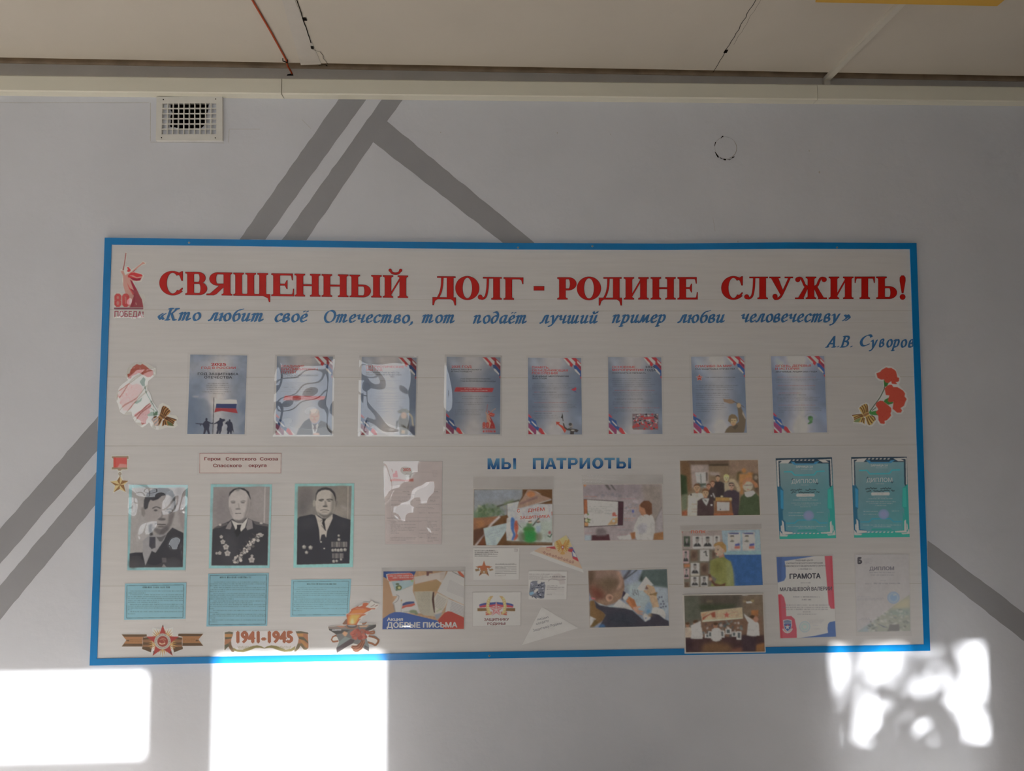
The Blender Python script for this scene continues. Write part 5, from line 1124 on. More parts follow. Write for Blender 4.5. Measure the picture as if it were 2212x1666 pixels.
a.p("535,400 545,280 580,215 650,180 720,172 800,195 860,260 880,340 872,440 855,340 820,270 770,225 700,215 640,225 590,255 562,300 550,390", (46,44,48), .6)
a.p("500,390 530,378 540,420 535,480 510,490 498,450", (140,134,126), .5).p("872,400 905,400 890,470 862,510", (104,98,92), .6)
a.l("595,385 650,372 675,380", 16, (52,48,48), .6, 1).l("725,378 780,368 820,382", 16, (52,48,48), .6, 1).e(635,395,30,11,(64,60,58),.6).e(765,398,30,11,(64,60,58),.6).p("690,400 715,400 735,470 730,500 660,490 690,460", (120,112,106), 1).e(698,486,42,13,(72,68,66),.7).l("620,552 690,540 765,556", 11, (62,56,54), .5, 1).e(690,580,50,12,(132,124,116),.8)
for x0, x1, y0, y1 in ((800,1065,1065,1150),(815,1000,1255,1335)):
    for k in range(7): a.p([(x0+(x1-x0)*k/7, y0),(x0+(x1-x0)*(k+.85)/7, y0),(x0+(x1-x0)*(k+.85)/7, y1),(x0+(x1-x0)*k/7, y1)], [(104,98,98),(84,80,82),(120,114,110)][k % 3], .5)
for x, y, r in ((825,1205,28),(870,1200,28),(915,1205,30),(965,1200,32),(1025,1195,30),(840,1385,28),(890,1380,24),(960,1355,22),(925,1030,28),(922,965,22),(460,1160,38),(355,1150,36),(395,1240,30)): a.p(star(x, y, r, .75), (132,126,122), .5).e(x-r*.2, y-r*.2, r*.4, r*.4, (170,164,158), .6)
a.e(632,1068,14,12,(170,164,158),.4).e(685,1175,13,11,(170,164,158),.4)
o = sheet('portrait_photo', [tuple(p) for p in a.q], OS, 'black and white portrait of a man in dark suit and tie', 'portrait', 'portraits of the heroes'); a.noise(.05, 6).noise(.05, 2).soft(.4); a.build('mounted_photo', o, OS, M['photo']); film(zq(cr, (200,105),(1182,102),(1162,1498),(172,1508)), o, OS+.0009, 43, .0003, tilt=(-.004, 0))

# three light blue biographies
def bio(cr, q, white, inner, head, rows, lab, seed, fo=None):
    a = Art(q, (120,170,186), cr, white, 1.3, seed); a.noise(.02, 10); i = a.P(inner)
    a.l(inner+' '+inner.split()[0], 7, (66,98,114), .25)
    a.lines([head], 22, (44,66,82), .8); a.lines(rows, 11, (56,84,100), .6)
    o = sheet('biography_card', [tuple(p) for p in a.q], OS, lab, 'card', 'biography cards'); a.build('printed_sheet', o, OS); film([tuple(p) for p in a.q] if fo is None else zq(cr, *fo), o, OS+.0008, seed+20, .0003, tilt=(-.005, 0)); return o
cr = (250, 1225, 5.978)
bio(cr, [(120,215),(912,202),(900,670),(108,685)], (186,182,180), "145,242 878,232 868,652 140,662", (345,685,264), [(190,865,312),(165,385,337),(190,865,360),(160,865,385),(160,865,408),(160,865,433),(155,555,457),(185,868,484),(155,868,507),(155,868,531),(160,200,553),(185,865,578),(155,255,606)], 'low light blue biography card under the leftmost portrait', 51, [(112,200),(920,192),(906,700),(100,712)])
bio(cr, [(1195,88),(1978,80),(1955,762),(1170,770)], (192,188,184), "1218,110 1948,104 1932,740 1205,748", (1345,1750,134), [(1270,1930,196),(1220,1930,219),(1220,1700,243),(1265,1932,269),(1220,1930,294),(1220,1410,318),(1265,1925,344),(1220,1930,366),(1220,1930,390),(1215,1520,414),(1255,1920,440),(1220,1760,464),(1215,1925,488),(1215,1925,513),(1215,1280,540),(1255,1925,563),(1215,1320,588),(1245,1925,612),(1215,1925,634),(1215,1280,660),(1240,1920,686),(1215,1315,710)], 'tall light blue biography card under the middle portrait', 52)
cr = (600, 1230, 8.33)
bio(cr, [(242,188),(1322,178),(1275,845),(225,858)], (180,176,170), "285,222 1280,215 1245,815 268,825", (525,1045,266), [(340,1265,334),(300,875,365),(335,1265,402),(300,1265,437),(300,1265,470),(295,490,503),(330,1262,538),(298,1262,572),(295,1262,603),(292,1262,637),(290,810,670),(325,1260,708),(285,435,744)], 'light blue biography card with its corner under the flame cut-out', 53)

# order star on a striped ribbon
cr = (250, 1340, 11.06); a = Art(box(100,80,2150,930), (196,196,194), cr, (196,192,188), 2.2, 28)
br, og = (96,74,54), (160,112,72)
for s, X in ((1, lambda x: x), (-1, lambda x: 2232-x)):
    a.p([(X(x), y-(15 if s < 0 else 0)) for x, y in ((135,340),(740,340),(745,385),(640,420),(640,630),(140,630),(250,480))], og, .3)
    for y0, y1 in ((340,400),(560,630)): a.p([(X(x), y-(15 if s < 0 else 0)) for x, y in ((140 if y0 < 500 else 205, y0),(740 if y0 < 500 else 640, y0),(740 if y0 < 500 else 640, y1),(205 if y0 < 500 else 140, y1))], br, .3)
    a.p([(X(x), y) for x, y in ((245,480),(320,465),(320,510),(258,500))], br, .4); a.lines([(X(480)-150, X(480)+150, 470 if s > 0 else 455), (X(480)-150, X(480)+150, 510 if s > 0 else 495)], 26, (128,92,52), .6)
    a.p([(X(x), y) for x, y in ((640,420),(870,400),(880,620),(840,770),(630,690),(650,560))], (136,98,70), .4); a.p([(X(x), y) for x, y in ((650,415),(860,400),(860,450),(650,470))], br, .3); a.p([(X(x), y) for x, y in ((650,530),(870,540),(870,590),(650,590))], br, .3); a.p([(X(x), y) for x, y in ((630,640),(800,640),(850,690),(840,770),(630,690))], br, .3)
def spikes(ang, col, n=5):
    for k in range(n):
        t = ang+(k-(n-1)/2)*.17; R = 385-30*abs(k-(n-1)/2); a.p([(1120+130*math.sin(t-.2), 515-130*math.cos(t-.2)), (1120+R*math.sin(t), 515-R*math.cos(t)), (1120+130*math.sin(t+.2), 515-130*math.cos(t+.2))], col if k % 2 else (col[0]+16, col[1]+16, col[2]+10), .35)
for k in range(5): spikes(math.pi/5+2*math.pi*k/5, (176,134,70))
a.p(star(1122, 520, 415, .40), (164,62,56), .35); a.p([(1128,100),(1145,160),(1112,160)], (70,60,58), .4).p([(865,850),(930,770),(900,730)], (80,60,58), .4).p([(1350,830),(1290,770),(1320,730)], (80,60,58), .4)
a.e(1118,510,195,190,(176,170,160),.3).e(1122,508,130,130,(150,68,58),.4); a.lines([(1030,1210,352),(1060,1190,660)], 22, (116,104,98), .5)
for t in np.linspace(0, 6.2, 26): a.e(1118+162*math.cos(t), 510+158*math.sin(t), 9, 12, (122,110,104), .3, t)
a.l("1045,545 1090,572 1160,560 1170,545", 22, (206,170,140), .4, 1).l("1060,470 1110,450 1150,440 1190,470", 16, (176,120,100), .5, 1).l("1100,430 1170,520", 16, (176,112,92), .5)
for m_ in ["130,325 745,325 760,380 860,380 880,170 1060,215 1128,85 1190,215 1370,165 1375,375 1490,370 1500,320 2105,305 1985,450 2095,610 1610,620 1605,690 1430,790 1345,740 1365,860 1220,760 1110,905 1015,760 865,865 905,760 830,785 620,700 620,640 130,640 240,480"]: a.mask(m_)
o = sheet('order_sticker', [tuple(p) for p in a.q], ST, 'cut-out of a red and gold star order on a striped ribbon at the lower left', 'sticker'); a._g = 0; a.build('printed_cutout', o, ST)

# 1941-1945 banner
cr = (470, 1340, 10.05); a = Art(box(110,200,2050,730), (206,202,200), cr, (200,196,192), 2.2, 29); a.p("300,250 1710,250 1760,420 1700,600 1500,640 1015,620 500,640 330,560 290,420", (208,202,202), .5)
ol, tn, gr = (102,98,80), (168,116,84), (190,144,78)
a.p("155,265 250,248 345,262 330,330 300,400 290,470 300,540 330,600 370,640 360,690 310,690 265,630 232,570 150,660", tn, .3)
a.p("155,265 250,248 345,262 335,305 250,295 155,300", ol, .3).p("160,370 310,365 300,400 160,420", ol, .4).p("155,305 330,305 310,365 160,370", gr, .6, 0, .6).p("150,545 235,500 255,570 232,575 150,662", ol, .4).p("235,500 290,450 300,540 330,600 372,640 355,692 312,690 262,620", (124,100,76), .5)
a.p("1695,245 1800,240 1960,270 1975,560 1970,610 1920,645 1870,640 1800,550 1765,620 1700,680 1660,680 1700,600 1745,500 1760,400", tn, .3)
a.p("1695,245 1800,240 1965,268 1975,300 1870,285 1720,290", ol, .3).p("1725,295 1850,292 1860,350 1750,345", gr, .6, 0, .7).p("1760,360 1870,370 1965,470 1965,510 1880,440 1765,405", ol, .4).p("1770,420 1850,445 1960,560 1920,590 1830,500", gr, .8, 0, .6).p("1790,510 1830,500 1900,600 1970,610 1920,645 1870,640 1800,550 1765,620 1700,680 1660,680 1700,600 1745,500", (120,108,84), .4)
a.p("345,600 420,640 540,640 640,600 760,560 860,545 960,570 1015,605 1070,570 1170,545 1280,560 1400,610 1480,640 1600,620 1690,560 1680,640 1600,680 1450,690 1330,660 1200,610 1120,600 1015,618 920,600 820,605 700,655 560,698 440,690 340,660", (136,124,76), .35)
for s, X in ((1, lambda x: x), (-1, lambda x: 2030-x)):
    for k in range(9): a.l([(X(470+k*22), 625),(X(440+k*34), 560+6*(k % 3))], 9, (150,140,98), .3)
a.text('1941-1945', 405, 488, 1642, 482, 250, (164,98,70), .05)
for m_ in ["130,250 250,232 360,250 320,400 330,240 1660,215 1690,230 1800,225 1975,262 1990,600 1920,660 1860,650 1800,570 1760,640 1690,695 1450,705 1015,640 560,710 380,690 350,705 300,700 235,590 135,675"]: a.mask(m_)
o = sheet('years_sticker', [tuple(p) for p in a.q], ST, 'cut-out banner reading 1941-1945 between striped ribbon ends at the bottom', 'sticker'); a._g = 0; a.build('printed_cutout', o, ST)

# eternal flame
FL = PF+.0024
cr = (700, 1290, 12.81); a = Art(box(60,60,1580,1600), (196,192,186), cr, (190,186,180), 2.2, 30)
st, sd, og, dk = (112,112,110), (84,80,80), (168,112,78), (110,64,40)
for q, w in (("330,1060 240,1100 205,1180 250,1235 390,1220", 46), ("390,1100 330,1060", 40), ("1240,1080 1380,1110 1490,1170 1500,1240 1420,1330 1330,1290 1210,1250", 52), ("1240,980 1370,950 1380,1000 1260,1020", 44), ("1060,740 1120,740 1170,700", 36)):
    a.l(q, w, dk, .3, 1).l(q, w*.55, og, .3, 1).l(q, w*.14, dk, .3, 1)
a.p("500,745 600,620 640,600 700,760 540,765", (132,96,80), .5)
a.p("110,825 500,795 700,780 780,760 960,770 1440,755 1435,830 1310,905 1180,950 1160,1100 1250,1380 1240,1505 1100,1420 960,1320 800,1280 640,1370 355,1550 335,1420 420,1240 330,1030 140,915", st, .3)
a.p("110,825 480,800 620,830 640,880 460,900 130,880", (134,122,116), .5).p("130,880 460,905 720,920 560,1000 330,1030 140,915", sd, .5).l("225,915 470,912", 22, (190,190,196), .5).p("1440,755 1435,830 1310,905 1160,950 1120,900 1250,820", sd, .5).p("960,800 1200,780 1250,760 1180,830 1000,840", (190,156,128), .6).p("330,800 560,800 590,830 480,850", (176,124,100), .6)
a.p("420,1240 580,1100 740,1150 640,1210 360,1400", (126,134,134), .5).p("345,1405 735,1160 850,1190 800,1280 640,1370 355,1550", (86,76,78), .5).p("1180,1180 1250,1380 1240,1505 1100,1420 960,1320 1000,1180", (118,126,126), .5).p("1120,1330 1240,1390 1240,1505 1110,1425", (88,82,82), .5).p("640,980 660,1000 600,1090 560,1080 500,1010 560,950", (190,146,112), .8)
a.e(770,815,180,75,(150,112,92),.5).e(770,805,140,60,(96,92,92),.5).e(770,780,110,32,(150,146,150),.6)
a.p("640,770 640,620 620,540 620,480 700,440 760,350 740,340 820,300 900,270 980,270 1060,240 1075,170 1160,155 1250,180 1200,230 1150,280 1280,310 1430,310 1400,345 1310,340 1260,380 1180,410 1100,460 1170,490 1050,530 960,610 980,640 930,720 900,780", (178,92,58), .5)
a.p("660,740 650,560 720,460 800,360 950,340 1150,330 1200,370 1100,450 1000,520 940,640 880,740", (196,122,64), 1.2).p("690,745 720,560 760,490 880,490 1000,500 930,600 860,740", (206,166,84), 1.6).p("730,745 760,620 800,600 830,740", (216,204,150), 1.6)
a.p("880,275 940,235 980,205 960,250 920,275", (150,84,66), .4).l("1250,170 1270,120 1310,105", 12, (120,84,80), .4, 1).l("1290,262 1350,240 1400,195", 12, (120,84,80), .4, 1).p("1400,270 1430,235 1500,215 1520,195 1480,240", (130,76,64), .4).p("960,620 1030,600 980,650", (170,96,66), .4).l("640,480 800,470 1000,460 1180,470", 16, (206,170,160), .8, 0, .7).l("870,315 1100,330", 20, (204,150,130), .9, 0, .7)
for k in range(40):
    rr_ = random.Random(k); t = rr_.uniform(0, 6.28); r = rr_.random()**.5; a.e(985+250*r*math.cos(t), 1030+130*r*math.sin(t), 48, 44, rr_.choice([(160,86,72),(146,74,62),(172,98,84),(150,92,76)]), .5)
a.p("1060,1190 1140,1180 1130,1280 1050,1440 940,1525 850,1525 740,1380 800,1340 900,1340 1000,1260", (150,100,78), .5)
for q in ("760,1400 880,1440 1000,1380 1080,1200", "770,1350 880,1380 980,1300 1040,1200", "800,1470 900,1500 1030,1420 1120,1260"): a.l(q, 20, dk, .4, 1)
for m_ in ["85,810 490,780 520,720 620,590 600,470 690,430 740,310 880,260 1050,210 1060,150 1170,140 1250,160 1270,90 1330,95 1400,170 1530,180 1500,260 1440,330 1330,360 1210,420 1200,480 1060,560 1050,610 970,690 1000,720 1100,720 1200,680 1190,740 1455,735 1455,840 1330,915 1400,930 1400,1030 1280,1050 1400,1090 1530,1180 1510,1290 1430,1375 1340,1320 1230,1310 1260,1390 1260,1520 1100,1440 960,1540 830,1530 720,1390 790,1300 640,1390 345,1570 320,1430 400,1260 240,1265 185,1180 230,1090 330,1040 125,930"]: a.mask(m_)
o = sheet('flame_sticker', [tuple(p) for p in a.q], FL, 'cut-out of a flaming steel star with orange ribbons overlapping the third biography card', 'sticker'); a._g = 0; a.build('printed_cutout', o, FL)

# ------------------------------------------------------------------ right-hand display
# programme sheet in a creased sleeve
cr = (810, 980, 7.933); fq = [(145,132),(1162,126),(1150,1560),(170,1558)]
a = Art([(160,140),(1152,136),(1142,1552),(178,1550)], (162,150,148), cr, (156,150,144), 1.3, 61); a.noise(.03, 14)
a.p("255,475 265,445 330,425 420,435 520,455 600,438 660,425 660,478", (176,92,84), .8).p("305,345 340,335 345,295 375,290 385,330 398,410 305,410", (178,82,84), .6).e(555,320,110,120,(168,162,156),.8)
a.text('2025', 480, 300, 612, 300, 50, (160,60,56), .03); a.lines([(530,575,342)], 14, (110,104,104), .6).lines([(475,620,370),(480,615,396)], 16, (104,98,100), .65)
a.lines([(765,1060,318),(975,1060,292),(985,1065,342),(990,1065,368),(1000,1065,392),(540,820,565),(490,865,588)], 8, (120,112,112), .5)
a.lines([(470,590,652),(940,1080,652),(560,790,704),(230,255,660),(205,480,1112)], 13, (92,86,88), .65)
rw = [(270,650,745),(755,815,745),(900,1105,745),(270,640,800),(700,810,800),(940,1030,800),(400,640,824),(930,1040,824),(270,640,870),(750,880,870),(900,1100,870),(270,350,893),(270,640,925),(700,880,925),(900,990,925),(270,560,946),(910,1010,946),(270,355,972),(270,475,994),(270,640,1017),(760,880,1017),(905,1110,1017),(270,480,1042),(270,460,1066),(270,500,1090),(265,810,1166),(900,1055,1166),(265,350,1190),(905,960,1190),(265,695,1220),(900,1060,1220),(265,430,1244),(900,1060,1244),(265,705,1266),(900,990,1266),(265,630,1291),(900,1105,1291),(265,660,1316),(755,875,1314),(900,1090,1314),(265,370,1340),(265,410,1366),(755,880,1366),(900,1010,1366),(895,1080,1391),(900,960,1415),(265,705,1440),(760,810,1440),(900,1060,1440),(265,690,1464),(900,1060,1464),(265,520,1488),(895,1090,1488),(900,1000,1510)]
a.lines(rw, 11, (100,94,96), .55)
for y in (625, 678, 770, 1100, 1150, 1520): a.l("205,%d 1115,%d" % (y, y-4), 4, (128,120,120), .2, 0, .6)
for x in (250, 745, 890, 1115): a.l("%d,730 %d,1518" % (x, x), 4, (132,124,124), .2, 0, .5)
o = sheet('programme_sheet', [tuple(p) for p in a.q], OS, 'pinkish A4 programme table in a crumpled clear sleeve with a small red emblem', 'paper'); a.build('printed_sheet', o, OS); film(zq(cr, *fq), o, OS+.0014, 62, .002, name='clear_sleeve', n=(34, 48))

# letters poster
cr = (810, 1215, 10.414); a = Art([(188,205),(2015,200),(2000,1500),(165,1508)], (150,120,92), cr, (152,146,142), 1.3, 63); a.noise(.12, 4).noise(.1, 14)
a.p("188,330 330,440 380,640 390,920 440,1120 200,1260 175,1000", (142,112,84), 2).p("860,500 1400,400 1560,300 1400,660 1300,650 880,660", (140,114,78), 1.5)
a.p("310,440 380,430 440,600 640,610 860,510 850,640 1030,1150 560,1130 450,1110 420,960 390,920 510,760 400,760", (168,156,156), .5).p("370,430 880,390 860,510 560,640 470,640 440,600", (128,146,150), .6).e(505,490,44,22,(72,86,58),.6).e(535,570,70,58,(82,94,58),.6).e(545,575,30,28,(166,160,110),.6).p("470,600 520,640 460,635", (76,92,52), .5).p("800,400 860,400 860,440 820,435", (120,146,80), .8)
a.p("880,330 1600,200 1520,480 1380,380 900,490", (158,148,142), .6).p("1640,200 2015,200 2010,960 1650,800 1400,660", (164,156,160), .5).p("1850,200 1920,205 2000,290 2012,350 1960,330 1900,280", (166,74,48), .5).p("1150,200 1290,200 1300,240 1220,240 1210,300 1160,310 1160,240", (96,62,62), .6).l("1740,210 2010,350", 10, (70,66,70), .5)
a.p("880,660 1290,650 1340,700 1330,1000 1360,1220 1100,1190 1010,1130 900,760", (146,140,126), .6).p("1400,680 1660,810 1590,980 1500,1130 1360,1220 1340,1100 1330,800", (158,152,144), .6).p("1650,820 2010,970 2000,1230 1700,1110 1580,1130 1600,1000", (160,154,156), .5).p("1340,1180 1520,1130 1440,1250 1380,1290", (118,124,134), 1)
a.lines([(960,1240,k) for k in range(680, 1190, 27)], 9, (96,90,86), .6)
for k in range(9): a.l("%d,%d %d,%d" % (1400-k*8, 740+k*30, 1600-k*8, 850+k*30), 7, (92,86,90), .4, 0, .7)
for k in range(8): a.l("%d,%d %d,%d" % (1720-k*6, 890+k*32, 2000, 1010+k*32), 8, (92,88,96), .4, 0, .7)
for k in range(10): a.l("%d,%d %d,%d" % (1680-k*8, 400+k*26, 2005, 560+k*26), 7, (124,118,124), .5, 0, .7)
for k in range(7): a.l("%d,%d %d,%d" % (1460, 240+k*24, 1620-k*12, 235+k*24), 7, (118,104,90), .5, 0, .7)
a.p("1300,670 1335,670 1330,840 1345,1000 1350,1140 1325,1130 1300,1000 1280,840", (70,44,40), .5)
a.p("620,930 700,890 780,880 880,880 890,920 800,940 700,960 615,985", (40,62,108), .5).p("615,985 700,960 800,940 890,920 905,960 820,1000 700,1010 600,1050", (172,70,58), .5).l("590,850 590,1120", 10, (120,108,100), .4).e(598,860,18,22,(140,120,90),.5)
a.e(860,1110,90,40,(104,116,88),1).e(930,1150,40,30,(96,108,84),1).l("640,1120 820,1100", 10, (110,116,96), .6).l("1380,1110 1490,1045", 18, (128,138,98), 1).l("400,930 500,870 540,770 480,730", 10, (92,88,92), .5, 1).l("420,940 450,1110", 22, (104,94,86), 1)
a.p("188,205 925,203 880,290 870,330 600,420 330,400 188,330", (36,64,116), .4).p("250,270 300,258 780,235 840,260 880,330 860,390 300,420 270,380", (186,168,166), .4).p("275,280 320,268 790,242 840,262 878,310 868,365 840,395 330,420 300,400", (168,66,58), .4)
a.lines([(305,840,310)], 26, (206,160,150), .7, -.02).lines([(400,850,352)], 26, (206,160,150), .7, -.02)
a.p("175,1270 330,1160 440,1120 560,1120 700,1140 900,1190 1400,1310 1560,1480 1560,1508 165,1512", (40,72,132), .4).p("165,1400 1560,1440 1560,1512 165,1512", (30,56,108), 3, 0, .6).p("1410,1310 1560,1140 1640,1100 1720,1110 2008,1250 2000,1503 1560,1506 1520,1470", (150,48,38), .4)
a.text('Акция', 270, 1318, 630, 1316, 72, (206,204,212), .028).text('ДОБРЫЕ', 262, 1470, 1022, 1470, 118, (208,206,214), .03).text('ПИСЬМА', 1078, 1468, 1855, 1465, 116, (208,206,214), .03)
o = sheet('letters_poster', [tuple(p) for p in a.q], OS, 'landscape poster of scattered letters with a blue and red wave along its foot', 'poster'); a.build('printed_sheet', o, OS); film(zq(cr, (150,120),(2035,98),(2022,1520),(150,1526)), o, OS+.0009, 64, .0008, tilt=(-.004, 0), name='clear_pocket')

def photo(cr, q, white, seed, pocket, lab, off=OS, drawfn=None, base=(120,110,104), border=None, pocket_off=.0009):
    a = Art(q, base, cr, white, 1.35, seed); drawfn(a)
    a.noise(.09, 8).noise(.06, 3).soft(.5); a.noise(.05, 1.3); gy = a.img.mean(2, keepdims=True); a.img = np.clip((((a.img*.88+gy*.12)/.8)**1.18)*.8, .003, .9)
    qb = border or None
    o = sheet('photograph', [tuple(p) for p in a.q], off, lab, 'photograph', 'photographs on the board')
    a.build('photo_print', o, off, M['photo'])
    if border:
        m = MB(); m.prism(zq(cr, *border), PF+.0001, off-.0002); m.build('white_border', M['white'], o)
    if pocket:
        for pk in pocket: film(zq(cr, *pk), o, off+pocket_off, seed, .0003, 'pocket', (0, 0), 'clear_pocket', (10, 10))
    return o
M['white'] = paint('white_paper', (228, 224, 220), 0.6, 0.3, 0.02, 30.0)
# the printed envelopes and folded letters come first, the photographs partly lie over them
# children's drawings
def d1(a):
    a.p("135,660 1425,660 1425,1580 130,1580", (96,66,36), 1); a.noise(.1, 8)
    a.p("145,670 935,662 930,780 880,860 690,900 680,1080 560,1100 400,1140 140,1190", (116,118,120), .8).p("145,670 900,662 880,800 160,900", (112,118,128), 6, 0, .7).p("130,1010 300,1000 480,1110 300,1160 130,1200", (86,106,82), 4)
    for k in range(60):
        r = random.Random(k); a.e(r.gauss(400,110), r.gauss(1010,50), r.uniform(10,40), r.uniform(8,26), r.choice([(70,92,60),(112,118,92),(84,100,70),(58,76,52),(130,132,108)]), 1, r.uniform(0,3), .7)
    a.p("230,960 330,910 480,920 620,1000 640,1050 500,1100 260,1110 210,1060", (74,94,62), 3, 1, .6).l("520,945 700,890 880,840", 26, (72,72,58), 1).l("640,900 780,850", 40, (100,108,84), 2)
    a.p("130,1130 330,1120 560,1100 480,1200 300,1280 130,1330", (126,86,58), 1).e(235,1225,70,60,(134,92,54),2).l("560,1110 420,1240 170,1580", 34, (148,138,136), 1).p("130,1330 300,1290 320,1400 140,1580", (84,56,42), 2).p("300,1430 330,1580 200,1580", (104,60,36), 1.5)
    a.p("298,1300 740,1200 640,1390 510,1580 345,1580", (132,142,150), .6); a.lines([(400,640,1340),(380,620,1400),(370,560,1450)], 10, (98,106,118), .4, -.25)
    a.p("945,800 1020,665 1160,690 1250,760 1410,815 1150,900 850,985 880,880", (134,108,92), .6).p("860,985 1405,820 1410,835 1150,910", (160,150,148), .8).e(1075,740,70,50,(150,100,62),1.2).p("1150,700 1250,740 1180,720", (186,180,180), .5).l("890,900 1180,790", 30, (112,84,80), 1.5)
    a.p("690,900 880,860 850,985 1180,900 1425,905 1425,1530 680,1500 665,1330 740,1200 690,1080", (142,142,148), .6).p("900,1220 1425,1150 1425,1530 690,1500 860,1300", (132,142,130), 4, 0, .7)
    a.p("850,985 1000,950 1425,910 1425,1120 880,1190 790,1100", (146,142,150), 2)
    a.text('С', 850, 1040, 895, 1036, 52, (170,70,58), .02).text('ДНЁМ', 1025, 1032, 1298, 1010, 52, (170,66,52), .012).text('ЗАЩИТНИКА', 895, 1150, 1385, 1122, 46, (168,66,54), .012).l("1418,1030 1422,1085", 14, (168,66,54), .4)
    a.p("680,1140 740,1090 760,1200 740,1300 780,1400 760,1485 700,1470 670,1340", (150,148,152), .8).p("750,1130 800,1140 815,1240 800,1330 830,1420 800,1485 755,1485 780,1400 745,1290", (54,92,140), .8, 1).p("810,1190 850,1180 870,1290 850,1380 870,1420 830,1485 790,1488 825,1400 800,1300", (176,76,56), .8, 1)
    a.e(1045,1320,100,60,(62,112,56),1.5).e(1055,1430,140,100,(52,118,60),1.5).e(1070,1440,110,76,(38,122,62),4).e(920,1440,56,90,(96,96,78),2,0,.8).e(1205,1440,56,80,(104,104,84),2,0,.8).e(1050,1245,50,40,(76,110,78),1.5).e(1060,1195,30,26,(150,132,116),1).l("1105,1255 1210,1130", 22, (66,72,62), .8)
    a.e(1195,1230,40,46,(130,140,146),1).e(1195,1190,28,24,(140,120,108),1).p("1150,1260 1240,1260 1220,1370 1170,1370", (118,132,146), 2).l("1030,1190 1085,1180", 12, (52,48,46), .6).l("1165,1205 1225,1195", 12, (52,48,46), .6).e(1380,1370,22,26,(140,70,76),1).l("1350,1420 1385,1445 1420,1390", 14, (50,78,58), .6).l("850,1210 920,1290", 9, (90,96,98), .5)
def triangle(cr, pts, off, name, lab, group, drawfn, white, base, seed):
    xs_ = [p[0] for p in pts]; ys_ = [p[1] for p in pts]
    a = Art(box(min(xs_)-8, min(ys_)-8, max(xs_)+8, max(ys_)+8), base, cr, white, 2.2, seed); drawfn(a); a.mask(' '.join('%g,%g' % p for p in pts)); a._g = 0
    o = sheet(name, [a.tp(p) for p in pts], off, lab, 'letter paper', group); a.build('folded_paper', o, off)
    # folded flap behind, which gives the letter its thickness
    m = MB(); m.prism([a.tp(p) for p in pts], PF+.0002, off-.0002, 0, True); m.build('paper_fold', M['white'], o); return o
cr = (1005, 1140, 6.17)
def dt1(a):
    a.p("915,312 1000,262 1180,262 1195,150 1345,98 1420,240 1570,555", (164,122,104), .4).p("1080,258 1195,250 1210,290 1090,275", (130,48,52), .4).p("1370,262 1430,262 1500,400 1510,450 1430,405 1420,330", (58,66,112), .5).p("1425,310 1470,350 1490,400 1440,380", (176,172,176), .4).p("1430,385 1500,400 1512,455 1435,415", (142,46,52), .4).p("1360,275 1440,285 1420,330 1370,315", (132,44,50), .4)
    a.p("1195,150 1345,98 1400,200 1420,240 1200,250", (178,132,98), .8).e(1298,230,100,88,(180,130,84),2,0,.8)
    for s in (1, -1):
        X = lambda x: 1298+s*(x-1298)
        for k in range(6): a.l([(X(1280), 255), (X(1204+k*7), 150+k*32)], 20, (172,112,54), .5); a.l([(X(1276), 250), (X(1206+k*7), 158+k*31)], 5, (120,72,40), .3)
        a.p([(X(x), y) for x, y in ((1296,230),(1276,200),(1262,170),(1244,168),(1238,180),(1254,186),(1262,220),(1290,262))], (166,106,52), .4); a.p([(X(x), y) for x, y in ((1250,160),(1256,146),(1264,154),(1272,146),(1272,162))], (188,140,84), .4)
        a.l([(X(1280), 300), (X(1246), 330)], 10, (166,108,54), .4)
    a.p("1290,160 1292,140 1298,132 1304,140 1306,160", (190,140,84), .4).p("1282,230 1314,230 1316,290 1298,345 1280,290", (160,102,50), .4).p("1280,240 1316,240 1314,280 1298,292 1282,280", (130,50,44), .4).e(1298,262,9,14,(196,176,166),.4).p("1276,318 1320,318 1334,352 1298,362 1262,352", (168,110,58), .5)
    for k in range(11): a.e(1055+k*38, 336+k*12.5+(5 if k % 2 else -5), 14, 16, (120,78,68), .3).e(1055+k*38, 336+k*12.5+(5 if k % 2 else -5), 7, 9, (164,122,104), .3)
    a.l("1020,320 1440,480", 5, (128,88,78), .3).e(1110,288,34,22,(140,98,86),.4).e(1110,288,27,16,(164,122,104),.4)
triangle(cr, [(855,340),(1000,262),(1180,200),(1345,98),(1400,190),(1580,600),(1200,470)], OS-.0004, 'triangle_letter', 'folded triangular letter with a golden double-headed emblem tucked behind the drawings photograph', 'triangle letters', dt1, (140,132,128), (160,152,150), 71)
def dt2(a):
    a.noise(.03, 10)
    for body_, x0, y0, x1, y1, h in (('письмо', 965, 1240, 1112, 1205, 30), ('солдату', 950, 1298, 1115, 1250, 30), ('Защитнику Родины', 908, 1388, 1290, 1285, 34)): a.text(body_, x0, y0, x1, y1, h, (92,90,98), -.004)
triangle(cr, [(1020,1058),(1505,1338),(755,1565)], OS, 'triangle_letter', 'plain white folded triangular letter with pencil handwriting at the foot of the board', 'triangle letters', dt2, (146,142,140), (156,154,160), 72)
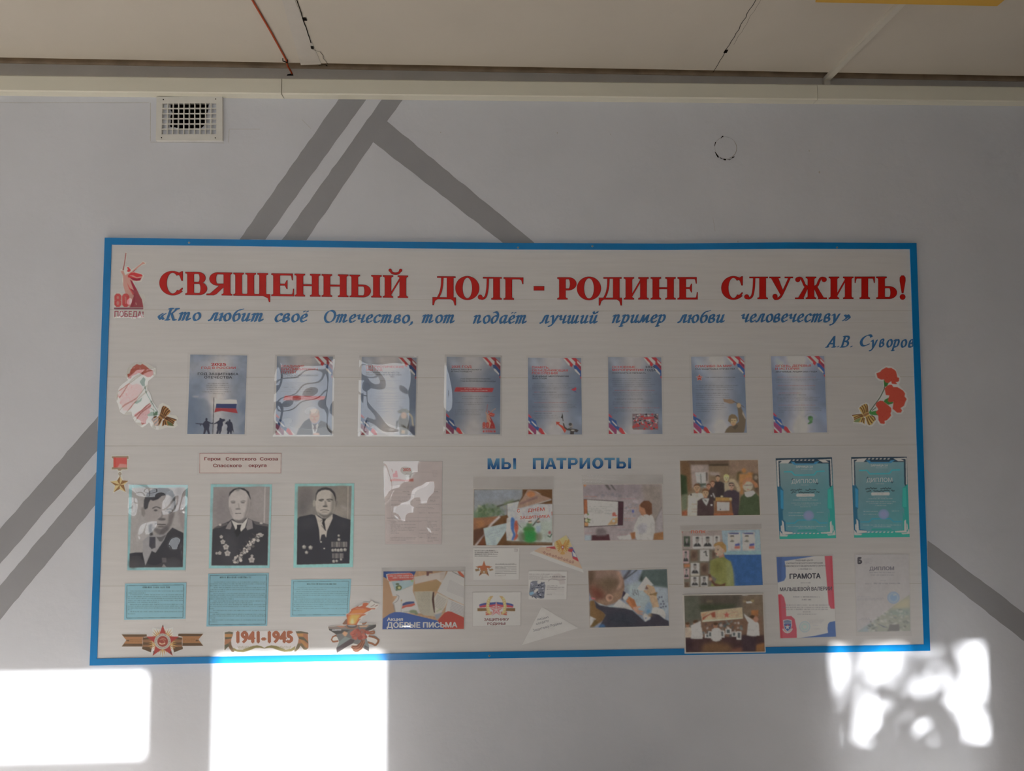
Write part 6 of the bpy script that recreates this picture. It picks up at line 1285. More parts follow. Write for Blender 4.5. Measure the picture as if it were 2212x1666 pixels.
# envelopes
a = Art([(105,275),(722,272),(715,693),(108,697)], (160,150,148), cr, (142,136,130), 1.6, 73)
a.lines([(125,390,306),(125,430,330),(125,380,354),(125,310,378)], 12, (40,38,42), .7)
for y in (314, 338, 360, 384): a.l("125,%d 432,%d" % (y, y-2), 3, (80,76,78), .2)
a.p(star(250, 555, 118, .36), (126,82,52), .3).p(star(250, 540, 90, .45), (132,72,42), .4).p("130,555 180,545 195,575 140,585", (110,86,58), .4).p("310,560 360,545 378,565 330,580", (110,86,58), .4).e(250,590,50,24,(120,86,52),.5).p("185,630 215,590 210,620", (60,44,36), .3).p("315,630 290,590 295,620", (60,44,36), .3).e(190,548,10,10,(186,178,170),.3).e(300,548,10,10,(186,178,170),.3).e(250,592,10,8,(196,176,160),.3)
a.lines([(400,660,486),(400,540,538),(400,470,612)], 11, (44,42,46), .6)
for y in (492, 518, 541, 566, 590, 614): a.l("400,%d 682,%d" % (y, y-2), 4, (84,80,84), .2)
a.l("400,625 400,643 535,640 535,622", 3, (110,104,104), .2).l("655,285 695,285 695,318 655,318 655,285", 4, (110,104,104), .2).lines([(662,690,300)], 18, (110,100,104), .6)
o = sheet('envelope_card', [tuple(p) for p in a.q], OS, 'white envelope card with a brown star order, under the drawings photograph', 'card', 'envelope cards'); a.build('printed_sheet', o, OS); film(zq(cr, (102,270),(735,268),(725,700),(104,704)), o, OS+.0008, 74, .0003, tilt=(-.004, 0))
a = Art([(840,578),(1360,582),(1352,963),(840,965)], (156,146,146), cr, (140,134,128), 1.6, 75)
a.p("870,730 900,712 980,708 1055,740 1070,770 1050,940 1010,948 860,910 850,880", (88,90,100), .4)
for k in range(70):
    r = random.Random(k+9); a.e(r.uniform(880,1050), r.uniform(725,935), r.uniform(5,22), r.uniform(3,9), r.choice([(40,42,54),(130,130,138),(58,62,76),(110,112,122)]), .3, r.uniform(-1,1))
a.p("850,870 900,850 920,880 870,905", (92,122,150), .5).e(945,840,34,18,(176,156,156),.5,-.7).e(985,728,26,22,(170,164,162),.5).p("1140,690 1180,620 1250,610 1320,650 1335,750 1260,760 1240,700", (132,124,122), .8, 0, .6)
a.lines([(850,1170,620),(850,1100,645),(850,1120,665),(850,1040,684)], 9, (90,84,88), .6).lines([(1128,1335,656)], 18, (66,60,66), .75).lines([(1085,1230,775),(1085,1320,800),(1085,1215,826),(1085,1150,893)], 9, (70,66,72), .6)
for y in (628, 650, 690, 790, 808, 830, 850, 872, 895): a.l("%d,%d %d,%d" % (850 if y < 700 else 1085, y, 1120 if y < 700 else 1320, y+1), 3, (112,106,108), .2)
a.l("1110,715 1130,690 1200,690 1250,700 1340,690", 8, (110,102,104), .4, 1)
for e_ in ("840,578 1360,582 1352,963 840,965 840,578",): a.l(e_, 4, (116,108,106), .2)
o = sheet('envelope_card', [tuple(p) for p in a.q], OS, 'white envelope card with a dark camouflage picture, right of the brown star card', 'card', 'envelope cards'); a.build('printed_sheet', o, OS)
a = Art([(98,862),(742,858),(740,1308),(98,1318)], (160,150,148), cr, (142,136,130), 1.6, 76)
for s, X in ((1, lambda x: x), (-1, lambda x: 828-x)):
    a.p([(X(x), y) for x, y in ((163,1075),(310,1072),(310,1112),(163,1115))], (128,96,52), .3)
    for y in (1080, 1094, 1108): a.l([(X(163), y), (X(310), y)], 7, (62,42,30), .2)
    a.p([(X(x), y) for x, y in ((270,1120),(360,1120),(350,1160),(275,1170))], (140,66,50), .4); a.l([(X(275), 1140), (X(350), 1135)], 6, (196,150,110), .3)
    a.p([(X(x), y) for x, y in ((185,1030),(230,1000),(285,1005),(345,1000),(410,995),(410,1040),(350,1060),(190,1068))], (142,52,62), .4); a.p([(X(x), y) for x, y in ((185,1030),(230,998),(285,1003),(345,995),(410,990),(405,1020),(340,1030),(260,1030),(190,1048))], (44,58,108), .4); a.p([(X(x), y) for x, y in ((205,1000),(280,985),(340,970),(400,965),(405,992),(340,998),(280,1000),(190,1020))], (178,172,174), .4)
    a.p([(X(x), y) for x, y in ((375,910),(330,915),(290,970),(275,1050),(290,1130),(330,1165),(350,1150),(325,1110),(318,1040),(335,970))], (150,124,80), .4)
    for k in range(7): a.e(X(300+6*abs(k-3)), 945+k*30, 16, 10, (172,148,100), .4, .6*s)
a.p(star(413, 1095, 104, .40), (150,78,82), .3).p(star(413, 1095, 74, .40), (178,96,98), .4)
for k in range(5): a.l([(413, 1095), (413+96*math.sin(2*math.pi*k/5), 1095-96*math.cos(2*math.pi*k/5))], 6, (206,160,156), .3)
a.text('ЗАЩИТНИКУ', 252, 1243, 582, 1240, 32, (92,48,52), .02).text('РОДИНЫ!', 296, 1298, 540, 1296, 32, (92,48,52), .02)
a.l("98,862 742,858 740,1308 98,1318 98,862", 4, (120,112,110), .2)
o = sheet('greeting_card', [tuple(p) for p in a.q], OS, 'white card with a red star in a golden wreath and a dark red inscription', 'card'); a.build('printed_sheet', o, OS); film(zq(cr, (92,858),(750,854),(745,1314),(94,1324)), o, OS+.0008, 77, .0003, tilt=(-.004, 0))

cr = (1005, 970, 7.573)
photo(cr, [(140,662),(1425,660),(1425,1580),(130,1580)], (146,138,132), 81, [[(132,455),(1445,450),(1445,655),(130,640)]], "photograph of children's drawings with a green tank and a flag, under the word МЫ", OS+.0006, d1, border=[(128,648),(1434,650),(1436,1590),(122,1590)])
# boy at the screen
cr = (1240, 970, 7.933)
def d2(a):
    a.p("150,610 1505,605 1530,1560 175,1575", (112,102,102), .5); a.p("150,610 1150,605 1150,800 160,820", (104,94,96), 5).p("1150,605 1505,605 1530,1560 1400,1560 1200,900", (104,94,88), 4)
    a.p("160,612 215,612 180,660", (140,84,40), 1).p("520,612 575,612 635,700 595,705", (76,70,68), .8).p("615,612 650,612 725,710 685,705", (76,70,68), .8)
    for k in range(16):
        r = random.Random(k+2); x, y = r.uniform(300,1080), r.uniform(730,830); a.e(x, y, r.uniform(14,40), r.uniform(8,24), (88,84,90), 1, 0, .6)
    for y, x0, x1, c in ((815,180,385,(134,76,62)),(855,800,1060,(120,84,90)),(1015,920,1080,(140,90,70)),(1190,850,1050,(146,92,74)),(1225,860,1030,(140,96,84)),(1345,640,880,(116,88,92)),(1440,180,370,(116,80,86)),(1470,740,980,(120,84,92)),(1390,790,980,(84,84,92))): a.lines([(x0,x1,y)], 16, c, .6)
    for k in range(24):
        r = random.Random(k+60); a.e(r.uniform(860,1090), r.uniform(870,1160), r.uniform(8,30), r.uniform(8,22), r.choice([(92,92,98),(126,116,118)]), .8, 0, .6)
    a.e(1010,1070,18,30,(52,62,110),1)
    a.p("165,860 850,900 840,1310 175,1345", (52,38,40), .6).p("170,870 230,872 230,1150 175,1180", (122,72,42), 1).p("755,905 845,915 830,1305 745,1308", (64,40,46), .6).p("225,872 755,905 745,1302 240,1328", (150,158,146), .5)
    a.lines([(250,690,985),(250,545,1017),(250,635,1047),(250,510,1076),(515,650,1108)], 13, (96,98,94), .65, .02)
    a.e(205,1150,40,40,(160,158,130),.8).e(230,1225,46,34,(140,142,100),.8).p("230,1090 260,1120 230,1150", (70,92,48), .6).p("220,1190 300,1215 240,1230", (64,84,44), .6).p("240,1230 280,1270 220,1260", (64,84,44), .6).p("180,1260 245,1260 240,1325 180,1325", (136,94,58), .8)
    a.e(685,1120,32,34,(150,72,60),.7).e(700,1145,44,14,(140,60,50),.6).e(680,1240,44,40,(156,128,104),.7).p("570,1305 660,1190 745,1170 745,1270 700,1300", (140,104,72), .8).e(678,1235,24,22,(176,158,140),.5).e(690,1170,22,20,(170,150,136),.6)
    a.p("290,1480 600,1460 620,1570 290,1572", (66,36,40), .8).p("380,1360 500,1360 560,1400 560,1480 380,1490", (88,78,78), 2).p("180,1480 300,1480 290,1572 178,1572", (110,116,122), 1.5).p("740,1500 970,1465 1000,1550 780,1560", (132,126,132), 1)
    a.p("1150,1130 1200,1110 1300,1120 1350,1160 1390,1260 1385,1440 1350,1560 1080,1560 1045,1500 1000,1480 1040,1300 1100,1180", (140,132,136), .8).p("1210,1260 1260,1300 1230,1440 1180,1460 1060,1440 1100,1300", (112,108,112), 3, 0, .8).p("960,1440 1050,1420 1050,1540 990,1550", (112,74,44), 1)
    a.p("1130,1080 1180,1050 1250,1110 1210,1160 1150,1130", (120,82,58), .8).p("1185,1130 1250,1125 1215,1175", (160,152,152), .6)
    a.p("1115,1030 1120,960 1200,900 1290,960 1300,1080 1180,1120 1130,1090 1115,1060", (124,86,62), .8).p("1145,930 1200,885 1280,885 1335,940 1340,1110 1290,1145 1230,1110 1210,1020 1150,1000 1130,970", (84,54,36), .8)
    a.l("1505,1000 1400,1220", 14, (80,74,72), .8).p("1510,1000 1530,1420 1390,1440 1400,1220", (112,104,104), 1.5).p("1370,1450 1530,1420 1532,1560 1360,1560", (110,76,44), 1)
photo(cr, [(152,612),(1505,605),(1533,1560),(175,1575)], (126,116,108), 82, [[(130,455),(1520,440),(1525,595),(135,600)]], 'photograph of a pupil in a white shirt beside a wall screen, under the middle heading', OS, d2, border=[(148,598),(1512,592),(1540,1570),(168,1588)])
# hands with a folded letter
cr = (1255, 1210, 10.414)
def d3(a):
    a.p("160,240 1940,205 1990,1485 195,1530", (98,104,114), .5).p("1380,220 1940,205 1960,640 1620,590 1280,470", (66,76,74), 1.5).p("1320,440 1380,330 1400,520", (40,46,44), 2).p("900,230 1380,220 1280,470 950,600", (104,110,122), 2)
    a.l("1110,230 940,450", 60, (58,54,60), 2).l("1260,225 1000,420", 22, (50,46,50), 1)
    a.p("950,600 1290,480 1500,700 1600,1000 1400,1200 1000,900 1100,700", (118,126,142), 4, 0, .8).p("1600,600 1950,640 1985,1400 1800,1100", (116,122,136), 3, 0, .8)
    a.p("1270,640 1460,370 1630,560 1500,640 1420,690 1320,690", (140,140,146), .8).lines([(1330,1480,520),(1300,1460,570),(1290,1420,620)], 14, (90,90,100), .5, -.6)
    for k in range(9): r = random.Random(k); a.l([(1140+k*16, 640+r.uniform(0,120)), (1170+k*16, 690+r.uniform(0,120))], 9, (70,74,84), .5)
    for x, y in ((1765,840),(1815,835),(1845,930),(1800,990),(1865,990),(1850,1050),(1910,1045),(1800,1075),(1735,880)): a.e(x, y, 18, 20, (58,62,84), .8)
    a.p("160,240 700,228 840,260 960,450 980,600 950,760 900,860 760,960 560,1020 380,980 300,900 230,850 185,720", (104,80,66), .8)
    a.e(560,330,330,140,(112,90,80),6).e(620,520,260,180,(78,66,48),9,0,.8).p("165,240 330,236 260,500 185,700", (66,54,38), 5, 0, .9).p("200,560 420,640 560,820 420,900 300,890 210,760", (92,46,34), 5, 0, .8).l("830,250 900,420 890,560 830,660", 50, (128,102,88), 2.5, 1)
    a.p("700,760 950,640 960,760 900,860 760,980 560,1025 420,1000 340,920 600,900", (112,88,70), 3).e(640,850,85,84,(138,106,88),.8).e(655,850,42,44,(104,72,58),1.5).p("225,830 330,870 320,900 240,885", (176,76,78), .8)
    a.p("190,920 300,900 330,1000 420,1100 560,1200 540,1340 420,1420 200,1520 195,1200", (98,74,44), 1.2).p("200,1260 340,1330 200,1500", (140,144,156), .8).p("300,1330 400,1400 300,1510 210,1525", (84,66,36), 1.5)
    a.p("320,940 440,1010 600,1040 760,1010 860,900 1000,1000 1160,1120 780,1070 640,1060", (120,126,142), .8).p("720,1040 860,890 1120,1050 1170,1130 900,1090", (134,140,156), 1)
    a.p("310,920 420,1020 640,1060 1000,1090 1160,1140 1300,1260 1440,1390 1560,1340 1570,1200 1700,1190 1880,1330 1975,1370 1985,1487 400,1525 480,1380 560,1240 480,1160 340,1080", (56,52,60), .8).p("560,1200 900,1120 1250,1260 1300,1480 620,1510", (46,50,58), 6, 0, .8)
    a.p("390,1500 430,1450 500,1440 545,1480 540,1520 400,1525", (44,74,104), 1)
    a.p("950,690 1010,740 990,800 930,880 960,915 910,890", (54,44,58), .8).p("940,850 1020,740 1090,780 990,915", (146,148,158), .6).p("1010,930 1080,820 1200,900 1260,1050 1180,1130 1120,1060", (136,86,52), .8).p("1080,830 1200,900 1250,1050 1180,1060 1120,980", (126,76,40), 1, 0, .8)
    a.p("1160,1070 1250,1050 1340,1040 1340,1065 1280,1085 1300,1130 1390,1150 1395,1180 1300,1190 1390,1210 1385,1240 1280,1220 1200,1150", (150,104,88), .6)
    a.p("1470,570 1500,550 1640,600 1670,680 1690,760 1740,980 1760,1060 1600,1090 1570,960 1540,820 1490,780 1400,700 1440,670 1480,690", (144,112,88), .6).p("1470,570 1520,650 1440,660", (96,68,60), .8).l("1550,780 1650,770 1710,740", 30, (106,78,46), .8).p("1640,740 1700,730 1700,810 1640,800", (112,86,50), .8)
    a.p("1580,1190 1600,1075 1700,1060 1860,1120 1910,1240 1890,1330 1760,1230", (132,138,152), .8).e(1520,1090,80,140,(96,112,124),1.5,.2).e(1520,1160,40,50,(64,104,138),1.5).p("1380,1260 1440,1190 1570,1300 1450,1385", (134,144,156), .8).e(1460,1310,20,20,(96,104,116),.6).e(1550,1240,40,30,(124,98,60),2)
photo(cr, [(162,240),(1935,205),(1988,1483),(195,1528)], (130,122,114), 83, None, 'photograph of a fair-haired child seen from above holding a folded letter', OS, d3, border=[(145,222),(1955,186),(2006,1500),(180,1548)])
# class with a parcel
cr = (1455, 980, 10.79)
def person(a, x, y, r, skin, hair, body, bw, bh, dark=True):
    """head at x, y; hair cap; shoulders below"""
    a.p([(x-bw, y+bh),(x-bw*.95, y+r*2.0),(x-bw*.5, y+r*1.35),(x, y+r*1.2),(x+bw*.5, y+r*1.35),(x+bw*.95, y+r*2.0),(x+bw, y+bh)], body, .8)
    a.e(x, y+r*.9, r*.45, r*.5, (skin[0]*.85, skin[1]*.82, skin[2]*.8), .8)
    a.e(x, y, r*.8, r, skin, .7); a.p([(x-r*.88, y+r*.05),(x-r*.8, y-r*.7),(x-r*.3, y-r*1.12),(x+r*.35, y-r*1.12),(x+r*.82, y-r*.7),(x+r*.88, y),(x+r*.6, y-r*.45),(x, y-r*.6),(x-r*.6, y-r*.45)], hair, .6)
    if dark:
        for s in (-1, 1): a.e(x+s*r*.33, y-r*.02, r*.15, r*.08, (skin[0]*.5, skin[1]*.5, skin[2]*.5), .5)
        a.e(x, y+r*.52, r*.24, r*.07, (skin[0]*.65, skin[1]*.5, skin[2]*.5), .5); a.e(x, y+r*.22, r*.12, r*.1, (skin[0]*.8, skin[1]*.75, skin[2]*.75), .6)
def d4(a):
    a.p("145,165 1965,150 2020,1435 185,1450", (96,80,62), .5).p("145,170 400,160 420,860 330,900 165,480", (84,62,40), 3).p("400,250 820,250 820,800 440,800", (110,98,92), 1.5).p("290,165 1300,155 1300,250 420,270", (78,62,50), 2).p("820,250 1290,240 1300,300 830,300", (52,42,32), 1.5).p("830,300 1290,300 1290,640 830,640", (92,76,58), 2).p("1310,155 1965,150 1975,460 1500,450 1310,500", (98,80,66), 3)
    a.p("150,480 300,520 330,960 175,980", (44,54,34), 1.5).p("180,980 330,940 310,1330 190,1380", (80,84,66), 2).p("190,1340 320,1320 320,1450 190,1450", (110,60,36), 2)
    a.p("505,440 750,430 760,780 640,785 540,680", (142,152,158), .8).p("625,470 640,470 650,700 635,690", (60,66,62), .6).l("510,510 750,505", 10, (110,118,128), .6).p("540,670 640,700 760,690 760,785 640,790", (60,66,58), 1).p("640,760 750,750 750,780", (160,166,168), .8).p("750,440 790,440 790,640 760,640", (70,62,56), 1)
    a.p("1480,440 1560,410 1600,430 1540,500 1520,640 1470,640", (66,58,36), 2).p("1530,480 1840,470 1850,600 1640,640 1620,950 1540,950", (126,86,48), 1.5).e(1640,400,50,60,(150,84,44),1.5).e(1790,470,80,30,(140,84,40),1.5).p("1840,470 1970,470 1985,960 1900,900 1850,640", (70,58,46), 2).e(1920,560,40,50,(112,100,86),1.5).p("830,430 1080,450 1060,520 850,500", (112,102,98), 2)
    person(a, 1230, 570, 78, (152,122,88), (146,116,72), (112,102,84), 130, 430)
    person(a, 1030, 570, 62, (134,98,76), (62,46,38), (52,44,44), 160, 460); person(a, 910, 700, 62, (132,92,72), (84,56,40), (58,48,46), 90, 400); person(a, 815, 770, 62, (130,88,68), (84,52,38), (56,46,44), 90, 400)
    person(a, 1350, 750, 78, (134,98,82), (60,46,44), (58,48,54), 190, 700); a.l("1310,640 1400,640 1500,780 1520,870", 60, (128,108,88), 1.5, 1)
    for s in (1320, 1385): a.e(s, 750, 28, 10, (46,40,42), .5)
    person(a, 545, 800, 92, (138,98,74), (84,58,40), (140,122,108), 220, 660); a.p("380,960 420,930 430,980 400,985", (60,50,46), .6)
    for y in (1180, 1300, 1360): a.l("420,%d 560,%d" % (y, y), 14, (104,88,80), 1)
    person(a, 745, 920, 92, (140,100,76), (90,60,38), (60,46,46), 200, 540); a.p("660,1060 740,1040 830,1050 800,1150 765,1220 700,1130", (118,116,112), .8).p("700,1070 780,1100 760,1130", (66,62,62), .8).e(885,1200,26,22,(150,146,146),.6).e(880,985,20,18,(140,136,134),.6).l("920,930 960,1030", 26, (128,122,116), .8)
    a.p("1500,1450 1560,1020 1640,940 1900,900 1990,1000 2018,1440", (58,66,46), 1).p("1650,900 1860,860 1910,920 1820,1000 1720,1020 1670,990", (136,136,140), .6)
    a.e(1730,740,120,140,(148,112,98),.8).p("1610,760 1620,640 1700,560 1800,560 1880,640 1950,700 1980,780 1900,800 1860,720 1800,660 1700,650 1650,720", (120,82,54), .8).l("1650,740 1830,735", 14, (92,74,66), .6).l("1690,740 1720,745", 24, (104,84,76), .6).e(1740,840,36,10,(128,76,68),.6).e(1715,780,16,12,(176,146,134),.6)
    a.p("980,1020 1350,1030 1360,1110 980,1110", (128,94,48), .8).p("980,1100 1345,1110 1390,1445 940,1447", (98,66,42), .8).p("1010,1130 1305,1135 1300,1335 1015,1335", (132,122,128), .6).e(1092,1302,16,14,(50,48,54),.5).lines([(1130,1245,1305)], 24, (106,100,108), .6).lines([(1040,1090,1160),(1040,1080,1180)], 8, (106,98,106), .5).e(1125,1000,30,22,(150,112,88),.6).e(1330,1060,32,26,(150,112,88),.6)
    a.p("940,1400 1395,1390 1390,1447 940,1450", (110,64,40), 1)
photo(cr, [(148,165),(1965,150),(2018,1432),(188,1455)], (118,110,102), 84, None, 'photograph of a class of children round a parcel box, topmost in its column', OS, d4, border=[(130,145),(1985,130),(2035,1452),(165,1475)])
# pupil before a wall of portraits
def d5(a):
    a.p("185,195 2015,150 2085,1450 250,1505", (84,78,68), .5).p("185,195 1130,170 1150,620 210,610", (106,96,92), 1).p("1120,175 2015,150 2045,740 1180,740", (98,110,122), .8).p("1180,735 2045,735 2085,1450 1400,1470 1360,1000 1200,820", (30,66,104), .8).p("1190,670 2040,650 2045,735 1180,738", (92,112,122), .8)
    a.text('ПОЛК', 405, 240, 750, 236, 62, (150,58,40), .02).p("190,200 215,200 205,245", (120,40,40), .6)
    P = [(235,310,150,245,0),(445,305,215,290,1),(675,300,240,290,1),(930,295,150,290,1),(210,640,150,300,2),(395,630,165,260,3),(615,620,215,270,4),(900,640,80,200,3),(235,1060,130,240,2),(400,930,200,290,1),(630,930,180,290,3),(400,1250,190,240,1),(630,1245,170,240,1),(255,1380,110,120,3)]
    for x, y, w, h, t in P:
        a.p([(x,y),(x+w,y),(x+w,y+h),(x,y+h)], [(58,66,54),(128,124,120),(126,104,104),(84,68,56),(136,128,122)][t], .8)
        cx = x+w*.5
        if t in (1, 2, 0): a.p([(cx-w*.42,y+h*.86),(cx-w*.32,y+h*.66),(cx,y+h*.5),(cx+w*.32,y+h*.66),(cx+w*.44,y+h*.86)], (50,48,48), .9); a.e(cx, y+h*.32, w*.2, h*.24, (98,92,88), .8); a.e(cx, y+h*.14, w*.2, h*.08, (56,54,54), .8); a.p([(cx-10,y+h*.52),(cx+10,y+h*.52),(cx,y+h*.75)], (140,134,130), .5)
        if t == 3: a.e(cx, y+h*.45, w*.3, h*.3, (70,54,46), 1.5)
        if t == 4: a.l([(cx-20,y+70),(cx+30,y+40),(cx+40,y+140),(cx+70,y+150)], 26, (58,56,54), .8)
    a.p("455,560 690,555 690,600 470,605", (140,132,122), .8).p("720,555 920,555 920,600 720,605", (140,132,122), .8).p("235,960 380,950 380,1030 245,1040", (130,80,52), 1.2).p("410,1190 600,1185 600,1230 410,1235", (124,116,106), .8)
    for x in (1260, 1600):
        a.p([(x,230),(x+290,215),(x+300,640),(x+10,645)], (124,118,122), .8).p([(x,230),(x+260,225),(x+260,262),(x+60,262)], (52,56,88), .8); a.e(x+105, 345, 44, 60, (130,116,108), .8); a.p([(x+60,330),(x+65,290),(x+145,285),(x+155,330),(x+140,320),(x+70,320)], (64,60,58), .6); a.p([(x+40,440),(x+100,390),(x+160,420),(x+130,450)], (84,82,76), .8)
        a.p([(x+170,490),(x+280,470),(x+285,530),(x+170,545)], (56,62,104), .8).p([(x+160,545),(x+285,535),(x+285,600),(x+160,600)], (150,72,62), .8)
    a.p("850,880 1000,820 1160,780 1220,830 1330,900 1380,1100 1410,1470 860,1480 900,1380 940,1440 1000,1300 850,1200", (94,94,50), 1).p("1230,900 1330,900 1400,1200 1410,1470 1250,1470", (100,102,66), 2.5, 0, .8).p("900,900 1100,870 1150,1100 1000,1180 880,1100", (86,82,38), 4, 0, .7)
    a.p("800,1190 860,1190 900,1320 960,1400 1100,1440 1220,1390 1200,1470 960,1475 850,1340", (76,50,38), 1).e(860,1310,40,40,(116,90,72),1.2)
    a.p("1060,720 1160,700 1180,780 1060,820", (122,88,70), .8).p("960,540 1080,480 1180,560 1180,680 1120,760 1020,780 985,740 1000,700 950,680 965,620", (140,106,90), .8).e(1035,625,24,12,(84,60,52),.6).p("985,700 1020,705 1010,740 985,735", (112,66,56), .6)
    a.p("940,500 1040,440 1140,440 1220,520 1235,640 1200,710 1170,620 1120,580 1060,520 980,530 940,560", (112,86,46), .8).e(1165,650,24,34,(130,94,76),.8)
photo(cr=(1455, 1130, 10.79), q=[(188,195),(2012,150),(2085,1448),(252,1505)], white=(120,112,104), seed=85, pocket=[[(150,60),(2045,20),(2050,120),(160,165)]], lab='photograph of a pupil in a green tunic before rows of portraits, middle of its column', off=OS, drawfn=d5, border=[(168,172),(2032,128),(2104,1468),(234,1526)])
# march with a banner
def d6(a):
    a.p("135,130 1970,105 2018,1435 178,1455", (74,68,60), .5).p("135,130 520,125 560,500 520,700 150,760", (70,70,60), 5).p("520,125 1500,110 1340,380 860,450 560,480", (66,58,50), 5).p("480,330 1340,330 1320,400 860,470 520,480", (54,58,42), 3).p("1480,115 1970,108 1980,640 1520,560", (88,74,60), 4)
    a.p("1480,110 1650,106 1620,120 1500,128", (150,138,130), .8).p("1570,270 1700,258 1730,300 1600,312", (156,150,146), .6).e(1730,250,40,16,(132,112,72),1.5).e(1545,265,36,14,(120,102,70),1.5).l("660,275 800,255", 14, (104,98,74), 2).p("1700,470 1870,465 1865,640 1700,630", (116,76,40), 1)
    a.p("520,700 1500,640 1970,600 2000,1200 1700,1250 560,1200 160,1140", (88,66,52), 3); a.p("178,1100 2010,1050 2018,1435 178,1455", (58,40,40), 2).p("560,1280 900,1200 1240,1300 1240,1440 560,1448", (94,68,40), 5, 0, .8).p("1240,1380 1500,1350 1500,1440 1240,1440", (96,60,44), 3)
    r = random.Random(5)
    for k in range(70): a.e(r.uniform(580,1520), r.uniform(720,1080), r.uniform(14,44), r.uniform(14,44), r.choice([(120,112,106),(70,56,52),(96,70,54),(60,66,66),(130,124,120),(84,88,84)]), 1, r.uniform(0,3), .8)
    for x, y, w, h in ((1100,900,140,130),(1250,970,110,120),(1360,960,115,200),(620,1020,180,100),(960,940,120,170),(700,960,100,150)): a.p([(x,y),(x+w,y+5),(x+w,y+h),(x,y+h-5)], (130,126,124), .7); a.p([(x+w*.2,y+h*.15),(x+w*.75,y+h*.18),(x+w*.75,y+h*.8),(x+w*.2,y+h*.78)], (64,68,68), .8)
    for x, y, s in ((235,880,.9),(430,860,1.1),(890,900,1.0),(1750,760,1.2)):
        w = 130*s; a.p([(x-w*.95,y+250*s),(x-w*.8,y+20*s),(x-w*.3,y-20*s),(x+w*.3,y-20*s),(x+w*.8,y+20*s),(x+w*.95,y+250*s)], (134,124,126) if x != 235 else (126,112,100), .9); a.e(x-20*s, y-75*s, 52*s, 66*s, (110,78,58), .9); a.e(x-20*s, y-112*s, 54*s, 36*s, (66,48,34), .9)
    a.p("290,830 520,720 540,900 580,1090 500,1130 350,1120", (138,132,134), 1).p("1530,545 1590,600 1780,720 1860,760 1880,900 1820,1080 1700,1085 1600,1050 1660,800 1560,640", (140,132,136), .9).e(1810,680,56,70,(116,82,66),.9).p("790,960 850,890 960,900 980,1180 880,1200 800,1180", (140,132,128), .9)
    a.p("520,520 860,470 1490,400 1510,660 1100,700 560,745", (156,110,88), .6).p("560,640 800,520 860,500 870,640 800,640 760,560 640,640 570,730", (112,56,38), 1).p("530,560 700,510 560,640", (150,96,70), 1).p("580,700 1510,640 1505,665 560,745", (172,130,104), .6).p(star(1130, 580, 76, .5), (164,64,54), .8); a.lines([(1230,1390,590),(900,1060,560),(900,1050,610),(1230,1380,520)], 22, (130,84,66), .5, -.05)
    a.p("1810,1280 2010,1230 2018,1430 1800,1435", (104,70,36), 2).p("178,1150 330,1140 340,1400 178,1450", (50,34,38), 2).p("1480,1040 1830,1090 1800,1430 1500,1430", (54,40,44), 2)
photo(cr=(1465, 1275, 10.79), q=[(138,130),(1968,105),(2018,1435),(180,1455)], white=(122,114,106), seed=86, pocket=None, lab='photograph of a march with a pink banner, overlapping the blue frame', off=RF+.0012, drawfn=d6, border=[(108,112),(1990,80),(2040,1455),(150,1482)])

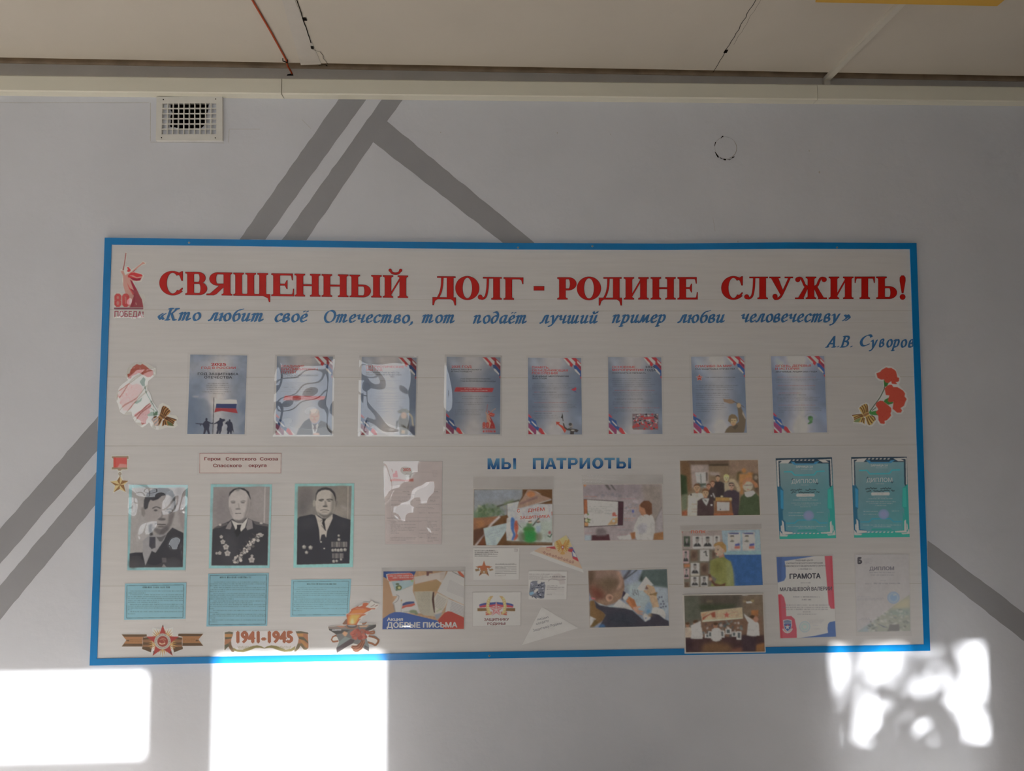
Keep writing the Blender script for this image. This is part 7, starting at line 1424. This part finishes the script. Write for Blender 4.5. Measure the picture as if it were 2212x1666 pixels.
# teal diplomas
def teal(cr, q, lab, seed, dy, dx=0):
    a = Art(q, (66,94,100), cr, (118,110,102), 1.6, seed)
    a.grad(lambda u, v: np.array((88,97,97.))*(1-v)*(1-u)+np.array((74,98,104.))*(1-v)*u+np.array((62,92,100.))*v*(1-u)+np.array((58,98,98.))*v*u-8*np.sin(v*3.1)); a.noise(.03, 8)
    g = lambda s: ' '.join('%g,%g' % (a0+(dx if True else 0)*(1-y/1600), y+dy) for a0, y in (map(float, p.split(',')) for p in s.split()))
    D, W_, Tl, Gn = (26,40,52), (170,168,166), (18,70,96), (14,100,90)
    a.p(g("88,88 1130,68 1140,600 1100,640 1080,580 1065,182 160,182 180,600 170,640 130,610"), D, .3); a.p(g("120,600 180,600 235,680 235,1040 220,1060 230,1220 270,1260 280,1420 400,1440 420,1480 160,1578"), (20,64,84), .4).p(g("1075,640 1140,590 1172,1000 1205,1560 420,1572 420,1490 900,1440 1070,1435 1060,1080 1095,1230 1085,1050 1045,1000 1050,660"), (14,98,92), .4).p(g("160,1500 1205,1490 1206,1562 160,1580"), (18,104,92), .4)
    a.p(g("105,125 380,112 320,182 155,182 195,150 200,135 140,140 158,610 128,612"), W_, .3).p(g("868,112 1115,100 1135,590 1112,600 1095,125 1010,125 1075,165 960,165"), W_, .3)
    for k in range(6): a.p(g("%d,132 %d,112 %d,110 %d,132" % (395+k*72, 410+k*72, 448+k*72, 430+k*72)), W_, .3)
    a.p(g("360,150 430,150 460,185 790,182 820,150 900,142 830,200 430,208"), (30,84,110), .3)
    a.p(g("175,660 230,690 235,1030 185,1010"), (24,88,112), .4).p(g("1050,660 1110,650 1130,1010 1060,1010"), (22,108,100), .4)
    a.p(g("205,1230 240,1270 255,1440 400,1450 410,1482 230,1500 215,1480"), W_, .3).p(g("165,1430 225,1500 320,1505 300,1530 172,1530"), W_, .3).p(g("185,1340 205,1320 215,1450 190,1430"), W_, .3).p(g("1090,1270 1120,1240 1140,1480 930,1480 920,1455 1095,1445"), W_, .3).p(g("1180,1410 1195,1505 1060,1515 1040,1490 1140,1490"), W_, .3).p(g("1135,1310 1155,1340 1160,1420 1140,1440"), W_, .3)
    for k in range(7): a.p(g("%d,1485 %d,1465 %d,1464 %d,1484" % (412+k*72, 430+k*72, 468+k*72, 448+k*72)), W_, .3)
    a.l(g("245,338 385,335 440,400 800,395 850,330 990,325"), 22, (24,108,118), .4).l(g("290,1288 440,1285 500,1230 830,1225 900,1285 1040,1280"), 22, (24,96,108), .4).p(g("500,1410 840,1405 880,1440 480,1445"), (22,96,90), .4)
    X = lambda x: x+dx*.6
    a.text('ЗАРНИЦА 2.0', X(462), 262+dy, X(775), 260+dy, 34, (150,156,154), .02).lines([(X(560),X(770),288+dy)], 14, (140,150,150), .6)
    a.text('ДИПЛОМ', X(385), 552+dy, X(860), 545+dy, 76, (160,164,162), -.004).p(star(X(405), 478+dy, 34, .3, 0, 4), D, .3).p(star(X(855), 548+dy, 38, .3, 0, 4), D, .3).lines([(X(550),X(705),582+dy)], 12, (146,154,154), .6)
    for x0, x1, y in ((365,580,668),(640,850,668),(380,480,716),(510,825,716),(840,910,708)):
        rnd = random.Random(x0+seed); q = [(X(x), y+dy+rnd.uniform(-15, 15)) for x in range(x0, x1, 15)]; a.l(q, 9, (26,28,34), .35, 1)
    a.p([(X(x), y+dy) for x, y in ((480,742),(800,740),(815,768),(800,795),(480,798),(465,770))], (140,148,146), .4).lines([(X(580),X(705),770+dy)], 12, (80,90,92), .7)
    a.lines([(X(515),X(765),828+dy),(X(415),X(865),858+dy),(X(375),X(920),915+dy),(X(430),X(855),950+dy),(X(545),X(740),985+dy),(X(330),X(600),1095+dy),(X(850),X(975),1085+dy),(X(330),X(600),1145+dy),(X(310),X(1010),1345+dy),(X(510),X(830),1375+dy)], 14, (138,152,154), .5)
    a.e(X(700), 1145+dy, 98, 92, (84,88,126), .8, 0, .8).e(X(700), 1145+dy, 60, 56, (100,84,130), .8, 0, .7).e(X(700), 1145+dy, 76, 72, (76,96,118), .5, 0, .4)
    o = sheet('diploma', [tuple(p) for p in a.q], OS, lab, 'diploma', 'diplomas'); a.build('printed_sheet', o, OS)
    return o
teal((1665, 980, 8.547), [(88,90),(1130,68),(1206,1562),(162,1582)], 'teal green diploma at the upper left of the four certificates', 91, 0)
teal((1825, 980, 8.547), [(116,65),(1145,60),(1197,1545),(172,1555)], 'teal green diploma nearest the right frame, upper right of the four certificates', 92, -24, 28)
# certificate with blue and red corners
cr = (1665, 1190, 8.333); a = Art([(100,112),(1108,92),(1175,1550),(170,1578)], (140,134,132), cr, (120,114,106), 1.6, 93); a.noise(.02, 10)
a.p("100,112 810,92 600,130 250,185 268,300 272,480 240,540 120,575", (46,68,106), .4).p("110,115 200,115 190,540 122,572", (34,52,90), 1.5, 0, .6).p("968,94 1108,92 1150,1045 1080,1045 1040,960", (150,46,58), .4).p("1060,92 1108,92 1150,1045 1120,1045", (126,32,44), 1, 0, .6).p("128,790 190,782 240,840 268,960 280,1180 370,1175 430,1230 465,1400 470,1570 172,1578", (156,48,60), .4).p("128,790 175,785 215,1578 172,1578", (134,24,38), 1, 0, .7)
a.p("500,1575 800,1530 1030,1480 1020,1400 1030,1320 1060,1285 1160,1265 1176,1550", (44,66,104), .4)
a.text('УЧЕБНЫЙ ЦЕНТР', 445, 188, 762, 186, 26, (62,60,64), .01).text('ПАТРИОТИЧЕСКОГО ВОСПИТАНИЯ', 285, 240, 935, 234, 26, (62,60,64), .01).text('ПРИВОЛЖСКОГО ФЕДЕРАЛЬНОГО ОКРУГА', 232, 292, 985, 284, 26, (62,60,64), .01); a.lines([(490,730,330)], 24, (70,68,72), .7)
a.text('ГРАМОТА', 338, 506, 898, 496, 90, (40,40,46), .03).text('МАЛЫШЕВОЙ ВАЛЕРИИ', 165, 728, 1100, 712, 66, (48,46,52), .014).lines([(540,712,578)], 16, (76,74,78), .6).lines([(405,875,832),(560,725,880)], 22, (72,70,76), .7).lines([(265,1060,980),(220,1080,1020),(270,1025,1058),(580,720,1102),(480,825,1142)], 20, (78,76,80), .55).lines([(665,960,1250),(690,940,1275),(690,930,1300),(725,905,1408)], 12, (96,94,100), .55)
a.e(612,1370,98,100,(98,114,146),.5,0,.9).e(612,1370,84,86,(136,138,146),.5,0,.9).e(612,1370,66,66,(104,120,150),.6,0,.8).e(612,1370,40,36,(132,136,146),1,0,.8).lines([(760,850,1340)], 20, (104,104,112), .6)
a.p("222,1250 300,1232 375,1250 380,1340 360,1420 300,1470 250,1420 228,1340", (130,118,120), .4).p("232,1262 300,1245 365,1262 370,1300 235,1300", (70,80,100), .4).p("238,1310 368,1308 360,1400 302,1450 252,1400", (34,58,98), .4).p(star(300, 1375, 50, .42), (166,166,168), .4).p("260,1335 340,1330 320,1350 280,1352", (140,40,50), .4).l("220,1410 250,1455 300,1475 350,1455 385,1405", 20, (140,132,126), .4, 1)
o = sheet('certificate', [tuple(p) for p in a.q], OS, 'white certificate with blue and red corner shapes, lower left of the four certificates', 'certificate'); a.build('printed_sheet', o, OS); film(zq(cr, (85,85),(1125,65),(1192,1572),(155,1600)), o, OS+.0008, 94, .0003, tilt=(-.006, 0))
# grey diploma
a = Art([(182,72),(1150,62),(1185,1450),(218,1465)], (116,113,112), (1825, 1190, 8.333), (122,118,110), 1.6, 95); a.noise(.03, 12)
a.p("1165,790 1185,1450 218,1465 420,1330 700,1130 900,980", (104,106,98), .8); a.noise(.03, 4)
a.p("1168,830 1172,1040 1000,1050 840,1060 900,980 1060,880", (122,116,98), 4, 0, .8).p("840,1060 1172,1040 1175,1160 960,1170 760,1150", (94,104,98), 3, 0, .8).p("218,1465 440,1330 560,1250 420,1460", (100,110,116), 3, 0, .8)
for k in range(90):
    r = random.Random(k+300); x = r.uniform(420,1170); y = r.uniform(max(1060, 1500-x*.55), 1445); a.e(x, y, r.uniform(10,42), r.uniform(8,22), r.choice([(84,90,90),(126,124,118),(70,72,72),(112,110,98),(140,140,136)]), 1.2, r.uniform(-.6,.6), .6)
a.p("810,1320 880,1330 980,1320 985,1445 770,1450", (84,82,82), 1.2).p("560,1300 780,1390 700,1380", (66,72,82), 1)
a.e(875,845,112,110,(88,104,140),.7,0,.8).e(875,845,90,88,(110,118,140),.6,0,.6).e(875,845,66,66,(84,104,140),1.2,0,.9).l("870,800 920,790", 14, (126,132,146), .6)
a.text('Б', 226, 232, 312, 232, 108, (50,48,54), .07); a.lines([(340,475,145),(340,490,165),(345,510,186),(345,440,208),(345,480,228)], 9, (88,86,92), .6)
a.text('ДИПЛОМ', 442, 352, 888, 346, 62, (78,76,82), .03).lines([(445,890,393),(465,885,438)], 20, (84,82,88), .6).lines([(620,735,538)], 14, (92,90,96), .6).lines([(368,480,595),(515,980,590)], 22, (80,78,84), .65).lines([(222,455,828),(222,700,857),(222,690,886),(280,440,1214),(250,480,1240)], 14, (92,92,98), .55)
o = sheet('diploma', [tuple(p) for p in a.q], OS, 'pale grey diploma with a town view and blue stamp, lower right of the four certificates', 'diploma', 'diplomas'); a.build('printed_sheet', o, OS); film(zq((1825, 1190, 8.333), (165,48),(1168,45),(1205,1535),(200,1540)), o, OS+.0008, 96, .0003, tilt=(-.006, 0), name='clear_pocket')

# a thing made of a single mesh is that mesh itself
for o in [o for o in COL.objects if o.type == 'EMPTY' and 'label' in o.keys()]:
    ch = [c for c in COL.objects if c.parent == o]
    if len(ch) == 1 and not [c for c in COL.objects if c.parent == ch[0]]:
        c = ch[0]; c.parent = None; c.matrix_parent_inverse = Matrix.Identity(4)
        for k in ('label', 'category', 'group'):
            if k in o.keys(): c[k] = o[k]
        nm = o.name.split('.')[0]; bpy.data.objects.remove(o); c.name = nm
